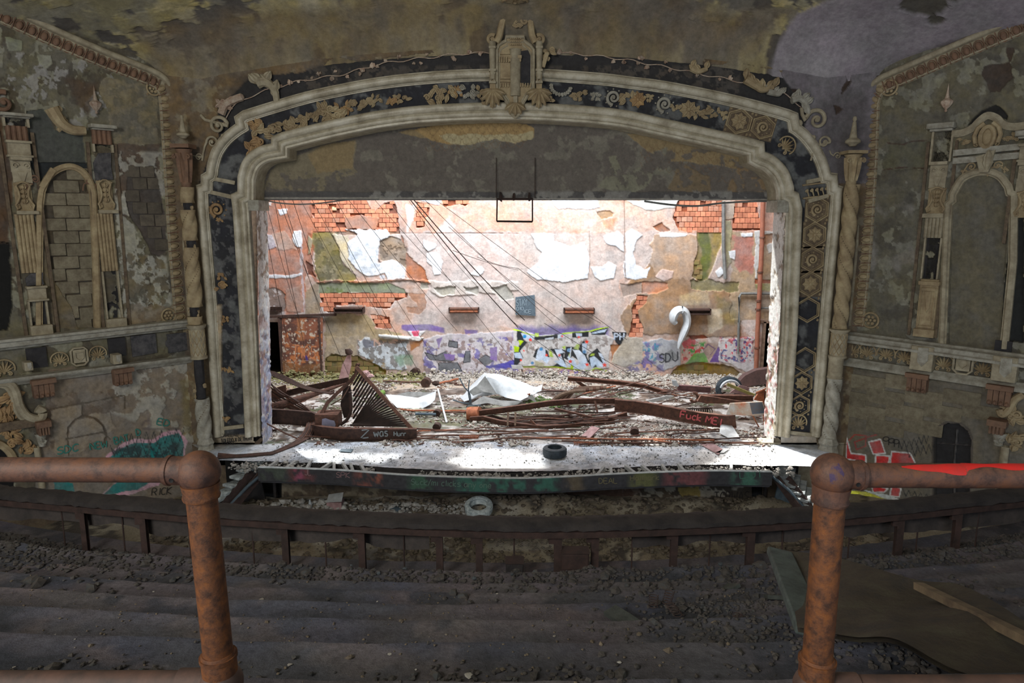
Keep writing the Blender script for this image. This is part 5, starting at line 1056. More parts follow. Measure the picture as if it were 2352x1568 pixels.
for q in (zig(740, 290, 900, 250, 12, 22), zig(780, 330, 930, 300, 10, 26), zig(760, 540, 950, 580, 12, 18)): P.stroke([ce(*p)[0] for p in q], 2, A(40, 40, 40), 1, amp=.6)
P.stroke(ce(470, 260, 500, 230, 560, 235, 560, 290, 510, 310, 500, 270, 580, 240, 620, 230), 3, A(120, 44, 40), 1)
grime(P, .22, 9, .1)
wall_right = relief('wall_right', X, Y, wallsurf(RW), P, M['vcol'], kind='structure')
painted('graffiti_writing', [[(x+7*math.cos(t), y+5*math.sin(t)) for t in np.linspace(0, 6, 9)]+[(x+6, y+14)] for x, y in ((2035, 1008), (2048, 1012), (2058, 1014))], 2, wsurf(RW, .03), blk, None, label='three dark looped letters on the right wall above the red graffiti', cat='graffiti')
painted('graffiti_writing', letters('F1'.replace('1', 'I'), (1790, 1046), (1812, 1046), 14), 3, lambda x, y: PRO.hit(x, y, .06), flat('red_spray', lin((206, 40, 44))), None, label='small red mark on the sunlit pier right of the stage', cat='graffiti')
# large blocks on the lower right wall
LB_ = [(1945, 862), (2060, 876), (2290, 912), (2290, 970), (2235, 1000), (2215, 972), (2180, 962), (2148, 985), (2100, 985), (1945, 980)]
nb += lay(RW, LB_, 88, 34, wall_right, 'block', d=.05, off=-.004, gap=1.6, miss=0, jd=.006, name='block')
# ================================================================== SIDE WALL ORNAMENT
def mu(pl, x, y): return float(np.linalg.norm(pl.hit(x+1, y)-pl.hit(x, y)))
def mv(pl, x, y): return float(np.linalg.norm(pl.hit(x, y+1)-pl.hit(x, y)))
def pilaster(pl, top, bot, segs, label, side):
    xa = lambda y: top[0]+(bot[0]-top[0])*(y-top[1])/(bot[1]-top[1])
    t = thing('wall_pilaster', label, 'pilaster', pl.hit(*bot), 'pilasters on the side walls')
    for kind, y0, y1, w in segs:
        x = xa(.5*(y0+y1)); b = pl.hit(x, y1); f = Frame(b, pl.u, pl.v, pl.n); h = pl.hit(x, y0)[2]-b[2]; W2 = w*.5*mu(pl, x, y0); mb = MB()
        if kind == 'plate': mb.box(f, -W2, W2, 0, h, -.05, .16); mb.box(f, -W2*1.15, W2*1.15, h*.84, h, -.05, .22); mb.box(f, -W2*1.15, W2*1.15, 0, h*.14, -.05, .22); part('block', mb, M['cream'], t, bevel=.015)
        elif kind == 'cap': mb.box(f, -W2*1.2, W2*1.2, h*.3, h, -.05, .3); mb.box(f, -W2, W2, 0, h*.3, -.05, .2); part('cornice_cap', mb, M['white'], t, bevel=.02)
        elif kind == 'flute':
            mb.box(f, -W2, W2, 0, h, -.05, .08)
            for j in range(4): mb.lathe([(W2*.2, 0), (W2*.2, h)], Frame(f.pt((j-1.5)*W2*.5, 0, .08), f.u, f.v, f.n), 8)
            part('fluted_block', mb, M['red'], t)
        elif kind == 'dark':
            mb.box(f, -W2, W2, 0, h, -.05, .0); part('exposed_cavity', mb, M['black'], t, smooth=None, label='sooty black gap where the pilaster face is gone')
            mb = MB(); mb.box(f, -W2*1.12, -W2*.9, 0, h, -.02, .1); mb.box(f, W2*.9, W2*1.12, 0, h, -.02, .1); part('edge_strip', mb, M['cream'], t, smooth=None)
        elif kind == 'grey': mb.prism([f.pt(a*W2, b*h, 0) for a, b in ((-1, 0), (1, .05), (.9, .5), (1.05, 1), (-.4, .96), (-1.1, .6))], pl.n*.05); part('exposed_block', mb, M['soot'], t)
        elif kind == 'volutes':
            mb.box(f, -W2, W2, h*.8, h, -.05, .2)
            for s in (-1, 1): mb.spiral(f.at(s*W2*.55, h*.45, .06), W2*.45, 1.5, .22, 24, s, 7)
            mb.box(f, -W2*.95, W2*.95, 0, h, -.05, .05); part('volute_capital', mb, M['cream'], t)
        elif kind == 'panel': mb.box(f, -W2, W2, 0, h, -.05, .06); mb.prism([f.pt(a*W2, b*h, .06) for a, b in ((-.5, 1), (.5, 1), (.1, .1), (-.05, .1))], pl.n*.03); part('tapered_panel', mb, M['cream'], t)
        elif kind == 'vase':
            mb.box(f, -W2*.9, W2*.9, 0, h, -.05, .03)
            for s in (-1, 1):
                mb.tube([f.pt(s*W2*a, h*b, .08) for a, b in [(.5, 1), (.72, .88), (.5, .7), (.45, .5), (.7, .32), (.95, .2), (.8, .06), (.55, .12)]], W2*.13, 7, nrm=f.n); mb.spiral(f.at(s*W2*.62, h*.16, .06), W2*.3, 1.3, .3, 18, s, 6)
            mb.tube([f.pt(a*W2, h*b, .1) for a, b in [(-.9, .93), (-.5, .96), (-.2, 1.02), (.2, 1.02), (.5, .96), (.9, .93)]], W2*.1, 6, nrm=f.n)
            for b in (.25, .42, .58, .74): mb.leaf(f.at(0, h*b, .05), h*.2, W2*.7, .08, ribs=2, n=5, m=5)
            part('vase_ornament', mb, M['orn'], t)
        elif kind == 'reeds':
            for j in range(5):
                cx = (j-2)*W2*.4; n = 18; pr = []
                for i in range(n+1): z = i/n; pr.append((W2*.2*(1.14 if i % 4 == 2 else 1), h*z))
                mb.lathe(pr, Frame(f.pt(cx+ (h*0), 0, .04+.0*j), f.u, f.v, f.n), 8)
            mb.box(f, -W2, W2, 0, h, -.05, .02); part('reed_bundle', mb, M['cream'] if side > 0 else M['orn'], t)
        elif kind == 'band': mb.box(f, -W2*1.1, W2*1.1, 0, h, -.05, .16); part('band', mb, M['cream'], t, bevel=.01)
        elif kind == 'ped':
            mb.box(f, -W2, W2, 0, h, -.05, .14); mb.box(f, -W2*1.15, W2*1.15, h*.9, h*.97, 0, .2); mb.box(f, -W2*1.15, W2*1.15, 0, h*.14, 0, .2)
            for a0, a1, b0, b1 in ((-.8, -.65, .2, .82), (.65, .8, .2, .82), (-.8, .8, .8, .86), (-.8, .8, .16, .2)): mb.box(f, a0*W2, a1*W2, b0*h, b1*h, .1, .17)
            mb.prism([f.pt(a*W2, b*h, .14) for a, b in ((-.4, .8), (.4, .8), (.3, .5), (.0, .42), (-.2, .6))], pl.n*.03); part('pedestal', mb, M['orn'], t, bevel=.012)
    for s in (-1, 1):
        if bot[1]-top[1] > 200:
            p0 = pl.hit(top[0], top[1]+40); p1 = pl.hit(*bot); ww = segs[0][3]*.5*mu(pl, *top)*1.25
            mb = MB(); mb.beam(p0+pl.u*s*ww, p1+pl.u*s*ww, .07, .09, pl.n); part('side_strip', mb, M['brown'], t)
    return t
pilaster(LW, (34, 262), (98, 775), [('cap', 262, 272, 62), ('dark', 272, 292, 54), ('flute', 290, 324, 50), ('plate', 324, 362, 52), ('volutes', 362, 396, 48), ('panel', 396, 420, 44), ('vase', 420, 484, 44), ('band', 484, 492, 46), ('reeds', 492, 626, 44), ('grey', 626, 655, 40), ('plate', 655, 690, 42), ('dark', 690, 745, 40), ('band', 745, 775, 46)],
         'left wall pilaster nearest the dark window, with twin volutes at its top', -1)
pilaster(LW, (232, 288), (268, 758), [('cap', 288, 300, 50), ('flute', 300, 332, 44), ('dark', 332, 350, 42), ('grey', 350, 415, 40), ('vase', 415, 482, 38), ('band', 482, 490, 40), ('reeds', 490, 622, 38), ('dark', 622, 730, 34), ('band', 730, 758, 42)],
         'left wall pilaster nearer the stage, with a long black gap near its foot', -1)
pilaster(RW, (2166, 284), (2118, 772), [('cap', 284, 302, 52), ('dark', 302, 372, 44), ('volutes', 372, 407, 42), ('panel', 407, 432, 38), ('vase', 432, 490, 44), ('band', 490, 500, 44), ('reeds', 500, 546, 42), ('dark', 546, 640, 36), ('ped', 640, 772, 42)],
         'right wall pilaster left of the arched niche, with a sturdy panelled pedestal', 1)
pilaster(RW, (2372, 300), (2342, 560), [('cap', 300, 318, 60), ('plate', 330, 372, 50), ('volutes', 372, 410, 50), ('panel', 410, 440, 50), ('vase', 440, 500, 50)], 'half seen pilaster at the right of the arched niche', 1)
# niche arches
def archmould(pl, pts, prof, m, label, parent=None, name='niche_moulding'):
    mb = MB(); mb.sweep(pathpl(pl, pts), prof); return part(name, mb, M[m], parent)
nl = thing('wall_niche', 'blind arched niche filled with pale blocks between the left wall pilasters', 'niche', LW.hit(160, 752))
archmould(LW, [(92, 752), (92, 600), (94, 470)] + curve([(98, 440), (110, 412), (132, 392), (160, 384), (186, 394), (203, 416), (212, 444)], 4) + [(218, 600), (222, 752)], [(.09, -.08), (.09, .05), (.05, .08), (.0, .08), (-.03, .04), (-.05, .04), (-.06, -.08)], 'orn', '', nl)
def scrollwork(pl, spots, parent, m='orn'):
    for x, y, r, fl, rot in spots:
        mb = MB(); f = pl.frame(x, y, .02, rot); R = r*mv(pl, x, y); mb.spiral(f, R, 1.5, .18, 26, fl, 7, tail=[(-fl*R*1.5, -R*2.0), (-fl*R*1.35, -R*1.1), (-fl*R*1.1, -R*.4)]); o_cluster(mb, f.at(-fl*R*1.2, -R*.9), R*.7, rs, 4, 1.4); part('scroll', mb, M[m], parent)
scrollwork(LW, [(80, 412, 12, 1, 0), (205, 418, 10, -1, 0)], nl, 'red')
mb = MB(); mb.beam(LW.hit(122, 388, .05), LW.hit(95, 430, .05), .12, .1, LW.n); part('broken_block', mb, M['orn'], nl)
nr = thing('wall_niche', 'plain arched niche with a scrolled keystone on the right wall', 'niche', RW.hit(2240, 790))
archmould(RW, [(2168, 800), (2176, 600), (2182, 470), (2192, 462), (2192, 448)] + curve([(2200, 432), (2214, 412), (2240, 400), (2268, 398), (2294, 408), (2312, 430)], 4) + [(2316, 446), (2324, 450), (2322, 600), (2302, 800)], [(.12, -.07), (.12, .05), (.07, .09), (.0, .09), (-.03, .03), (-.05, .03), (-.06, -.07)], 'cream', '', nr)
scrollwork(RW, [(2232, 383, 12, 1, 0), (2292, 380, 12, -1, 0)], nr)
mb = MB(); mb.prism([RW.hit(x, y, .0) for x, y in ((2246, 362), (2290, 345), (2274, 396), (2254, 396))], RW.n*.2); mb.leaf(RW.frame(2266, 390, .2), .45, .22, .08); part('keystone', mb, M['cream'], nr)
for a, b in (((2190, 352), (2352, 336)), ((2190, 370), (2352, 356))): 
    mb = MB(); mb.beam(RW.hit(*a, .05), RW.hit(*b, .05), .14, .12, RW.n); part('entablature', mb, M['white'], nr)
for s in ((2215, 325, 14), (2325, 318, 14)): orn('rosette', lambda mb, f, R: o_cluster(mb, f, R, rs, 6, 1), *s, 0, 'orn', None, nr, RW, 0)
mb = MB(); f = RW.frame(2268, 315, .03); R = mv(RW, 2268, 315)
mb.tube([f.pt(a*R, b*R, .04) for a, b in [(14*math.cos(t), 24*math.sin(t)) for t in np.linspace(0, 6.28, 22)]], .05, 7, closed=True, nrm=f.n); mb.ell(f, 12*R, 20*R, .05)
for s in (-1, 1): mb.spiral(f.at(s*20*R, -16*R), 8*R, 1.3, .25, 16, s, 6); mb.tube([f.pt(s*a*R, b*R, .05) for a, b in [(22, -14), (26, 4), (20, 22), (8, 32)]], .05, 6, nrm=f.n)
part('oval_cartouche', mb, M['orn'], nr)
archmould(RW, curve([(2188, 308), (2210, 306), (2234, 296), (2252, 278), (2270, 266), (2290, 272), (2304, 286), (2330, 292), (2370, 286)], 4), [(.08, -.05), (.08, .1), (.0, .12), (-.08, .06), (-.08, -.05)], 'cream', '', nr, 'swan_pediment')
# broken pediment on the left wall
mb = MB(); c = curve([(118, 248), (130, 268), (142, 284), (166, 298), (196, 300)], 5); mb.tube([LW.hit(*p, .15) for p in c], np.linspace(.16, .10, len(c)), 8); o_cluster(mb, LW.frame(124, 258, .12), .2, rs, 6, 1); o_cluster(mb, LW.frame(142, 286, .1), .18, rs, 5, 1)
part('broken_pediment_scroll', mb, M['orn'], None, label='broken curving pediment scroll above the niche on the left wall', cat='ornament')
mb = MB(); mb.spiral(LW.frame(6, 236, .05), .3, 1.3, .2, 26, -1, 8); part('wall_scroll', mb, M['red'], None, label='reddish carved spiral cut by the left frame edge', cat='ornament')
# finials applied to the walls
for pl, x, y, lab in ((LW, 222, 242, 'pale bulb finial standing proud of the left wall'), (RW, 2172, 238, 'pale bulb finial standing proud of the right wall')):
    k_ = mv(pl, x, y); f = Frame(pl.hit(x, y+20, .08), pl.u, pl.v, pl.n); mb = MB()
    mb.lathe([(0, 0), (3*k_, 2*k_), (2*k_, 7*k_), (7*k_, 12*k_), (12*k_, 20*k_), (12.5*k_, 25*k_), (5*k_, 31*k_), (3*k_, 40*k_), (1.2*k_, 56*k_), (0, 66*k_)], f, 16, tw=lambda a, z: .07*math.cos(8*a)); part('wall_finial', mb, M['frag'], None, label=lab, cat='finial')
# cornice mouldings that frame the wall panels
def cornice(pl, pts, n, label, corner, foot, m2='orn'):
    t = thing('wall_cornice', label, 'cornice', pl.hit(*pts[-1]))
    c = pts; mb = MB(); s = 1 if pl is LW else -1
    prof = [(.30, -.1), (.30, .10), (.27, .15)] + arcprof((.215, .11), .06, 60, 190, 5) + [(.14, .05), (-.10, .05), (-.11, .08), (-.14, .08), (-.16, .02), (-.16, -.05)]
    mb.sweep(pathpl(pl, c), [(a*s, b) for a, b in prof][::s]); part('moulding', mb, M['cream' if m2 == 'orn' else 'white'], t)
    Q = np.array([pl.hit(x, y, .06) for x, y in curve(c, 6)]); L = np.concatenate([[0], np.cumsum(np.linalg.norm(np.diff(Q, axis=0), axis=1))]); pr1 = pr2 = None
    n = int(n*.68)
    for i in range(n):
        l = L[-1]*(i+.5)/n; p_ = np.array([np.interp(l, L, Q[:, j]) for j in range(3)]); q_ = np.array([np.interp(min(l+.1, L[-1]), L, Q[:, j]) for j in range(3)]); d = q_-p_; d /= np.linalg.norm(d)+1e-9
        R = L[-1]/n*.42
        if pr1 is None or abs(d @ pr1[1]) < .97:
            f = Frame((0, 0, 0), d, np.cross(pl.n, d), pl.n); a = MB(); a.ell(f, R*.72, R*1.1, .08, 5, 10); a.tube([f.pt(R*.9*math.cos(t_), R*1.35*math.sin(t_), .0) for t_ in np.linspace(0, 6.28, 14)], R*.14, 5, closed=True, nrm=pl.n)
            b_ = MB(); b_.box(f, -R*.10, R*.10, -R*1.4, R*1.4, -.02, .06); b_.ell(f, R*.2, R*.3, .08, 4, 6)
            A_ = part('cabochon', a, M['orn' if i > n*.3 else 'red'], t); B_ = part('reel', b_, M['red'], t); pr1 = (A_, d); pr2 = B_
            for o_, pp in ((A_, p_), (B_, p_+d*R*1.2)): o_.location = pp-_wl(t)
        else: copy_part(pr1[0], p_, t); copy_part(pr2, p_+d*R*1.2, t)
    for nm, (x, y, r) in (('corner_rosette', corner), ('foot_rosette', foot)):
        R = r*mv(pl, x, y); f = pl.frame(x, y, .03); mb = MB(); mb.tube([f.pt(R*math.cos(a), R*math.sin(a), .03) for a in np.linspace(0, 6.28, 25)[:-1]], R*.14, 7, closed=True, nrm=pl.n)
        for j in range(6): mb.ell(f.at(R*.5*math.cos(j*1.047), R*.5*math.sin(j*1.047), .02), R*.24, R*.24, R*.16, 4, 8)
        mb.ell(f.at(0, 0, .02), R*.2, R*.2, R*.2, 4, 8); o = part('rosette', mb, M['orn'], t)
        for s_ in (-1, 1):
            mb = MB(); mb.spiral(f.at(s_*R*.9, s_*R*.9 if pl is LW else -s_*R*.9, 0), R*.25, 1.3, .3, 12, s_, 5); part('rosette_scroll', mb, M['orn'], o)
    return t
cornice(LW, [(-60, 8), (0, 37), (120, 92), (240, 143), (330, 178)] + curve([(340, 182), (362, 194), (376, 216), (380, 240)], 3) + [(388, 360), (400, 560), (414, 738)], 62, 'beaded cornice band framing the left wall panel', (352, 204, 15), (387, 724, 15))
cornice(RW, [(2410, 34), (2352, 62), (2200, 126), (2080, 178)] + curve([(2060, 186), (2030, 200), (2014, 216), (2006, 240)], 3) + [(2002, 360), (1990, 560), (1972, 748)], 60, 'beaded cornice band framing the right wall panel', (2044, 202, 17), (2000, 735, 17))
# ledges with their friezes
def ledge(pl, ta, tb, ba, bb, label):
    t = thing('wall_ledge', label, 'ledge', pl.hit(*ba)); s = 1 if pl is LW else -1
    for nm, a, b, pr in (('cornice', ta, tb, [(-.05, -.08), (-.05, .12), (.0, .16), (.03, .28), (.13, .30), (.16, .36), (.22, .36), (.22, -.08)]), ('sill', ba, bb, [(-.1, -.08), (-.1, .10), (-.04, .14), (.0, .22), (.06, .26), (.10, .26), (.10, -.08)])):
        mb = MB(); mb.sweep(pathpl(pl, [a, b] if s > 0 else [b, a]), pr); part(nm, mb, M['white'], t)
    return t
lt = ledge(LW, (-70, 806), (442, 748), (-70, 886), (444, 822), 'carved ledge running along the left wall below the pilasters')
rt = ledge(RW, (1936, 762), (2420, 826), (1934, 826), (2420, 898), 'carved ledge running along the right wall below the pilasters')
def frieze(pl, items, t):
    for kind, x, y, r in items:
        R = r*mv(pl, x, y); f = pl.frame(x, y, .02); mb = MB()
        if kind == 'palm': o_palm(mb, f.at(0, -R*.1), R*.85, 7); part('palmette', mb, M['orn'], t)
        elif kind == 'cart':
            mb.tube([f.pt(a*R, b*R, .06) for a, b in ((-.8, .7), (-.5, 1), (.5, 1), (.8, .7), (.8, -.6), (.4, -1), (-.4, -1), (-.8, -.6))], R*.12, 6, closed=True, nrm=pl.n); mb.box(f, -R*.6, R*.6, -R*.7, R*.8, 0, .06); mb.tube([f.pt(a*R*.4, b*R, .08) for a, b in ((-1, .5), (1, .5), (1, -.1), (0, -.5), (-1, -.1))], R*.07, 5, closed=True, nrm=pl.n); part('shield_panel', mb, M['cream'], t)
        elif kind == 'block':
            mb.box(f, -R*.9, R*.9, -R, R*1.2, 0, .32); part('projecting_block', mb, M['cream'], t, bevel=.02)
            mb = MB(); mb.prism([f.pt(a*R, b*R, .32) for a, b in ((-.3, 1.1), (.5, 1.15), (.55, 0), (.1, -.6), (-.3, -.2))], pl.n*.03); part('peeling_face', mb, M['white'], t)
        elif kind == 'hole': mb.box(f, -R*.8, R*.8, -R*.9, R, 0, .05); part('broken_cavity', mb, M['black'], t, smooth=None)
        elif kind == 'dark': mb.prism([f.pt(a*R, b*R, .0) for a, b in ((-1, -.9), (1, -.8), (1, .9), (-1, .9))], pl.n*.04); part('exposed_lath', mb, M['soot'], t)
        elif kind == 'corbel':
            for j in range(4): mb.box(f, (j-2)*R*.5, (j-1.1)*R*.5, -R*1.1, R*.6, 0, .25)
            mb.box(f, -R*1.15, R*1.15, R*.5, R, 0, .35)
            for j in range(4): mb.ell(f.at((j-1.55)*R*.5, -R*.9, .2), R*.22, R*.3, .12, 5, 6)
            part('corbel', mb, M['red'], t)
        elif kind == 'disc': mb.lathe([(R, 0), (R*.9, .05), (0, .05)], Frame(f.o, f.u, f.n, f.v), 20); part('disc', mb, M['soot'], t)
frieze(LW, [('palm', 8, 842, 24), ('palm', 136, 822, 20), ('cart', 181, 818, 20), ('palm', 224, 808, 20), ('hole', 84, 822, 24), ('block', 60, 838, 9), ('hole', 268, 798, 22), ('dark', 330, 792, 26), ('dark', 410, 786, 24), ('disc', 392, 788, 12), ('corbel', 96, 886, 20), ('corbel', 277, 860, 18), ('block', 262, 822, 10)], lt)
frieze(RW, [('palm', 1958, 800, 22), ('palm', 1992, 804, 22), ('palm', 2036, 808, 22), ('palm', 2078, 815, 22), ('block', 2124, 822, 25), ('palm', 2168, 830, 24), ('cart', 2213, 835, 23), ('palm', 2258, 842, 24), ('block', 2312, 846, 26), ('hole', 2304, 802, 20), ('corbel', 2112, 874, 20), ('corbel', 2300, 902, 22)], rt)
# the ornate hood and colonnette low on the left, its twin low on the right
hd = thing('carved_hood', 'carved hood with sweeping scrolls above a dark arch, low on the left wall', 'ornament', LW.hit(40, 1040))
mb = MB(); c = curve([(-20, 880), (20, 880), (36, 900), (44, 930), (62, 955), (92, 962), (98, 945), (84, 938)], 6); mb.tube([LW.hit(*p, .12) for p in c], .10, 8); mb.tube([LW.hit(p[0]-10, p[1]+8, .1) for p in c[:30]], .05, 6); part('sweeping_scroll', mb, M['cream'], hd)
mb = MB()
for x, y, r in ((10, 930, 20), (22, 912, 14), (6, 955, 16), (30, 945, 12), (40, 1012, 16), (60, 1030, 14), (20, 990, 12)): o_cluster(mb, LW.frame(x, y, .04), r*.016, rs, 6, 1.2)
part('leaf_relief', mb, M['orng'], hd)
mb = MB(); mb.beam(LW.hit(-30, 985, .08), LW.hit(92, 966, .08), .2, .16, LW.n); part('hood_sill', mb, M['brown'], hd)
mb = MB(); mb.tube([LW.hit(*p, .06) for p in curve([(-30, 1012), (0, 1020), (24, 1040), (38, 1075)], 5)], .09, 7); part('arch_rim', mb, M['orn'], hd)
mb = MB(); mb.prism([LW.hit(*p, .02) for p in ((-30, 1020), (0, 1026), (20, 1046), (32, 1080), (30, 1130), (-30, 1130))], LW.n*.01); part('dark_recess', mb, M['void'], hd, smooth=None)
for pl, x, y0, y1, lab, w in ((LW, 97, 962, 1120, 'slender colonnette with a leafy capital beside the hood on the left wall', 26), (RW, 2292, 960, 1150, 'slender colonnette with a leafy capital beside the arched door on the right wall', 34)):
    k_ = mv(pl, x, y0); kk = mu(pl, x, y0)*w*.5; t = thing('wall_colonnette', lab, 'colonnette', pl.hit(x, y1)); xd = x-(y1-y0)*.06*(-1 if pl is LW else 1)
    f = Frame(pl.hit(x, y0+24, .05), pl.u, pl.v, pl.n); mb = MB(); mb.box(f, -kk*1.3, kk*1.3, 10*k_, 24*k_, -.05, .3); mb.box(f, -kk, kk, -8*k_, 10*k_, -.05, .22)
    for j in range(4): mb.box(f, (-.9+j*.5)*kk, (-.6+j*.5)*kk, -8*k_, 10*k_, .2, .27)
    part('impost', mb, M['red'], t)
    mb = MB(); f = Frame(pl.hit(x, y0+62, .1), pl.u, pl.v, pl.n); mb.lathe([(kk*.6, 0), (kk*.7, 10*k_), (kk*1.0, 26*k_), (kk*1.1, 30*k_)], f, 14); o_cluster(mb, f.at(0, 12*k_, kk*.9), kk*.7, rs, 8, 1); part('leafy_capital', mb, M['white'], t)
    mb = MB(); f = Frame(pl.hit(x, y1, .1), pl.u, pl.v, pl.n); mb.lathe([(kk*.6, 0), (kk*.6, (pl.hit(x, y0+62)-pl.hit(x, y1))[2])], f, 16, tw=lambda a, z: .15*math.sin(2*a+z*9)); part('shaft', mb, M['cream'], t)
mb = MB(); c = curve([(2352, 905), (2330, 918), (2318, 940), (2302, 952), (2296, 940)], 5); mb.tube([RW.hit(*p, .1) for p in c], .09, 8); o_cluster(mb, RW.frame(2338, 960, .05), .3, rs, 8, 1.2); o_cluster(mb, RW.frame(2336, 1010, .05), .3, rs, 8, 1.2); mb.spiral(RW.frame(2300, 944, .08), .16, 1.3, .25, 18, 1, 7)
part('carved_hood_scroll', mb, M['orn'], None, label='carved scroll and leaves above the colonnette at the right edge', cat='ornament')
# closing walls behind and beyond the panels (reach past the picture)
for pl, sx in ((LW, -1), (RW, 1)):
    a = PRO.hit(397 if sx < 0 else 1992, 500)[0]; mb = MB()
    for d0, d1 in ((.12, .4),): 
        P0 = np.array([a+sx*.2, YP+.3]); P1 = P0 + np.array([sx*S2, -S2])*7.5; nn = np.array([sx*S2, S2])*.3
        mb.prism([(P0[0], P0[1], -.3), (P1[0], P1[1], -.3), (P1[0]+nn[0], P1[1]+nn[1], -.3), (P0[0]+nn[0], P0[1]+nn[1], -.3)], (0, 0, 17))
        slab(mb, *sorted((P1[0], P1[0]+sx*.3)), -8, P1[1]+.1, -.3, 16.7)
    part('wall_shell_left' if sx < 0 else 'wall_shell_right', mb, M['brown'], smooth=None, kind='structure')
# ---- ceiling --------------------------------------------------------------
nu, nv = 420, 300
ux = np.linspace(-15.2, 15.4, nu); vy = np.concatenate([np.linspace(YP+.02, 15.5, 200), np.linspace(15.4, -8, nv-200)])
X, Y = np.meshgrid(ux, vy); d = np.clip(YP+.02-Y, 0, None)
b = np.interp(d, [0, 3, 8, 27], [.0118, .0098, .007, .006]); rise = .36*np.minimum(d, 8) - .02*np.minimum(d, 8)**2
Z = EYE + 4.86 + rise - b*(X-.05)**2; cv = np.clip(d/1.35, 0, 1); Z -= .85*(1-np.sqrt(1-(1-cv)**2))*np.interp(abs(X), [0, 8, 9.5, 11], [1, 1, .3, .1])
P = Paint(X, Y, A(100, 95, 74)); P.patches(.50, 1.6, 161, A(86, 82, 72), -.0, soft=.04, vs=1); P.patches(.54, 1.1, 162, A(130, 120, 82), .012, soft=.03, vs=1); P.patches(.60, .8, 163, A(64, 60, 56), -.014, soft=.02, vs=1); P.patches(.62, .5, 164, A(112, 104, 72), .02, vs=1, soft=.02)
# the smoother lilac bay on the right
bay = Plane((0, 17.0, 0), (0, -1, 0))
edge = [(4.95+.22*(YP-y), y) for y in np.linspace(18.5, 8, 12)]
P.poly([(6.55, 18.5), (6.6, 18.0), (6.75, 17.3), (7.6, 16.3), (8.6, 15.0), (9.6, 13.5), (15.6, 8), (15.6, 18.6)], A(104, 98, 104), .03, amp=.02, sc=.5, soft=.06, vs=1)
for cx_, cy_, rr in ((9.2, 16.3, .42), (9.45, 15.9, .3), (9.7, 16.7, .15), (10.7, 14.4, .7), (8.9, 15.2, .25), (8.55, 14.6, .2)):
    P.poly([(cx_+rr*1.3*math.cos(a), cy_+rr*math.sin(a)) for a in np.linspace(0, 6.2, 9)], A(62, 58, 52), -.03, amp=rr*.25, sc=rr*.8, soft=.03, vs=.5)
P.poly([(-9, 18.5), (6.4, 18.5), (6.6, 17.3), (-9, 17.3)], A(82, 70, 52), None, amp=.2, sc=1, soft=.5, alpha=.8, vs=1)
grime(P, .25, .16, .0)
relief('ceiling', X[::-1], Y[::-1], lambda a, b_, D: np.stack([X[::-1], Y[::-1], Z[::-1]-D], -1), type('q', (), {'C': P.C[::-1], 'D': P.D[::-1]}), M['vcol'], kind='structure')
mb = MB(); slab(mb, -15.6, 15.8, -8, YP+.4, EYE+7.8, EYE+8.0); part('ceiling_slab', mb, M['void'], smooth=None, kind='structure')
mb = MB(); slab(mb, -11, 11, YP+.06, YP+.4, EYE+1.55+2.2, EYE+8); part('wall_front_core', mb, M['void'], smooth=None, kind='structure')
mb = MB(); f = Frame((.07, YP-.75, EYE+5.05), (1, 0, 0), (0, 1, .1), (0, -.1, -1)); o_rosette(mb, f, .24); mb.tube([f.pt(.3*math.cos(a), .3*math.sin(a), .02) for a in np.linspace(0, 6.28, 25)[:-1]], .035, 6, closed=True, nrm=f.n); part('ceiling_medallion', mb, M['orn'], None, label='small carved round medallion on the ceiling above the cartouche', cat='medallion')
# ================================================================== GROUND FLOOR, BALCONY
gx = np.arange(-13, 13.1, .09); gy = np.arange(8.6, 18.0, .07)
X, Y = np.meshgrid(gx, gy)
gconv = lambda pts: [tuple(GND.hit(x, y)[:2]) for x, y in pts]
P = Paint(X, Y, A(104, 94, 76), gconv); P.patches(.5, .7, 171, A(60, 54, 48), None, soft=.06, vs=.5); P.patches(.57, .4, 172, A(116, 108, 92), None, soft=.05, vs=.4)
P.patches(.48, .5, 173, A(160, 168, 170), None, region=[(625, 1160), (1020, 1166), (1020, 1182), (625, 1184)], soft=.05, vs=.2)  # pale tone painted along the ground strip the sun lights
P.D += .5*np.clip(fbm(X, Y, 2.6, 174)-.42, 0, 1) + .12*(fbm(X, Y, .5, 175)-.5)
P.D += .45*np.exp(-((Y-17.0)/.5)**2)*fbm(X, Y, 1.5, 176)
relief('floor_auditorium', X, Y, lambda a, b_, D: np.stack([a, b_, ZG-.15+D], -1), P, M['vfloor'], kind='structure')
def gz(x, y): return -.15 + .5*max(0, float(fbm(np.array(x), np.array(y), 2.6, 174))-.42) + .45*math.exp(-((y-17.0)/.5)**2)*float(fbm(np.array(x), np.array(y), 1.5, 176))
def _gr(i):
    x = rs.uniform(-9, 9); y = rs.uniform(13, 17.6); return (x, y, gz(x, y)+.02)
heap('floor_rubble', 'rubble', 'brown rubble strewn over the auditorium floor before the stage', _gr, 5000, .02, .07, M['rubb'])
def _gr2(i):
    x = rs.uniform(-6.6, -1.2); y = rs.uniform(16.3, 16.9); return (x, y, gz(x, y)+.06)
heap('pale_rubble', 'rubble', 'sunlit pale rubble strip on the ground left below the stage', _gr2, 700, .02, .06, M['rubl'])
def gpt(px, py): return GND.hit(px, py)
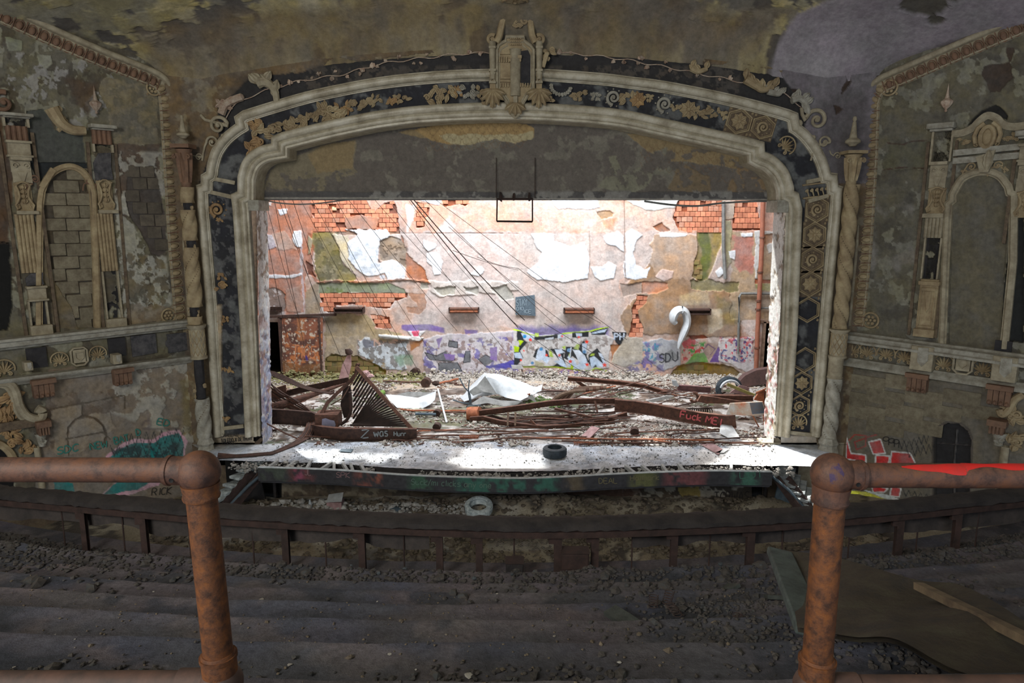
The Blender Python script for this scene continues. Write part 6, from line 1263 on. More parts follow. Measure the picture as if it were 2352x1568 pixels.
# balcony steps
CY = 33.2
rad = lambda y: CY-y
EDG = [1.3, 2.02, 2.72, 3.42, 4.15, 4.95, 5.75, 6.7]
def zstep(y):                                # height of the tread reaching from one edge back
    return EYE - .543 - .4833*y
ys = [.2]; zs = [zstep(EDG[0])]
for i, e in enumerate(EDG):
    z = zstep(e); prev = EDG[i-1] if i else .2
    for t in np.linspace(prev, e, 26)[1:]: ys.append(t); zs.append(z)
    nz = zstep(EDG[i+1]) if i+1 < len(EDG) else EYE-4.60
    ys += [e+.006, e+.03, e+.035]; zs += [z-.03, nz+.02, nz]
for t in np.linspace(6.76, 8.5, 60): ys.append(t); zs.append(EYE-4.60)
ys = np.array(ys); zs = np.array(zs); th = np.linspace(-.42, .42, 620)
TH, YY = np.meshgrid(th, ys); R_ = CY-YY; X = R_*np.sin(TH); Y = CY-R_*np.cos(TH); Z = np.tile(zs[:, None], (1, len(th)))
P = Paint(TH*25, YY, lin((72, 69, 74), 1.7)); P.patches(.5, 1.2, 181, lin((60, 62, 72), 1.7), None, soft=.12, vs=.4); P.patches(.55, .35, 182, lin((86, 80, 82), 1.7), None, soft=.1, alpha=.6, vs=.3)
P.patches(.60, .5, 183, lin((46, 49, 57), 1.6), None, soft=.04, alpha=.8, vs=.3); grime(P, .3, .12, 0)
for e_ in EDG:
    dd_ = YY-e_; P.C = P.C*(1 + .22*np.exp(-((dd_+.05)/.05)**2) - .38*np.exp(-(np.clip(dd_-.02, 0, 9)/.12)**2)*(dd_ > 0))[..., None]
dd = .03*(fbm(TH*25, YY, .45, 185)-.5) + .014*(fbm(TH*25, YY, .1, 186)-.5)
hp = np.clip((YY-6.3)/.5, 0, 1)*(1-np.clip((YY-7.0)/1.1, 0, 1)); dd = dd + hp*.14*fbm(TH*25, YY, 1.0, 187)
ero = np.clip(fbm(TH*25, YY*.0+3, 1.3, 188)-.5, 0, 1)*.12
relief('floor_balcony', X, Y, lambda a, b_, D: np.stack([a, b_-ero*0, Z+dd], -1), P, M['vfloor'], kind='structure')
def bz(x, y):
    r = math.hypot(x, CY-y); yy = CY-r; t = math.asin(x/r)*25; k = int(np.searchsorted(EDG, yy))
    z = zstep(EDG[k]) if k < len(EDG) else EYE-4.60
    h = min(max((yy-6.3)/.5, 0), 1)*(1-min(max((yy-7.0)/1.1, 0), 1))
    return z + h*.14*float(fbm(np.array(t), np.array(yy), 1.0, 187)) + .035*(float(fbm(np.array(t), np.array(yy), .45, 185))-.5)
mb = MB(); G = np.stack([X, Y, Z-.35], -1)[::12, ::20]; mb.grid(G); part('balcony_soffit', mb, M['void'], smooth=None, kind='structure')
def pol(t, yy): r = CY-yy; return (r*math.sin(t), CY-r*math.cos(t))
def _b1(i):
    yy = 8.2-abs(rs.normal(0, 1.5)); x, y = pol(rs.uniform(-.36, .36), yy); return (x, y, bz(x, y)+.01) if yy > 4.6 and (yy > 5.9 or float(fbm(np.array(x), np.array(y), .9, 197)) > .5) else None
heap('charcoal_rubble', 'rubble', 'dark charred rubble banked along the front of the balcony', _b1, 30000, .007, .03, M['rub'])
def _b1b(i):
    x, y = pol(rs.uniform(-.1, .36)**1.0, 8.0-abs(rs.normal(0, .5))); return (x, y, bz(x, y)+rs.uniform(.0, .05))
heap('slate_rubble', 'rubble', 'blue grey broken chips heaped behind the balcony rail posts', _b1b, 3600, .008, .03, M['slate'] if 0 else mat('bluish_chip', lin((84, 92, 98), 1.2), lin((50, 54, 60), 1.2), 9, bump=.5))
def _b2(i):
    x, y = pol(rs.uniform(-.2, .2), rs.uniform(1.2, 6.4)); n = float(fbm(np.array(x), np.array(y), .9, 190))
    return (x, y, bz(x, y)+.004) if n > .5 or rs.rand() > .85 else None
heap('step_grit', 'rubble', 'scattered grit and flakes lying on the balcony steps', _b2, 9000, .002, .008, M['rubb'])
def _b3(i):
    c = [(2.2, 5.2, .7, .25), (1.3, 3.2, .6, .3), (2.5, 4.4, .8, .3), (2.2, 2.5, .7, .25), (-1.6, 2.3, .5, .12), (.1, 2.3, .6, .12), (1.3, 4.3, .5, .22)][rs.randint(7)]
    x = rs.normal(c[0], c[2]*.6); y = rs.normal(c[1], c[3]); y = max(1.3, min(y, 7))
    return (x, y, bz(x, y)+.006)
heap('step_rubble', 'rubble', 'patches of broken chips collected on the balcony steps at right', _b3, 7000, .004, .016, M['rub'])
def _b4(i):
    x, y = pol(rs.uniform(-.16, .16), rs.uniform(1.5, 6)); return (x, y, bz(x, y)+.004)
heap('pale_flakes', 'debris', 'pale paint flakes dotted over the balcony steps', _b4, 200, .004, .011, M['rubl'], sq=(1, 1, .25))
# balcony front: top beam, posts, thin rods, screens
ZR = EYE-3.80
RP = [HP(ZR).hit(x, y) for x, y in curve([(-120, 1110), (0, 1125), (200, 1142), (490, 1166), (800, 1184), (1176, 1197), (1500, 1192), (1900, 1172), (2352, 1128), (2480, 1114)], 6)]
RT = np.array(RP)
def rfront(px): q = HP(ZR).hit(px, np.interp(px, [-120, 0, 490, 1176, 1900, 2352, 2480], [1110, 1125, 1166, 1197, 1172, 1128, 1114])); return q
rail = thing('balcony_front_rail', 'long curved rusty balcony front with a charred cap beam on steel posts', 'railing', rfront(1176))
def band(pts, prof, name, m, jit=.0, **kw):
    mb = MB(); rows = []
    for i, p in enumerate(pts):
        d = pts[min(i+1, len(pts)-1)]-pts[max(i-1, 0)]; d[2] = 0; d = d/np.linalg.norm(d); o = np.array([d[1], -d[0], 0])   # towards the camera
        rows.append([p + o*(a+jit*(rs.rand()-.5)) + np.array([0, 0, b+jit*(rs.rand()-.5)]) for a, b in prof])
    mb.grid(np.array(rows), close_v=True); return part(name, mb, m, rail, **kw)
dens = []
for a, b_ in zip(RP[:-1], RP[1:]):
    for t in (0, .25, .5, .75): dens.append(a+(b_-a)*t)
band(dens, [(-.16, .0), (-.05, .03), (.05, .02), (.13, -.02), (.14, -.07), (.05, -.09), (-.16, -.09)], 'cap_beam', M['dbeam'], .022)
band(dens, [(.02, -.09), (.13, -.09), (.13, -.17), (.10, -.17), (.10, -.12), (.02, -.12)], 'angle_iron', M['dsteel'], .004)
band(dens, [(-.10, -.22), (-.08, -.22), (-.08, -.25), (-.10, -.25)], 'lower_rail', M['dsteel'], .002)
zb = EYE-4.6
for px, w in [(195, .06), (333, .07), (657, .075), (832, .075), (1010, .075), (1101, .075), (1281, .085), (1366, .08), (1547, .075), (1722, .085), (2063, .08), (2196, .075)]:
    q = rfront(px); mb = MB(); mb.channel([q+(0, -.08, -.10), q+(.0, -.10, -.92)], w*1.15, .07, .012, up=(0, 1, 0)); mb.box(WF, q[0]-w*1.4, q[0]+w*.2, q[1]-.12, q[1]-.07, q[2]-.27, q[2]-.13); part('post', mb, M['dsteel'], rail)
for px in (130, 270, 424, 572, 741, 924, 1181, 1456, 1637, 1806, 1895, 1962, 2121, 2260):
    q = rfront(px); mb = MB(); mb.tube([q+(0, .06, -.1), q+(0, .04, -.84)], .011, 7); part('thin_rod', mb, M['dsteel'], rail)
# plaster skirt behind the posts, broken away in the middle where wire lath shows
gxp = np.linspace(-60, 2420, 500); gv = np.linspace(0, 1, 14); rows = []; cols = []
nn = np.array([float(fbm(np.array(x), np.array(2.0), 90, 195)) for x in gxp])
for k, t in enumerate(gv):
    rows.append([rfront(x)+np.array([0, .05+.02*math.sin(x*.05), -.13-(.20+.22*nn[i])*t]) for i, x in enumerate(gxp)])
G = np.array(rows); mb = MB(); keep = np.where((gxp < 985) | (gxp > 1455))[0]
for s_ in (keep[gxp[keep] < 1100], keep[gxp[keep] > 1100]): mb.grid(G[:, s_[0]:s_[-1]+1]); 
part('plaster_skirt', mb, mat('dark_plaster_skirt', A(58, 52, 50), A(40, 37, 38), 5, bump=.6), rail)
mb = MB()
for r in range(26):
    z = -.16-.013*r
    for side in (0, 1): pass
    pts = [rfront(x)+np.array([0, .16, z+.005*(1 if (i+r) % 2 else -1)]) for i, x in enumerate(np.arange(1120, 1330-8*(r > 14)*4, 4))]; mb.tube(pts, .0014, 3, caps=False)
    pts = [rfront(x)+np.array([0, .17, z+.005*(1 if (i+r) % 2 else -1)]) for i, x in enumerate(np.arange(1470, 1640, 4))]; mb.tube(pts, .0014, 3, caps=False)
part('wire_lath', mb, mat('grey_wire_lath', A(110, 110, 108), A(80, 78, 76), 4), rail, kind='stuff')
for x0, x1, y0, y1, lab in ((1162, 1202, 1281, 1318, 'small dark blue grey box standing under the middle of the balcony rail'), (1288, 1350, 1258, 1296, 'wide dark metal box wedged between two balcony rail posts')):
    f = VP(8.05).frame(x0, y1); w = VP(8.05).hit(x1, y1)[0]-f.o[0]; h = VP(8.05).hit(x0, y0)[2]-f.o[2]; mb = MB(); mb.box(f, 0, w, -.03, h, -.02, .14); mb.box(f, w*.04, w*.96, h*.05, h*.93, .14, .15)
    mb2 = MB(); mb2.box(f, -.005, w+.005, h, h+.012, -.03, .16); t = part('metal_box', mb, M['dbeam'] if x1 < 1300 else M['dsteel'], None, label=lab, cat='box', bevel=.006); part('lid', mb2, M['dsteel'], t)
# slabs and big sheet at the right of the balcony
def sheet(name, pts, th, m, label, cat, sub=None, **kw):
    Q = np.array(pts, float); mb = MB(); n = np.cross(Q[1]-Q[0], Q[-1]-Q[0]); n /= np.linalg.norm(n); mb.prism(Q, n*th); return part(name, mb, M[m] if isinstance(m, str) else m, None, label=label, cat=cat, **kw)
def bp(px, py, yy): return VP(yy).hit(px, py)
EYEV = np.array([0, 0, EYE])
gm = mat('mottled_dark_sheet', A(48, 45, 34), A(30, 28, 27), 6, c3=A(42, 35, 28), bump=.6, dist=.03)
nu_, nv_ = 26, 14; top = curve([(1800, 1262), (1930, 1282), (2100, 1330), (2230, 1352), (2420, 1470)], 6); bot = curve([(1832, 1440), (1960, 1462), (2060, 1468), (2200, 1540), (2420, 1600)], 6)
G = []
for j in range(nv_+1):
    t = j/nv_; row = []
    for i in range(len(top)):
        px = top[i][0]*(1-t)+bot[i][0]*t; py = top[i][1]*(1-t)+bot[i][1]*t; yy = (4.3-1.75*i/len(top))*(1-t) + (2.85-.9*i/len(top))*t + .12*math.sin(i*.5+t*4)*(1-t)+.08*(float(fbm(np.array(i*1.), np.array(j*1.), 3, 199))-.5)
        row.append(bp(px, py, yy))
    for i_, q in enumerate(row):
        yy = q[1]
        while q[2] < bz(q[0], q[1])+.04 and yy > 1.5: yy -= .01; q = EYEV+(q-EYEV)*(yy/q[1])
        row[i_] = q
    G.append(row)
G = np.array(G); nrm = np.array([0, .4, .9])*.02; mb = MB(); mb.grid(G); mb.grid((G-nrm)[:, ::-1]); 
big = part('fallen_sheet', mb, gm, None, label='big sagging rusty metal sheet lying over the balcony steps behind the right post', cat='metal sheet')
mb = MB(); mb.beam(bp(1790, 1268, 4.3), bp(1868, 1455, 2.95), .16, .05, (0, -.4, .9)); part('grey_slab', mb, mat('blue_grey_slab', lin((92, 104, 104), 1.1), lin((58, 66, 68), 1.1), 6, bump=.5), None, label='long blue grey slab leaning beside the big sheet, left of the right post', cat='slab', bevel=.01)
mb = MB(); mb.beam(bp(2110, 1345, 3.2), bp(2380, 1478, 2.35), .05, .035, (0, -.2, 1)); part('timber_edge', mb, M['brown'], None, label='pale timber strip along the folded edge of the big sheet at lower right', cat='timber')
def rockslab(px, py, yy, r, sq, lab, m=None, nm='rubble_block'):
    mb = MB(); q = bp(px, py, yy); mb.rock((q[0], q[1], bz(q[0], q[1])+r*.35), r, rs, sq); part(nm, mb, m or M['rub'], None, label=lab, cat='rubble block')
rockslab(1600, 1290, 7.3, .17, (1, .5, 1.1), 'upright dark block in the rubble right of the rail middle'); rockslab(1676, 1290, 7.4, .10, (1, .6, 1.1), 'small brownish block in the rubble left of the last tall post', M['rubb'])
rockslab(1480, 1290, 7.5, .06, (1, 1, 1.4), 'dark lump at the foot of a thin rod of the balcony rail'); rockslab(1768, 1284, 7.0, .05, (1, .6, 1.2), 'pale pinkish block beside the leaning grey slab', M['pale'])
for a, b_, yy, w, lab in (((1560, 1330), (1690, 1372), (6.3, 5.6), .10, 'flat grey plank lying in the rubble right of the middle'), ((1400, 1420), (1560, 1466), (4.0, 3.5), .10, 'dark broken plank under tangled springs on the steps'), ((1725, 1332), (1780, 1400), (5.4, 4.8), .12, 'short green grey plank beside the leaning slab')):
    p0 = bp(*a, yy[0]); p1 = bp(*b_, yy[1]); p0[2] = bz(p0[0], p0[1])+.05; p1[2] = bz(p1[0], p1[1])+.05; mb = MB(); mb.beam(p0, p1, w, .03, (0, -.3, 1), 6, .02); part('broken_plank', mb, mat('charred_plank', lin((78, 84, 82), 1.1), lin((50, 54, 54), 1.1), 7, bump=.6), None, label=lab, cat='plank')
# springs
def spring(px, py, yy, h, r, lean, lab, n=5):
    grp = 'seat springs '+('behind the left post' if 'left post' in lab else 'beside the leaning slab' if 'slab' in lab else 'right of the middle of the steps')
    q = bp(px, py, yy); z = bz(q[0], q[1]); P3 = [(q[0]+lean*t*h+r*math.cos(t*n*6.28), q[1]+r*math.sin(t*n*6.28), z+.01+h*t) for t in np.linspace(0, 1, n*12)]; mb = MB(); mb.tube(P3, .0028, 4); part('seat_spring', mb, M['dsteel'], None, label=lab, cat='spring', group=grp)
ORDS = 'leftmost|second|third|fourth|fifth|sixth|seventh'.split('|')
for i_, (px, py, yy) in enumerate(sorted([(300, 1490, 2.35), (322, 1478, 2.4), (345, 1488, 2.35), (372, 1492, 2.3), (270, 1496, 2.3), (250, 1505, 2.25)])): spring(px, py, yy, .055, .022, rs.uniform(-.5, .5), ORDS[i_]+' coiled spring from the left'+' in the cluster behind the left post')
for i_, (px, py, yy) in enumerate(sorted([(1462, 1392, 4.3), (1486, 1396, 4.25), (1508, 1400, 4.2), (1530, 1404, 4.15), (1445, 1402, 4.2), (1560, 1412, 4.0), (1500, 1410, 4.1)])): spring(px, py, yy, .09, .03, rs.uniform(-.9, .9), ORDS[i_]+' coiled spring from the left'+' in the debris right of the middle steps')
for i_, (px, py, yy) in enumerate(sorted([(1712, 1430, 3.9), (1735, 1436, 3.8), (1758, 1432, 3.8), (1780, 1440, 3.7)])): spring(px, py, yy, .08, .03, rs.uniform(-.9, .9), ORDS[i_]+' coiled spring from the left'+' beside the foot of the leaning slab')
q = bp(850, 1535, 2.05); z = bz(q[0], q[1]); mb = MB(); mb.tube([(q[0], q[1]-.03, z+.02), (q[0]+.01, q[1]+.03, z+.022)], .018, 12); mb.tube([(q[0]+.018*math.cos(a), q[1]-.032, z+.02+.018*math.sin(a)) for a in np.linspace(0, 6.28, 20)], .003, 5); part('coiled_can', mb, M['rubb'], None, label='small rusty cylinder lying on the lowest step in view', cat='can')
mb = MB(); q = bp(884, 1528, 2.05); [mb.rock((q[0]+rs.normal(0, .012), q[1]+rs.normal(0, .01), bz(q[0], q[1])+.012+.03*rs.rand()), .016, rs) for _ in range(14)]; part('charred_clump', mb, M['rub'], None, label='dark clump beside the small rusty cylinder on the steps', cat='clump', kind='thing')
for px, py, yy, lab, c in ((955, 1432, 3.05, 'torn pale scrap standing on the step near the middle', 'cream'), (810, 1446, 3.1, 'dull red scrap lying on the step left of the middle', 'red'), (620, 1520, 2.2, 'crumpled cloth lump on the step right of the left post', 'rubb')):
    q = bp(px, py, yy); z = bz(q[0], q[1]); s = .05 if c != 'rubb' else .06; rows = [[(q[0]+s*(u-.5)*2, q[1]+s*(v-.5), z+.006+s*.9*abs(math.sin(u*3+v*2))*float(fbm(np.array(u*3), np.array(v*3), 1, int(px)))) for v in np.linspace(0, 1, 8)] for u in np.linspace(0, 1, 12)]
    mb = MB(); mb.grid(np.array(rows)); part('torn_scrap', mb, M[c], None, label=lab, cat='scrap')
# ================================================================== THE NEAR PIPE RAILS
def pipe(pts, r, n=28): mb = MB(); mb.tube(pts, r, n); return mb
def railing(side):
    Y0 = 1.6; pv = VP(Y0)
    if side < 0: ball = pv.hit(457, 1082); top_in = pv.hit(382, 1079.5); end = pv.hit(-900, 1074); pt = pv.hit(463, 1140); pb = pv.hit(503, 1520); lab = 'rusted pipe railing at left with an orange post and ball corner'
    else: ball = pv.hit(1912, 1088); top_in = pv.hit(1982, 1091); end = pv.hit(3260, 1098); pt = pv.hit(1906, 1150); pb = pv.hit(1876, 1530); lab = 'rusted pipe railing at right with a streak of red spray paint'
    t = thing('pipe_railing', lab, 'railing', (pb[0], Y0, bz(pb[0], Y0))); s = side
    rp = .0305; ro = .037
    part('top_rail', pipe([end + (top_in-end)*u for u in np.linspace(0, 1, 30)], rp), M['pipe'], t)
    d = (ball-top_in)/np.linalg.norm(ball-top_in)
    mb = pipe([top_in, top_in+d*.045], rp*1.16); mb.tube([top_in+d*.004, top_in+d*.012], rp*1.24, 28); mb.tube([top_in+d*.045, ball], rp*1.28, 28); part('side_collar', mb, M['pipe'], t)
    mb = MB(); mb.ell(Frame(ball, (1, 0, 0), (0, 0, 1), (0, -1, 0)), .0515, .0515, .0515, 20, 32); b = part('corner_ball', mb, M['pipe'], t)
    dn = (pb-pt)/np.linalg.norm(pb-pt); c0 = ball + dn*.03; mb = MB(); mb.tube([c0, pt-dn*.012, pt-dn*.002, pt+dn*.004], [.046, .042, .045, .043], 28); part('neck_collar', mb, M['pipe'] if s > 0 else M['pipeo'], t)
    part('post', pipe([pt+(pb-pt)*u for u in np.linspace(0, 1, 20)], ro), M['pipeo'], t)
    mb = MB(); mb.tube([pb-dn*.03, pb-dn*.02, pb+dn*.05], [.040, .044, .044], 28); mb.tube([pb-dn*.022, pb-dn*.012], .047, 28); part('foot_collar', mb, M['pipeo'], t)
    foot = pb+dn*.06; mb = MB(); mb.ell(Frame(foot, (1, 0, 0), (0, 0, 1), (0, -1, 0)), .056, .052, .056, 16, 24); part('foot_ball', mb, M['pipeb'], t)
    mb = pipe([foot, foot+np.array([s*.9, 0, .0]), foot+np.array([s*2.2, 0, .0])], .030); mb2 = MB(); mb2.tube([foot+np.array([s*.03, 0, 0]), foot+np.array([s*.11, 0, 0])], .036, 28); part('lower_rail', mb, M['pipeb'], t); part('lower_collar', mb2, M['pipeb'], t)
    mb = MB(); mb.tube([foot, foot-np.array([0, 0, .5])], .032, 20); part('leg', mb, M['pipeb'], t)
    mb = MB(); sc = top_in+d*.028+np.array([0, -.0345, -.012]); mb.lathe([(0, .0), (.004, 0), (.0055, .001)], Frame(sc, (1, 0, 0), (0, -1, 0), (0, 0, 1)), 12); part('set_screw', mb, M['void'], t)
    return t, ball, top_in, end, rp
tl = railing(-1); tr, ball, ti, en, rp = railing(1)
redm = mat('red_spray_on_rust', lin((226, 36, 34)), lin((170, 52, 46)), 14, rough=.6, bump=.1, pos=(.3, .75))
mb = MB(); d = (en-ti)/np.linalg.norm(en-ti); rows = []
for i in range(120):
    l = .085+i*.01; w = min(1, (i+2)/14)*(.5+.16*math.sin(i*.21)+.12*math.sin(i*.53)); c = ti+d*l; mid = 1.45-.1*math.sin(i*.05)+ (.25 if i > 20 else .35)*(-1 if i < 16 else 0)
    rows.append([c + (rp+.0007)*np.array([0, -math.cos(a), math.sin(a)]) for a in np.linspace(mid-w, mid+w*.9, 10)])
mb.grid(np.array(rows)); part('red_paint_streak', mb, redm, tr, label='bright red spray paint streak')
mb = MB(); rows = []
for i in range(9): rows.append([ball+.0519*np.array([math.sin(a+i*0)*math.cos(b_), -math.cos(a)*math.cos(b_), math.sin(b_)]) for a in np.linspace(-.62+.03*abs(i-4), .1-.05*abs(i-4), 10) for b_ in [(-.15+i*.13)]])
mb.grid(np.array(rows)); part('violet_paint_smear', mb, mat('violet_spray_on_rust', lin((74, 56, 92), .8), lin((126, 88, 72), .6), 45, rough=.6, bump=.3, pos=(.46, .56)), tr, label='faint violet paint smear')
# ================================================================== CLOSING PIECES BELOW THE STAGE
mb = MB(); slab(mb, -12, 12, 26.45, 30.2, ZS-.4, ZS-.03); slab(mb, -12, -11.8, 26.4, 30.2, ZS-.4, ZS+5); slab(mb, 11.8, 12, 26.4, 30.2, ZS-.4, ZS+5); part('floor_back_rooms', mb, M['brown'], smooth=None, kind='structure')
mb = MB(); slab(mb, -9.4, 9.4, 18.7, 18.9, -.4, ZS-.4); slab(mb, -9.4, 9.4, 17.9, 18.9, -.5, -.2); part('wall_void_under_stage', mb, M['void'], smooth=None, kind='structure')
for s, a, b in ((-1, -9.4, -7.05), (1, 7.0, 9.3)):
    mb = MB(); slab(mb, a, b, YP-.02, YP+.4, -.4, ZS+.05); part('wall_pier_left' if s < 0 else 'wall_pier_right', mb, M['brown' if s < 0 else 'cream'], smooth=None, kind='structure')
# ================================================================== THE STAGE
ORD = 'first second third fourth fifth sixth seventh eighth ninth tenth eleventh twelfth'.split()
# unseen roof boards added to gate the sun, holes aimed at chosen spots
ORDB = ORD + ['thirteenth', 'fourteenth', 'fifteenth', 'sixteenth', 'seventeenth', 'eighteenth', 'nineteenth', 'twentieth', 'twenty-first', 'twenty-second', 'twenty-third', 'twenty-fourth', 'twenty-fifth', 'twenty-sixth', 'twenty-seventh', 'twenty-eighth']
SUN = np.array([.30, -.40, -.87]); SUN /= np.linalg.norm(SUN); RZ = 17.0
tg = [(STG.hit(1130, 1056), .95), (STG.hit(1190, 1062), .7), (STG.hit(1745, 1046), .9), (STG.hit(1830, 1066), .9), (STG.hit(1690, 1070), .6), *[(np.array([7.2, 18.75, z_]), .75) for z_ in (1.6, 2.4, 3.2, 4.0, 4.8, 5.5)], (GND.hit(800, 1172), .5), (GND.hit(900, 1174), .4), (GND.hit(690, 1170), .4), (STG.hit(1150, 890), .9), (STG.hit(940, 930), .6), (STG.hit(1640, 985), .5), (STG.hit(700, 1040), .45), (STG.hit(1500, 1010), .4), (np.array([7.6, 16.8, .8]), .8), (np.array([7.9, 16.4, .3]), .7), (np.array([-7.0, 16.9, .6]), .45)]
hl_ = [((p - SUN*((RZ-p[2])/-SUN[2]))[:2], r) for p, r in tg]
rf = thing('sun_gate_roof', None, None, (0, 24, RZ), kind='structure'); mb = MB()
for x in np.arange(-13, 13, .35):
    for y in np.arange(16, 34, .35):
        if not any(abs(x+.17-h[0])**2+abs(y+.17-h[1])**2 < r*r for h, r in hl_): mb.box(WF, x, x+.352, y, y+.352, RZ, RZ+.08)
part('sun_gate_boards', mb, M['wood'], rf, smooth=None, kind='stuff')
def G(px, py, dz=0.0): p = STG.hit(px, py); return np.array([p[0], p[1], ZS+dz])
def V_(px, py, y): return VP(y).hit(px, py)
def obj(name, mb, m, label, cat, group=None, parent=None, **kw): return part(name, mb, M[m] if isinstance(m, str) else m, parent, label=label, cat=cat, group=group, **kw)
# --- left wreck: channel beam with writing, fan of slats -----------------
y1 = G(840, 1011)[1]; zt = V_(840, 984, y1)[2]; hb = zt-ZS
t = thing('fan_of_slats', 'triangular fan of rusty slats standing on the lettered beam at stage left', 'wreckage', G(840, 1000)); WF_ = t
xa, xb = G(716, 1003)[0], G(959, 1009)[0]
mb = MB(); pts = [np.array([xa, y1+.42, ZS+hb/2]), np.array([xa+.35, y1+.2, ZS+hb/2]), np.array([xa+.8, y1+.06, ZS+hb/2]), np.array([xa+1.4, y1, ZS+hb/2]), np.array([xb, y1-.02, ZS+hb/2])]
mb.channel(pts, .12, hb, .02); beam1 = part('channel_beam', mb, M['rustd'], t)
mb = MB(); [mb.beam(a+(0, 0, hb/2+.004), b+(0, 0, hb/2+.004), .13, .012) for a, b in zip(pts[:-1], pts[1:])]; part('top_flange', mb, M['rust'], beam1)
def bsurf(px, py): x = V_(px, py, y1)[0]; y = np.interp(x, [p[0] for p in pts], [p[1] for p in pts])-.075; return V_(px, py, y)
chalk = flat('grey_blue_chalk', S(150, 160, 164))
painted('painted_lettering', letters('Z', (829, 1005), (851, 1004), 17, .1) + letters('was', (859, 1003), (893, 1001), 17) + letters('Hurr', (905, 1001), (934, 1001), 10), 2.6, bsurf, chalk, beam1)
org = [V_(806+(.0)*i, 875+i*5.0, y1+1.3-.045*i) for i in range(22)]
hyp = [V_(824+(944-824)*u, 850+(982-850)*u, y1+.9-.75*u) for u in np.linspace(.04, .97, 24)]
org = [V_(812-u*14+ (10*math.sin(u*3)), 872+u*108, y1+1.2-1.0*u) for u in np.linspace(0, 1, 24)]
for i in range(24):
    u = i/23; o_ = V_(812+2*math.sin(u*3)-u*8, 884+min(1, u*3.2)*92, y1+1.1-.9*u); mb = MB(); e = hyp[i]; mb.beam(o_, e+(e-o_)/np.linalg.norm(e-o_)*.05, .05, .04, (0, -1, .2)); part('slat', mb, M['grate'], t)
mb = MB(); mb.beam(V_(818, 842, y1+.85), V_(946, 985, y1+.12), .10, .09, (0, -1, .3), 8, .03); part('slant_bar', mb, M['wood'] if 0 else M['rust'], t)
mb = MB(); mb.channel([V_(x, y, y1+d) for x, y, d in ((822, 835, 1.0), (818, 858, 1.0), (800, 880, .95), (775, 902, .85), (752, 925, .7), (738, 952, .55))], .10, .13, .02, (0, -1, 0)); part('curved_arm', mb, M['rust'], t)
mb = MB(); mb.channel([V_(x, y, y1+d) for x, y, d in ((826, 836, 1.0), (816, 866, .9), (800, 892, .8), (786, 915, .6), (768, 925, .5), (760, 930, .5))], .03, .05, .01, (0, -1, 0)); part('thin_arm', mb, M['rust'], t)
mb = MB(); mb.prism([V_(x, y, y1+.9) for x, y in ((788, 890), (804, 886), (808, 930), (802, 958), (790, 960), (782, 930))], (0, .08, 0)); part('dark_plate', mb, M['grate'], t, smooth=None)
mb = MB(); mb.tube([V_(x, y, y1+.5) for x, y in curve([(804, 900), (806, 940), (798, 962), (782, 975)], 4)], .05, 6); part('bent_strap', mb, M['rustd'], t)
# slotted platform lying behind it
t = thing('slatted_platform', 'long slatted rusty platform lying at stage left behind the cable bundle', 'wreckage', G(680, 960))
y2 = y1+.9
mb = MB(); mb.channel([V_(x, y, y2+d) for x, y, d in ((600, 955, .0), (660, 957, 0), (716, 962, -.1), (726, 968, -.1))], .10, V_(650, 939, y2)[2]-V_(650, 972, y2)[2], .02); part('edge_channel', mb, M['rustd'], t)
mb = MB(); mb.channel([V_(606, 917, y2+2.2), V_(700, 893, y2+2.4), V_(802, 873, y2+1.6)], .08, .2, .02); part('rear_channel', mb, M['rustd'], t)
for i in range(15):
    u = i/14; a = V_(604+u*44, 934-u*2+u*6, y2+.3+.1*i*.3); b = V_(700+u*96, 906-u*24-(0 if u < .6 else 2), y2+1.5); mb = MB(); mb.beam(a, b, .035, .05); part('slat', mb, M['rust' if i % 3 else 'rustd'], t)
mb = MB(); mb.prism([V_(x, y, y2+2.0) for x, y in ((600, 900), (656, 884), (657, 900), (602, 925))], (0, .05, 0)); part('end_plate', mb, M['rust'], t, smooth=None)
mb = MB(); mb.box(VP(y1+.35).frame(724, 982), 0, V_(777, 952, y1+.35)[0]-V_(724, 952, y1+.35)[0], 0, V_(724, 952, y1+.35)[2]-V_(724, 982, y1+.35)[2], -.5, 0); obj('rusty_box', mb, 'rust', 'rusty sheet steel box with a pale torn patch behind the lettered beam', 'box', bevel=.01)
mb = MB(); mb.prism([V_(x, y, y1+.33) for x, y in ((739, 981), (740, 962), (748, 960), (758, 964), (768, 966), (771, 975), (769, 983))], (0, -.012, 0)); obj('torn_card', mb, mat('lavender_card', S(176, 176, 206), S(150, 150, 180), 4, bump=.1), 'pale lavender torn card stuck on the rusty steel box', 'card', smooth=None)
# bent cable bundle coming down over the stage corner
BC = [(602, 888), (640, 912), (672, 928), (700, 944), (714, 960), (712, 984), (696, 1010), (672, 1030), (640, 1044), (600, 1052), (560, 1055), (500, 1050)]
BCc = np.array(curve(BC, 5)); TT = np.gradient(BCc, axis=0); TT /= np.linalg.norm(TT, axis=1)[:, None]
for k in range(6):
    L = []
    for i, (x, y) in enumerate(BCc):
        u_ = i/len(BCc); sp = np.interp(u_, [0, .3, .6, 1], [6.5, 3.2, 4.2, 3.4])*(k-2.5); yy = np.interp(u_, [0, .3, .55, .75, 1], [y1+2.2, y1+1.2, y1-.1, YP-.9, YP-1.2]); p = V_(x-TT[i][1]*sp, y+TT[i][0]*sp, yy+.02*k); L.append((p[0], p[1], max(p[2], ZS+.03)))
    mb = MB(); mb.tube(L, .024 if k != 4 else .045, 7); obj('bent_pipe', mb, 'rust' if k % 2 else 'rustd', ORD[k]+' pipe from the outside of the bent bundle at the left stage corner', 'pipe', 'bent pipes at the left stage corner')
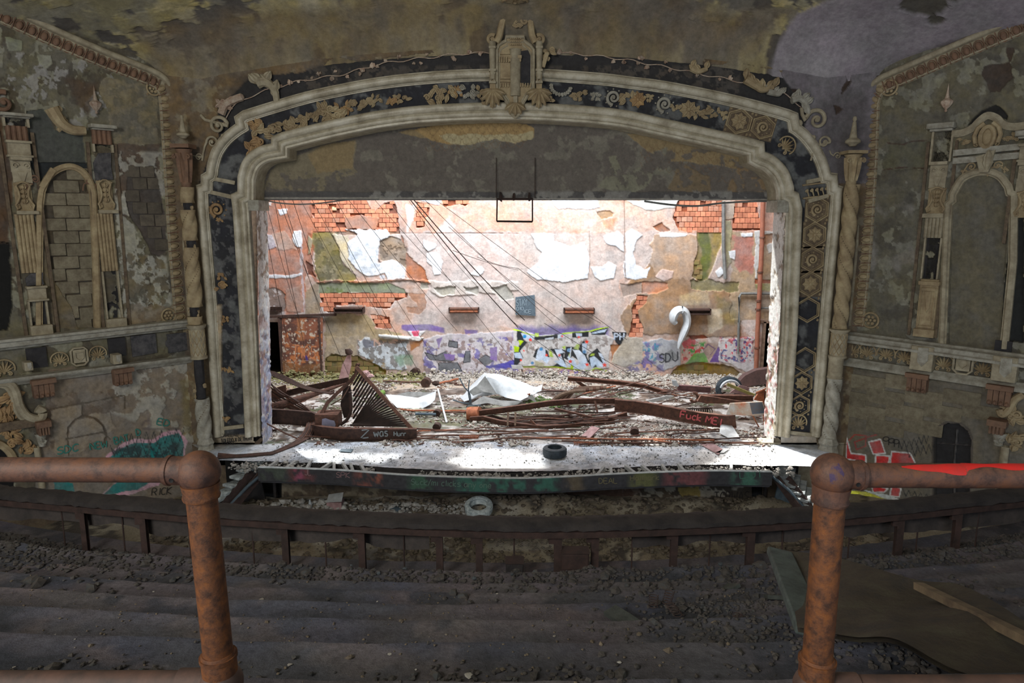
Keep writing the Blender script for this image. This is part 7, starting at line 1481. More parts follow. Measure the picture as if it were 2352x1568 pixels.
for k in range(4):
    c = curve([(606, 848+k*2.4), (650, 862+k*3.4), (700, 886+k*2.2), (752, 899+k*1.4), (768, 896+k*2)], 5); mb = MB(); mb.tube([V_(x, y, y1+2.4-.3*k) for x, y in c], .022, 6); obj('slack_conduit', mb, 'rustd', ORD[k]+' conduit from the top sagging from the left jamb to the fan', 'conduit', 'conduits sagging from the left jamb')
mb = MB(); mb.tube([V_(x, y, y1+1.8) for x, y in curve([(610, 856), (622, 880), (640, 902), (660, 910), (690, 922)], 5)], .024, 6); obj('steel_rod', mb, 'rustd', 'single rod hanging down beside the left jamb', 'rod')
mb = MB(); mb.tube([V_(x, y, YP-.5+0.9) for x, y in curve([(612, 972), (650, 992), (690, 1010)], 4)], .022, 6); obj('steel_rod', mb, 'rust', 'lone rod lying across the foot of the left jamb', 'rod')
# leaning board, small pieces
yv = G(788, 879)[1]; mb = MB(); mb.prism([V_(x, y, yv) for x, y in ((776, 878), (786, 838), (797, 816), (805, 810), (806, 840), (798, 876))], (0, .1, 0)); obj('broken_post', mb, 'pink', 'pinkish broken post standing upright behind the fan of slats', 'post', smooth=None)
mb = MB(); mb.rock(V_(801, 808, yv), .14, rs, (1.2, .8, .9)); obj('charred_lump', mb, 'rustd', 'dark burnt lump on top of the pinkish broken post', 'lump')
mb = MB(); mb.tube([G(866, 915, .11), G(880, 908, .11)], .1, 12); obj('green_bottle', mb, 'green', 'light green plastic tube lying behind the slanted bar of the fan', 'bottle')
mb = MB(); [mb.rock(V_(840+rs.normal(0, 6), 862+rs.normal(0, 7), y1+2.4), .14, rs) for _ in range(9)]; obj('crumpled_bundle', mb, 'pink', 'crumpled pink and white bundle behind the peak of the fan', 'bundle', kind='thing')
# --- white sheets --------------------------------------------------------
def crumple(name, rows, m, label, cat, group=None, th=.012, jit=.03):
    Q = np.array([[V_(x, y, yy) for x, y, yy in r] for r in rows]); n1, n2 = Q.shape[:2]; out = []
    for i in np.linspace(0, n1-1, (n1-1)*5+1):
        a = int(min(i, n1-1.001)); fa = i-a; row = []
        for j in np.linspace(0, n2-1, (n2-1)*5+1):
            b = int(min(j, n2-1.001)); fb = j-b; p = (Q[a, b]*(1-fa)+Q[a+1, b]*fa)*(1-fb) + (Q[a, b+1]*(1-fa)+Q[a+1, b+1]*fa)*fb
            row.append(p + jit*(np.array([float(fbm(np.array(i*1.7), np.array(j*1.7), 2, 200+k)) for k in range(3)])-.5)*2)
        out.append(row)
    mb = MB(); o_ = np.array(out); mb.grid(o_); mb.grid((o_+np.array([0, th, -th]))[:, ::-1]); return obj(name, mb, m, label, cat, group, smooth=40)
ya = G(1150, 925)[1]
crumple('crumpled_duct', [[(1062, 905, ya+.3), (1085, 880, ya+.5), (1112, 858, ya+.6), (1150, 862, ya+.8), (1200, 880, ya+.8), (1228, 890, ya+.5)],
                        [(1054, 912, ya), (1092, 892, ya), (1122, 868, ya+.1), (1160, 880, ya), (1200, 900, ya+.1), (1236, 900, ya)],
                        [(1066, 922, ya-.3), (1100, 912, ya-.4), (1140, 905, ya-.1), (1160, 912, ya-.3), (1195, 918, ya-.3), (1224, 908, ya-.2)]], 'tarp', 'large crumpled white sheet metal duct in the middle of the stage', 'duct', jit=.07)
crumple('crumpled_duct_mouth', [[(1076, 898, ya-.42), (1096, 884, ya-.35), (1114, 864, ya-.1)], [(1086, 908, ya-.5), (1110, 900, ya-.5), (1142, 906, ya-.2)]], 'tarpd', 'grey dented open mouth of the crumpled white duct', 'duct')
crumple('duct_flap', [[(1224, 890, ya+.2), (1246, 882, ya+.1)], [(1228, 902, ya), (1244, 898, ya-.1)]], 'tarp', 'small upturned white flap at the right end of the crumpled duct', 'duct')
crumple('duct_fold', [[(1082, 925, ya-.7), (1110, 908, ya-.6), (1150, 920, ya-.6), (1200, 922, ya-.5)], [(1086, 930, ya-.9), (1120, 926, ya-.9), (1160, 934, ya-.8), (1186, 930, ya-.6)]], 'tarpd', 'grey folded sheet lying in front of the crumpled duct', 'duct')
yb_ = G(940, 938)[1]
crumple('white_sheet', [[(884, 905, yb_+.5), (920, 906, yb_+.6), (960, 914, yb_+.6), (1002, 900, yb_+.5)], [(892, 918, yb_+.2), (930, 922, yb_+.2), (966, 922, yb_+.2), (998, 918, yb_+.2)], [(912, 936, yb_), (940, 938, yb_), (966, 941, yb_), (986, 930, yb_)]], 'tarp', 'flattened white sheet lying left of the crumpled duct', 'sheet', jit=.05)
crumple('grey_sheet', [[(912, 905, yb_+1.2), (940, 898, yb_+1.2), (990, 902, yb_+1.2)], [(914, 914, yb_+1.0), (950, 912, yb_+1.0), (985, 912, yb_+1.0)]], 'tarpd', 'lavender grey sheet edge rising behind the flattened white sheet', 'sheet')
mb = MB()
for c in ([(1056, 868), (1066, 888), (1078, 902), (1082, 922)], [(1078, 872), (1076, 900), (1080, 926)], [(1040, 918), (1070, 926), (1112, 924)]): mb.tube([V_(x, y, ya-.6) for x, y in curve(c, 4)], .022, 6)
obj('bent_tubing', mb, 'slate', 'pale blue bent tubing in front of the crumpled duct mouth', 'frame')
mb = MB(); mb.tube([V_(x, y, ya-1) for x, y in ((1074, 931), (1104, 930), (1100, 935), (1070, 935))], .02, 6, closed=True); obj('tube_rectangle', mb, 'slate', 'small pale rectangular frame on the floor below the duct', 'frame')
for i, (pts_, lab) in enumerate((([(1212, 909), (1222, 905), (1228, 915), (1234, 926), (1220, 918)], 'cream torn scrap leaning at the right foot of the duct'), ([(1210, 905), (1218, 903), (1218, 910)], 'little orange scrap above the cream one'))):
    mb = MB(); mb.prism([V_(x, y, ya-.5) for x, y in pts_], (0, .02, .0)); obj('torn_board', mb, 'pale' if i == 0 else 'rusto', lab, 'scrap', smooth=None)
def _ms(i): p = G(1252+rs.normal(0, 18), 926+rs.normal(0, 4)); return (p[0], p[1], ZS+.03)
heap('moss_clump', 'moss', 'bright green moss growing on the stage right of the crumpled duct', _ms, 160, .03, .09, M['moss'])
# --- right wreck -----------------------------------------------------------
t = thing('collapsed_rigging_grid', 'long collapsed rusty rigging grid sprawling across the right half of the stage', 'wreckage', G(1250, 970))
yr = G(1250, 985)[1]
mb = MB(); mb.channel([V_(x, y, yr+d) for x, y, d in ((1100, 948, .9), (1150, 942, .9), (1200, 935, 1.0), (1260, 926, 1.1), (1320, 921, 1.2), (1420, 920, 1.2))], .12, .17, .02); part('upper_channel', mb, M['rust'], t)
mb = MB(); mb.tube([V_(1072, 950, yr+1.0), V_(1082, 950, yr+1.0), V_(1102, 950, yr+.9)], [.2, .22, .22], 18); part('curled_end', mb, M['rusto'], t)
mb = MB(); mb.channel([V_(x, y, yr+d) for x, y, d in ((1080, 962, .7), (1110, 960, .6), (1150, 970, .3), (1200, 977, .1), (1250, 982, 0), (1320, 978, .2), (1380, 968, .5), (1440, 950, .9))], .10, .14, .02); part('lower_channel', mb, M['rust'], t)
mb = MB(); mb.channel([V_(x, y, yr+d) for x, y, d in ((1080, 965, .8), (1130, 955, .9), (1180, 968, .6), (1200, 975, .4))], .07, .07, .015); part('inner_channel', mb, M['rustd'], t)
for k in range(26):
    u = rs.rand(); x0 = rs.uniform(1120, 1240); x1 = rs.uniform(1300, 1460); ya_ = 940+u*38; yb2 = 932+u*36+rs.uniform(-8, 8); c = curve([(x0, ya_+rs.uniform(-3, 8)), (.6*x0+.4*x1, ya_+rs.uniform(-4, 4)), (.3*x0+.7*x1, yb2+6), (x1, yb2)], 4)
    mb = MB(); mb.tube([V_(x, min(y, 982), yr+1.3-1.2*u) for x, y in c], rs.uniform(.012, .026), 5); part('bar', mb, M['rust' if rs.rand() > .5 else 'rustd'], t)
for k in range(30):
    x0 = rs.uniform(1260, 1560); y0 = rs.uniform(895, 960); L_ = rs.uniform(40, 150); a = rs.uniform(-.35, .35); mb = MB(); yy = yr+ (985-y0)*.045+.2
    mb.tube([V_(x0+L_*q, y0+L_*a*q+3*math.sin(q*4+k), yy) for q in np.linspace(0, 1, 6)], rs.uniform(.01, .03), 5); part('bar', mb, M['rust' if rs.rand() > .4 else 'rusto' if rs.rand() > .7 else 'rustd'], t)
for x in (1167, 1184): mb = MB(); mb.beam(V_(x, 946, yr+.2), V_(x-1, 977, yr+.1), .06, .05, (0, 1, 0)); part('upright', mb, M['wood'], t)
for a, b in (((1218, 964), (1246, 992)), ((1274, 938), (1360, 958)), ((1366, 920), (1372, 946))): mb = MB(); mb.beam(V_(*a, yr+.1), V_(*b, yr+.0), .06, .05, (0, 1, .2)); part('loose_strut', mb, M['rust'], t)
# curled straps
for k in range(7): 
    mb = MB(); mb.tube([V_(x, y, yr+1.9+.1*k) for x, y in curve([(1262+k*6, 926-k), (1285+k*6, 908-k*2), (1310+k*7, 899-k*1.5), (1345+k*8, 896-k)], 4)], .03, 5, flatk=2.2); obj('curled_strap', mb, 'rust' if k % 2 else 'wood', ORD[k]+' curled strap from the left in the stack behind the rigging grid', 'strap', 'curled straps behind the rigging grid')
yq = G(1400, 915)[1]+.6
mb = MB(); mb.channel([V_(x, y, yq+d) for x, y, d in ((1304, 869, .6), (1360, 873, .6), (1420, 878, .5), (1480, 886, .3), (1530, 902, .0))], .2, .15, .025); obj('long_channel', mb, 'rust', 'long brown I beam slanting at the back of the right wreck', 'beam')
mb = MB(); mb.prism([V_(x, y, yq+.6) for x, y in ((1316, 872), (1325, 872), (1356, 892), (1350, 898))], (0, .06, 0)); obj('short_plate', mb, 'rust', 'short plate hanging under the left end of the back beam', 'plate', smooth=None)
mb = MB(); mb.channel([V_(1355, 907, yq), V_(1376, 912, yq)], .1, .12, .02); obj('short_beam', mb, 'rust', 'stubby beam end below the back beam', 'beam')
yl = G(1600, 990)[1]
mb = MB(); bpx = [(1412, 930, 1.3), (1460, 934, 1.1), (1500, 940, .9), (1560, 952, .5), (1610, 961, .2), (1668, 968, .0), (1690, 966, -.05)]; bw = V_(1560, 938, yl+.5)[2]-V_(1560, 966, yl+.5)[2]
bp_ = [V_(x, y, yl+d) for x, y, d in bpx]; mb.channel(bp_, .14, bw, .02); lb = obj('lettered_channel', mb, 'rust', 'long rusty channel beam with faded red lettering at stage right', 'beam')
def lsurf(px, py): xs = [p[0] for p in bp_]; x = V_(px, py, yl+.4)[0]; y = np.interp(x, xs, [p[1] for p in bp_])-.085; return V_(px, py, y)
painted('painted_lettering', letters('Fuck ML'.replace('ML', 'MEI'), (1562, 958), (1658, 977), 15), 3.0, lsurf, flat('faded_red_spray', S(222, 88, 92)), lb)
f_ = [V_(x, y, yl-.1) for x, y in ((1668, 952), (1677, 926), (1752, 922), (1762, 950), (1740, 955))]
mb = MB(); mb.prism(f_, (0, .03, 0)); V = np.vstack(mb.v); g = obj('painted_panel', mb, mat('orange_and_white_panel', S(226, 130, 84), S(222, 222, 220), 2.2, c3=S(214, 190, 170), bump=.2), 'tilted steel panel streaked orange, white and blue at the right end of the lettered beam', 'panel', smooth=None)
mb = MB(); mb.prism([V_(x, y, yl-.112) for x, y in ((1722, 925), (1750, 924), (1758, 948), (1728, 951))], (0, .008, 0)); part('blue_stain', mb, mat('blue_stain', S(90, 120, 150), S(120, 110, 110), 5, bump=.1), g, smooth=None, label='blue stained end')
mb = MB(); mb.channel([V_(1603, 912, yl+1.6), V_(1730, 913, yl+1.2)], .2, .17, .02); obj('short_girder', mb, 'rust', 'horizontal brown girder above the orange and white panel', 'girder')
mb = MB(); mb.prism([V_(x, y, yl+1.1) for x, y in ((1610, 908), (1640, 912), (1716, 924), (1716, 928), (1620, 926), (1602, 922))], (0, .1, 0)); obj('wedge_plate', mb, 'rust', 'wedge shaped plate under the horizontal girder', 'plate', smooth=None)
mb = MB(); mb.channel([V_(1556, 890, yl+2.6), V_(1632, 895, yl+2.6)], .12, .2, .02); obj('purple_beam', mb, mat('purple_brown_steel', S(150, 104, 104), S(110, 78, 78), 5), 'purplish beam lying at the back of the right wreck', 'beam')
mb = MB(); mb.beam(V_(1670, 882, yl+1.5), V_(1733, 908, yl+1.2), .06, .09); obj('olive_bar', mb, mat('olive_painted_bar', S(160, 150, 70), S(120, 110, 50), 6), 'olive green bar slanting across the right wreck', 'bar')
mb = MB(); mb.prism([V_(x, y, yl+1.9) for x, y in ((1676, 902), (1700, 884), (1722, 890), (1716, 906))], (0, .03, 0)); obj('pink_board', mb, 'pink', 'pale pink board tilted behind the olive bar', 'board', smooth=None)
for pts_, lab, nm in ((((1484, 920), (1530, 909), (1548, 909), (1540, 914), (1500, 924)), 'narrow white board lying on the wreck left of the girder', 'white_board'), (((1543, 873), (1553, 873), (1560, 886), (1556, 888), (1546, 884)), 'pale blue shard standing at the back of the right wreck', 'blue_shard')):
    mb = MB(); mb.prism([V_(x, y, yl+2.2) for x, y in pts_], (0, .04, 0)); obj(nm, mb, 'pale' if nm[0] == 'w' else 'tarp', lab, 'board', smooth=None)
mb = MB(); mb.tube([V_(1594+9*math.cos(a), 912+10*math.sin(a), yl+1.7) for a in np.linspace(-1.8, 2.6, 16)], .05, 7); obj('curled_strap', mb, 'rust', 'single curled hook left of the horizontal girder', 'strap')
for k in range(11):
    c = [(1580+k*5+6*math.cos(a), 945+8*math.sin(a)) for a in np.linspace(2.6, 6.6, 10)]; mb = MB(); mb.tube([V_(x, y, yl+.9+.03*k) for x, y in c], .018, 5); obj('dark_coil', mb, 'grate', ORD[k]+' loop from the left of the dark wire coil behind the lettered beam', 'coil', 'loops of the dark wire coil')
# comb and orange plate at the right jamb
t = thing('toothed_plate', 'orange toothed steel plate standing against the right jamb', 'wreckage', G(1750, 960)); mb = MB(); mb.prism([V_(x, y, yl+.3) for x, y in ((1732, 918), (1742, 902), (1756, 896), (1772, 892), (1772, 986), (1756, 984), (1750, 922))], (0, .05, 0)); part('plate', mb, M['rusto'], t, smooth=None)
for k in range(10): mb = MB(); mb.ell(Frame(V_(1738+k*3.8, 902-k*1.6, yl+.28), (1, 0, 0), (0, 0, 1), (0, -1, 0)), .035, .04, .03, 5, 8); part('tooth', mb, M['rusto'], t)
for k in range(3): mb = MB(); mb.beam(V_(1756+k*7, 900, yl+.25), V_(1757+k*7, 945, yl+.25), .025, .03, (0, 1, 0)); part('rib', mb, M['rust'], t)
mb = MB(); mb.tube([V_(x, y, yl+.4) for x, y in curve([(1728, 952), (1740, 975), (1756, 1002)], 5)], .02, 6); obj('steel_rod', mb, 'rusto', 'orange rod curving down beside the right jamb', 'rod')
mb = MB(); mb.prism([V_(x, y, G(1740, 889)[1]) for x, y in ((1696, 878), (1712, 862), (1738, 850), (1775, 845), (1775, 880), (1740, 884), (1700, 890))], (0, .3, 0)); obj('curved_tank', mb, mat('purple_brown_tank', S(120, 86, 80), S(84, 64, 62), 3), 'dark curved steel shell bulging behind the right jamb', 'tank')
# wheel and tyres
def tyre(name, fr, R, w, rim, m, label, hole=True):
    t = thing(name, label, 'tyre', fr.o - np.array([0, 0, 0])); prof = [(rim, -w*.36), (rim*1.02, -w*.5), (R*.84, -w*.5), (R*.96, -w*.42), (R, -w*.25), (R, w*.25), (R*.96, w*.42), (R*.84, w*.5), (rim*1.02, w*.5), (rim, w*.36), (rim*1.05, w*.3), (rim*1.12, 0), (rim*1.05, -w*.3)]
    mb = MB(); R_ = [[fr.pt(r*math.cos(a), z, r*math.sin(a)) for a in np.linspace(0, 2*math.pi, 49)[:-1]] for r, z in prof]; mb.grid(np.array(R_), close_u=True, close_v=True); part('carcass', mb, M[m], t)
    mb = MB()
    for k in range(48):
        a = 2*math.pi*k/48; f = Frame(fr.pt(R*math.cos(a), 0, R*math.sin(a)), -fr.u*math.sin(a)+fr.n*math.cos(a), fr.v, fr.u*math.cos(a)+fr.n*math.sin(a))
        for z0 in (-.22, 0, .22): mb.box(f, -R*.045, R*.045, w*(z0-.085), w*(z0+.085), -.005, .008)
    part('tread', mb, M[m], t, smooth=None, kind='stuff'); return t
gt = G(1274, 1046); rt_ = 26.6*STG.m(1274, 1040)
tyre('car_tyre', Frame(gt+(0, 0, .12), (1, 0, 0), (0, 0, 1), (0, -1, 0)), rt_, .24, rt_*.60, 'tyre', 'blue grey car tyre lying flat on the sunlit stage floor')
gw = GND.hit(1100, 1190); rw_ = 31*GND.m(1100, 1180)
tyre('pit_tyre', Frame(np.array([gw[0], gw[1], .30]), (1, 0, 0), (0, -.30, .954), (0, -.954, -.30)), rw_, .22, rw_*.66, 'tyrel', 'dusty pale tyre leaning on the ground below the stage, just above the rail')
cw = V_(1674, 893, yl+2.4); wh = tyre('car_wheel', Frame(cw, (1, 0, 0), (.1, -1, .1), (0, 0, 1)), 29*VP(yl+2.4).m(1674, 893), .22, 20*VP(yl+2.4).m(1674, 893), 'tyre', 'upright wheel half buried in the right wreck')
mb = MB(); mb.tube([cw + np.array([.30*math.cos(a), -.14, .30*math.sin(a)])*1.05 for a in np.linspace(.2, 2.9, 20)], .045, 7); part('rim', mb, M['tarp'], wh, label='pale metal rim')
# sheets of paper, boards on the floor
for pts_, m, lab in ((((1652, 1000), (1656, 980), (1676, 988), (1682, 992), (1700, 1008), (1672, 1007)), 'pale', 'curled grey sheet standing on the stage floor near the right jamb'), (((1608, 1022), (1634, 1017), (1660, 1034), (1650, 1046)), 'pink', 'flat pink and white sheet lying on the stage floor right of the tyre'), (((780, 1038), (784, 1033), (812, 1033), (806, 1041)), 'slate', 'blue grey board lying on the white stage floor left of the middle'),
                      (((1642, 1042), (1660, 1034), (1676, 1032), (1662, 1042)), 'pale', 'white torn corner beside the flat pink sheet'), (((1222, 993), (1226, 988), (1240, 990), (1236, 998)), 'pale', 'small cream card standing on the rods left of the tyre')):
    P3 = [G(x, y, .02+ (max(0, 1004-y)*.012 if m == 'pale' and x > 1640 and y < 1010 else 0)) for x, y in pts_]; mb = MB(); mb.prism(P3, (0, 0, .012)); obj('loose_sheet', mb, m, lab, 'sheet', smooth=None)
# rods lying along the stage
zc = {}
for k, (x0, y0, x1, y1_, r) in enumerate(sorted([(870, 1010, 1420, 986, .02), (920, 1006, 1180, 1000, .02), (700, 1008, 1030, 1014, .022), (940, 988, 1260, 993, .024), (960, 994, 1180, 996, .02), (900, 998, 1100, 992, .018), (1060, 1020, 1330, 1006, .024), (1200, 1008, 1640, 1014, .024), (1290, 1018, 1740, 1020, .024), (1330, 1024, 1600, 1024, .022), (1180, 1012, 1500, 1016, .018),
                                         (1090, 987, 1240, 985, .018), (920, 945, 1090, 948, .03), (1020, 952, 1100, 951, .03), (1100, 902, 1300, 903, .03), (880, 880, 1050, 884, .03), (1000, 885, 1052, 874, .04), (1250, 994, 1420, 985, .02), (1400, 1000, 1650, 990, .024), (1530, 1002, 1660, 995, .02), (1320, 1008, 1470, 1004, .02), (1560, 1016, 1760, 1008, .02), (1640, 1020, 1740, 1024, .018),
                                         (1380, 925, 1500, 945, .022), (1400, 950, 1520, 930, .022), (1200, 895, 1330, 905, .02), (900, 1016, 1000, 1008, .02), (1420, 1010, 1560, 1022, .02)], key=lambda q: -q[1]-q[3])):
    a = G(x0, y0, r+.02); b = G(x1, y1_, r+.02); mb = MB(); n = 12; w = rs.uniform(-.12, .12); mb.tube([a+(b-a)*q+np.array([0, w*math.sin(q*math.pi)+.03*math.sin(q*9+k), .03*abs(math.sin(q*7+k))]) for q in np.linspace(0, 1, n)], r, 6)
    zn = 'left of the tyre' if x1 < 1250 and x0+x1 < 2450 else 'right of the tyre' if x0 > 1300 else 'spanning the tyre'; zc[zn] = zc.get(zn, 0)+1
    obj('steel_rod', mb, 'rust' if k % 3 else 'rusto' if k % 2 else 'rustd', ('long ' if x1-x0 > 250 else 'short ')+'rusty rod '+zn+', '+ORDB[zc[zn]-1]+' from the stage edge', 'rod', 'rods lying on the stage floor')
for x, y, L_ in ((1318, 1022, 60), (1055, 1007, 45)):
    a = G(x, y, .05); mb = MB(); n = 90; s_ = L_*STG.m(x, y); mb.tube([a+np.array([s_*q, .045*math.cos(q*110), .045*math.sin(q*110)]) for q in np.linspace(0, 1, n*2)], .010, 4); obj('long_spring', mb, 'rusto', 'long rusty coil spring beside the tyre' if x > 1200 else 'long rusty coil spring left of the tyre among the rods', 'spring')
t = thing('conduit_stick', 'pale stick leaning with a dark cap left of the grid', 'stick', G(1020, 970)); mb = MB(); mb.beam(G(1006, 912, .3), G(1026, 972, .02), .06, .04); part('stick', mb, M['pale'], t); mb = MB(); mb.rock(G(1000, 901, .35), .15, rs); part('cap', mb, M['rustd'], t)
for x, y, r, lab in ((1456, 1000, .13, 'round rusty can on the stage floor right of the tyre'), (1003, 988, .12, 'dark rusty lump on the rods left of the grid'), (1003, 956, .12, 'dark cylinder end lying left of the curled grid end'), (956, 862, .2, 'rusty drum at the foot of the stage wall left of the duct'), (978, 888, .18, 'rusty block in the debris left of the duct')):
    mb = MB(); c_ = G(x, y, r*.9) - (0, .3*(y < 870), 0); mb.tube([c_+(0, -r*.7, 0), c_+(.03, r*.7, .02)], [r, r*.95], 12); obj('rusty_can', mb, 'rustd', lab, 'can')
mb = MB(); mb.tube([G(954, 957, .1), G(1002, 958, .1)], .045, 8); obj('blue_tube', mb, 'slate', 'short pale blue tube lying left of the grid', 'tube')
mb = MB(); mb.beam(G(1345, 1008, .05), G(1368, 1000, .25), .3, .03); obj('pink_plate', mb, 'pink', 'tilted pink plate above the long springs', 'plate')
# small sign on legs by the wall
t = thing('legged_sign', 'little white board on thin rusty legs at the foot of the graffiti', 'sign', G(1187, 868)); yy = 25.6
mb = MB(); mb.prism([V_(x, y, yy) for x, y in ((1174, 838), (1198, 839), (1202, 848), (1176, 847))], (0, .04, 0)); part('board', mb, M['pale'], t, smooth=None)
for x0, x1, y1_ in ((1179, 1177, 867), (1183, 1182, 867), (1198, 1200, 866), (1199, 1206, 870)): mb = MB(); mb.tube([V_(x0, 847, yy), V_(x1, y1_, yy)], .014, 5); part('leg', mb, M['rustd'], t)
# heaps of stage debris
def _d1(i):
    px = rs.uniform(620, 1770); py = rs.choice([rs.uniform(868, 900), rs.uniform(900, 1010), rs.uniform(975, 1025)]); p = G(px, py); return (p[0], p[1], ZS+.02) if float(fbm(np.array(p[0]), np.array(p[1]), .8, 210)) > .45 else None
heap('mixed_debris', 'debris', 'mixed brown and grey debris strewn across the stage floor', _d1, 9000, .012, .045, M['rubc'])
heap('pale_chips', 'debris', 'pale plaster chips sprinkled over the stage floor', _d1, 4000, .008, .025, M['rubl'])
heap('rusty_scraps', 'debris', 'rust brown scraps and splinters strewn across the stage floor', _d1, 3000, .015, .05, M['rust'], sq=(2.2, .5, .4))
def _d3(i): px = rs.uniform(600, 1780); p = G(px, rs.uniform(1012, 1070)); return (p[0], p[1], ZS+.012)
heap('floor_grit', 'debris', 'fine grey grit over the front of the stage floor', _d3, 3000, .004, .014, M['tarpd'])
def _d4(i): px = rs.uniform(980, 1780); q = abs(rs.normal(0, .35)); p = BACK.hit(px, 868); return (p[0], p[1]-.16-q, ZS+max(0, .35-q)*rs.rand()*(1.0 if 990 < px < 1500 else .5))
heap('wall_foot_rubble', 'rubble', 'pale plaster bank along the foot of the graffiti wall', _d4, 5000, .02, .055, M['rubc'])
def _d5(i): px = rs.uniform(600, 980); q = abs(rs.normal(0, .5)); p = BACK.hit(px, 870); return (p[0], p[1]-.16-q, ZS+max(0, .3-q)*rs.rand())
heap('mossy_rubble', 'rubble', 'mossy rubble along the foot of the wall by the rusty door', _d5, 2200, .02, .06, mat('mossy_stone', S(150, 150, 90), S(110, 100, 66), 5, bump=.6))
for x, y, r in ((640, 1160, .0),): pass
# --- things fixed to the stage wall ----------------------------------------
for i, (x0, x1, y0, y1_, m, lab) in enumerate(((771, 839, 704, 717, 'rustd', 'rusted channel bracket left on the wall, above the rusty door side'), (1032, 1101, 705, 717, 'rust', 'rusted strip light casing left of the slate board'), (1294, 1364, 706, 719, 'rust', 'rusted strip light casing right of the slate board'), (1571, 1628, 707, 721, 'rustd', 'rusted channel bracket behind the hanging white duct'))):
    f = BACK.frame(x0, y1_, .02); w = BACK.hit(x1, y1_)[0]-f.o[0]; h = BACK.hit(x0, y0)[2]-f.o[2]; t = thing('wall_light_casing', lab, 'light fitting', f.o); mb = MB()
    mb.box(f, 0, w, h*.7, h, 0, .3); mb.box(f, 0, w, 0, h*.25, 0, .26); mb.box(f, 0, w, h*.2, h*.75, 0, .12); part('casing', mb, M[m], t, bevel=.01)
    if m == 'rust':
        for z in (.33, .62): mb = MB(); mb.tube([f.pt(.05, h*z, .24), f.pt(w-.05, h*z, .24)], .045, 8); part('tube', mb, M['rusto'], t)
    for s in (0, 1): mb = MB(); mb.box(f, (w-.04)*s, (w-.04)*s+.04, 0, h, 0, .3); part('end_cap', mb, M['rustd'], t)
t = thing('slate_board', 'blue grey board with scratched lettering hung on the stage wall', 'board', BACK.hit(1205, 725)); mb = MB(); mb.prism([BACK.hit(x, y, .03) for x, y in ((1184, 682), (1228, 677), (1230, 725), (1184, 722))], (0, -.04, 0)); part('board', mb, M['slate'], t, smooth=None)
painted('painted_lettering', letters('STAY', (1186, 703), (1213, 701), 15) + letters('OBO'.replace('B', 'I'), (1186, 713), (1204, 712), 8) + letters('ICE', (1202, 719), (1222, 719), 8), 1.1, lambda x, y: BACK.hit(x, y, .08), flat('pale_chalk', S(150, 172, 186)), t)
t = thing('rusty_sliding_door', 'orange and brown rusted sliding door beside the dark doorway', 'door', BACK.hit(700, 868))
Xd, Yd = pxgrid(651, 727, 743, 865, 1.5); Pd = Paint(Xd, Yd, S(150, 88, 58)); Pd.patches(.5, 16, 220, S(104, 66, 54), None, soft=.08); Pd.patches(.55, 10, 221, S(206, 120, 52), None, region=[(660, 760), (743, 760), (743, 860), (660, 860)], soft=.06); Pd.poly([(684, 730), (702, 730), (700, 780), (686, 780)], S(196, 124, 66), None, amp=3, soft=3, alpha=.7); Pd.patches(.62, 5, 222, S(206, 190, 170), None)
Pd.poly([(651, 830), (743, 836), (743, 866), (651, 866)], S(140, 96, 50), None, amp=5, soft=4, alpha=.7)
for st in letters('TIO5', (674, 818), (730, 822), 28): Pd.stroke(st, 2.4, S(224, 140, 80), 1, amp=.5)
Pd.stroke([(660, 830), (732, 824)], 1.5, S(190, 150, 120), 1); Pd.stroke([(706, 817), (708, 824)], 5, S(70, 50, 140), 2)
relief('door_leaf', Xd, Yd, lambda a, b, D: BACK.hit(a, b) + BACK.n*(.16+D[..., None]), Pd, M['vcol'], parent=t)
mb = MB(); f = BACK.frame(651, 865, 0); w = BACK.hit(743, 865)[0]-f.o[0]; h = BACK.hit(651, 727)[2]-f.o[2]; mb.box(f, 0, w, 0, h, .08, .15); mb.box(f, -.02, .05, 0, h, .15, .18); mb.box(f, w-.05, w+.02, 0, h, .15, .18); part('door_frame', mb, M['rustd'], t)
mb = MB(); mb.beam(BACK.hit(600, 728, .12), BACK.hit(772, 722, .12), .12, .1, (0, 0, 1)); obj('door_track', mb, 'rustd', 'rusty track over the sliding door', 'rail')
mb = MB(); mb.box(BACK.frame(622, 714, .01), 0, .45, 0, .16, 0, .05); [mb.box(BACK.frame(622, 714-k*4, .05), 0, .45, 0, .03, 0, .03) for k in range(3)]; obj('wall_vent', mb, 'rustd', 'small louvred vent on the wall above the dark doorway', 'vent')
# pipes at the right
t = thing('drain_pipe', 'rust red drain pipe running down the stage wall beside the right doorway', 'pipe', BACK.hit(1742, 860)); mb = MB(); mb.tube([BACK.hit(x, y, .2) for x, y in ((1753, 440), (1750, 560), (1744, 680), (1740, 760), (1736, 860))], .085, 10); part('pipe', mb, mat('rust_red_pipe', S(176, 104, 74), S(146, 88, 64), 4), t)
for x, y in ((1751, 545), (1746, 625), (1742, 690), (1741, 710), (1739, 798)): mb = MB(); mb.tube([BACK.hit(x, y-2, .2), BACK.hit(x, y+2, .2)], .11, 10); part('pipe_collar', mb, M['rust'], t)
for c, r, lab in (([(1695, 812), (1697, 740), (1698, 682), (1702, 674), (1740, 674), (1790, 674)], .05, 'thin grey conduit bending from the doorway corner down the stage wall'), ([(1745, 707), (1790, 708)], .04, 'short horizontal conduit above the right doorway'), ([(1662, 462), (1662, 560), (1666, 640)], .07, 'pale vertical pipe between the tiled patches of the stage wall')):
    mb = MB(); mb.tube([BACK.hit(x, y, .1) for x, y in c], r, 7); obj('wall_conduit', mb, 'tarpd', lab, 'conduit')
mb = MB(); mb.tube([BACK.hit(940, 778, .1), BACK.hit(870, 770, .1)], .05, 7); obj('wall_conduit', mb, 'pale', 'pale horizontal pipe low on the wall left of the graffiti', 'conduit')
mb = MB(); 
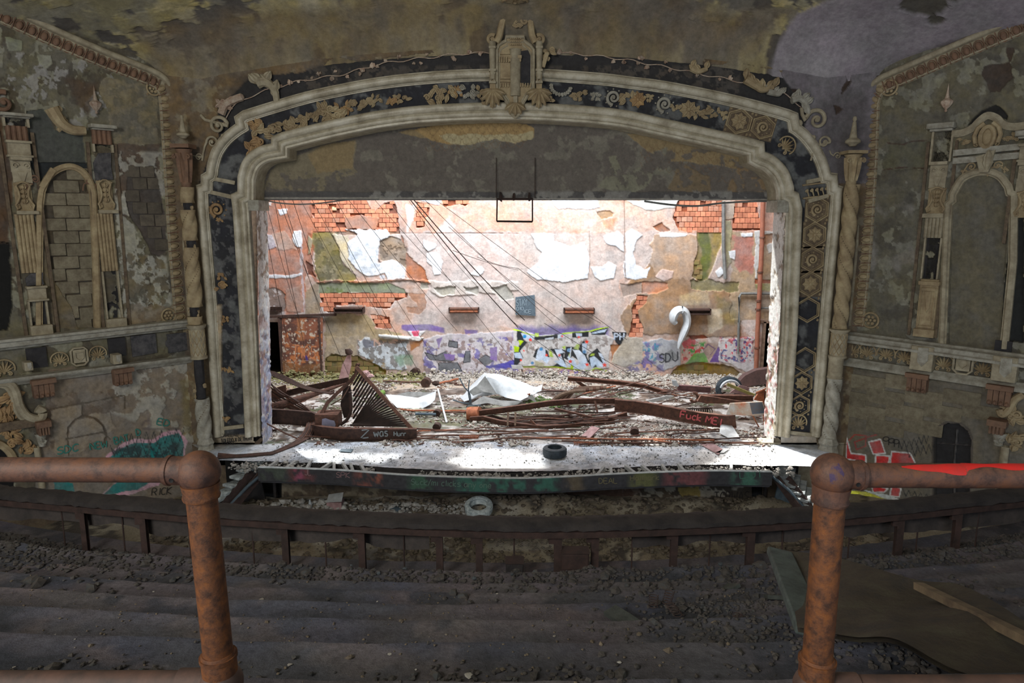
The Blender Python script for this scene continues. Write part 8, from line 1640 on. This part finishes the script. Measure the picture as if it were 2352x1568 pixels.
for a, b, c, d in ((1743, 738, 1749, 868), (1743, 735, 1790, 741)): f = BACK.frame(a, d, 0); mb.box(f, 0, BACK.hit(c, d)[0]-f.o[0], 0, BACK.hit(a, b)[2]-f.o[2], 0, .12)
obj('door_surround', mb, 'wood', 'grey timber frame round the right hand stage doorway', 'door frame')
# hanging white duct
c = curve([(1552, 742), (1546, 735), (1548, 722), (1556, 713), (1568, 712), (1576, 722), (1578, 742), (1570, 765), (1562, 785), (1558, 800)], 5); w = np.interp(np.arange(len(c))/len(c), [0, .2, .5, .75, 1], [.20, .32, .30, .27, .06])
mb = MB(); mb.tube([V_(x, y, 25.9) for x, y in c], w, 10, flatk=.5); obj('hanging_duct', mb, 'tarp', 'white crumpled duct hanging like a hook from the wall bracket', 'duct')
# hoop frame and cables hung from the lintel
t = thing('hanging_hoop', 'thin dark rectangular frame hanging under the middle of the lintel', 'frame', V_(1183, 507, YP+.7)); mb = MB(); q = [V_(x, y, YP+.62) for x, y in ((1142, 455), (1141, 508), (1223, 509), (1223, 455))]
mb.tube([q[0], q[1]], .022, 6); mb.tube([q[1], q[2]], .03, 6); mb.tube([q[2], q[3]], .022, 6); mb.tube([q[0]+(0, 0, -.02), q[3]+(0, 0, -.02)], .03, 6); part('frame', mb, M['wire'], t)
for x in (1140, 1229): mb = MB(); mb.tube([V_(x, 362, YP+.66), V_(x, 455, YP+.62)], .011, 5); part('hanger', mb, M['wire'], t)
for x in (1150, 1180, 1216): mb = MB(); mb.rock(V_(x, 452, YP+.62), .07, rs, (.7, .7, 1.8)); part('clamp', mb, M['wire'], t)
for c, r, lab in (([(598, 457), (640, 466), (690, 469), (740, 466), (800, 459), (870, 458)], .02, 'slack dark cable under the left end of the lintel'), ([(1480, 462), (1540, 470), (1600, 473), (1660, 466), (1740, 462), (1790, 463)], .03, 'slack pale conduit sagging under the right end of the lintel')):
    mb = MB(); mb.tube([V_(x, y, YP+.72) for x, y in curve(c, 5)], r, 6); obj('lintel_cable', mb, 'wire' if x < 900 else 'tarpd', lab, 'cable')
cl_ = lambda x0, k: 'thin cable, '+ORDB[k-1]+' from the left among those slanting across the stage'
k = 0
for x0, y0, x1, y1_ in sorted([(942, 458, 1190, 752), (950, 458, 1205, 735), (975, 458, 1270, 740), (1000, 458, 1440, 780), (1030, 520, 1300, 745), (940, 462, 1100, 662), (640, 458, 800, 860), (650, 458, 745, 740), (672, 458, 760, 720), (690, 458, 860, 770), (716, 458, 900, 770), (745, 458, 960, 850), (770, 458, 1010, 840), (800, 458, 1050, 760),
                       (612, 470, 690, 740), (630, 460, 700, 800), (605, 500, 660, 780), (860, 458, 1100, 700), (1096, 590, 1190, 616), (1180, 740, 1400, 885), (1250, 742, 1520, 900), (1190, 616, 1380, 742), (1040, 575, 1190, 620), (900, 470, 1180, 830)]):
    a = V_(x0, y0, YP+1.4+rs.uniform(0, 3.0)); b = V_(x1, y1_, 24+rs.uniform(0, 1.8)); n = 10; s_ = rs.uniform(.02, .18); mb = MB(); mb.tube([a+(b-a)*q-np.array([0, 0, s_*math.sin(math.pi*q)]) for q in np.linspace(0, 1, n)], .018 if x0 in (942, 950) else .008, 4); k += 1
    obj('stage_cable', mb, 'wire', cl_(x0, k), 'cable', 'cables slanting across the stage')
# --- broken stairs beside the stage, things on the ground -------------------
for s, pts_, lab in ((-1, [(590, 1066, 17.3), (575, 1078, 17.15), (560, 1094, 17.0), (545, 1112, 16.85), (530, 1130, 16.7), (512, 1146, 16.55)], 'broken stair descending left of the stage with tilted pale treads'), (1, [(1796, 1080, 17.0), (1808, 1090, 16.9), (1820, 1102, 16.75), (1834, 1118, 16.6), (1846, 1134, 16.45), (1860, 1150, 16.3)], 'broken stair descending right of the stage in bright light')):
    t = thing('broken_stair', lab, 'stair', (V_(*pts_[-1])[0], 16.8, 0)); Q = [V_(*p) for p in pts_]; tm = mat('dusty_tread_'+('left' if s < 0 else 'right'), A(140, 150, 152) if s < 0 else S(200, 206, 206), A(70, 76, 80), 6, bump=.6)
    for q in Q: mb = MB(); a = rs.uniform(-.35, .35); mb.beam(q+(-.14, -.3, .07*s*-1), q+(.14, .25, .05+a*.2), .34, .07, (0, 0, 1)); part('tread', mb, tm, t, bevel=.008)
    for d in (0, 1): mb = MB(); o = np.array([.28*(-s)*d, -.35+.0*d, -.22]); mb.beam(Q[0]+o+(0, 0, .15), Q[-1]+o, .06, .2); part('stringer', mb, M['dsteel'], t)
    mb = MB(); mb.tube([Q[-1]+(-.1*s, -.4, -.25), Q[2]+(-.25*s, -.45, -.1), Q[0]+(-.5*s, -.5, .08), Q[0]+(-1.2*s, -.5, .06)], .04, 7); part('edge_rail', mb, M['slate'] , t)
    mb = MB(); mb.prism([Q[0]+(s*.1, .2, .1), Q[-1]+(s*.2, .2, 0), Q[-1]+(s*.2, .2, -.6), Q[0]+(s*-.1, .2, -1.2)], (0, .05, 0)); part('back_board', mb, M['dbeam'] if s < 0 else M['slate'], t, smooth=None)
for px, s in ((606, -1), (1755, 1)):
    mb = MB(); a = VP(17.85).hit(px+(24 if s < 0 else 4), 1102); b = VP(17.85).hit(px+(22 if s < 0 else 4), 1160); mb.beam(a, (a[0], a[1], -.1), .07, .07, (0, 1, 0)); part('wall_stud_left' if s < 0 else 'wall_stud_right', mb, M['dbeam'], None, kind='structure')
g_ = GND.hit(768, 1176); t = thing('cardboard_box', 'open pale cardboard box on the ground below the stage at left', 'box', (g_[0], g_[1], 0)); w = 17*GND.m(768, 1170); mb = MB(); mb.box(WF, g_[0]-w, g_[0]+w, g_[1], g_[1]+.3, .0, .26); part('carton', mb, M['pink'], t, bevel=.005); mb = MB(); mb.prism([(g_[0]-w, g_[1]+.0, .27), (g_[0]+w, g_[1]+.05, .27), (g_[0]+w*.9, g_[1]+.33, .40), (g_[0]-w*1.05, g_[1]+.28, .36)], (0, 0, .012)); part('flap', mb, M['pale'], t, smooth=None)
g_ = GND.hit(713, 1172); mb = MB(); mb.lathe([(0, 0), (.05, 0), (.05, .18), (.02, .25), (.02, .3), (0, .3)], Frame((g_[0], g_[1], 0), (1, 0, 0), (0, 0, 1), (0, -1, 0)), 10); obj('glass_bottle', mb, 'tarp', 'small pale bottle on the lit strip left of the cardboard box', 'bottle')
g_ = GND.hit(908, 1174); mb = MB(); mb.ell(Frame((g_[0], g_[1], .06), (1, 0, 0), (0, 0, 1), (0, -1, 0)), .2, .06, .14, 6, 12); obj('dark_stone', mb, 'slate', 'flat dark stone on the lit strip right of the cardboard box', 'stone')
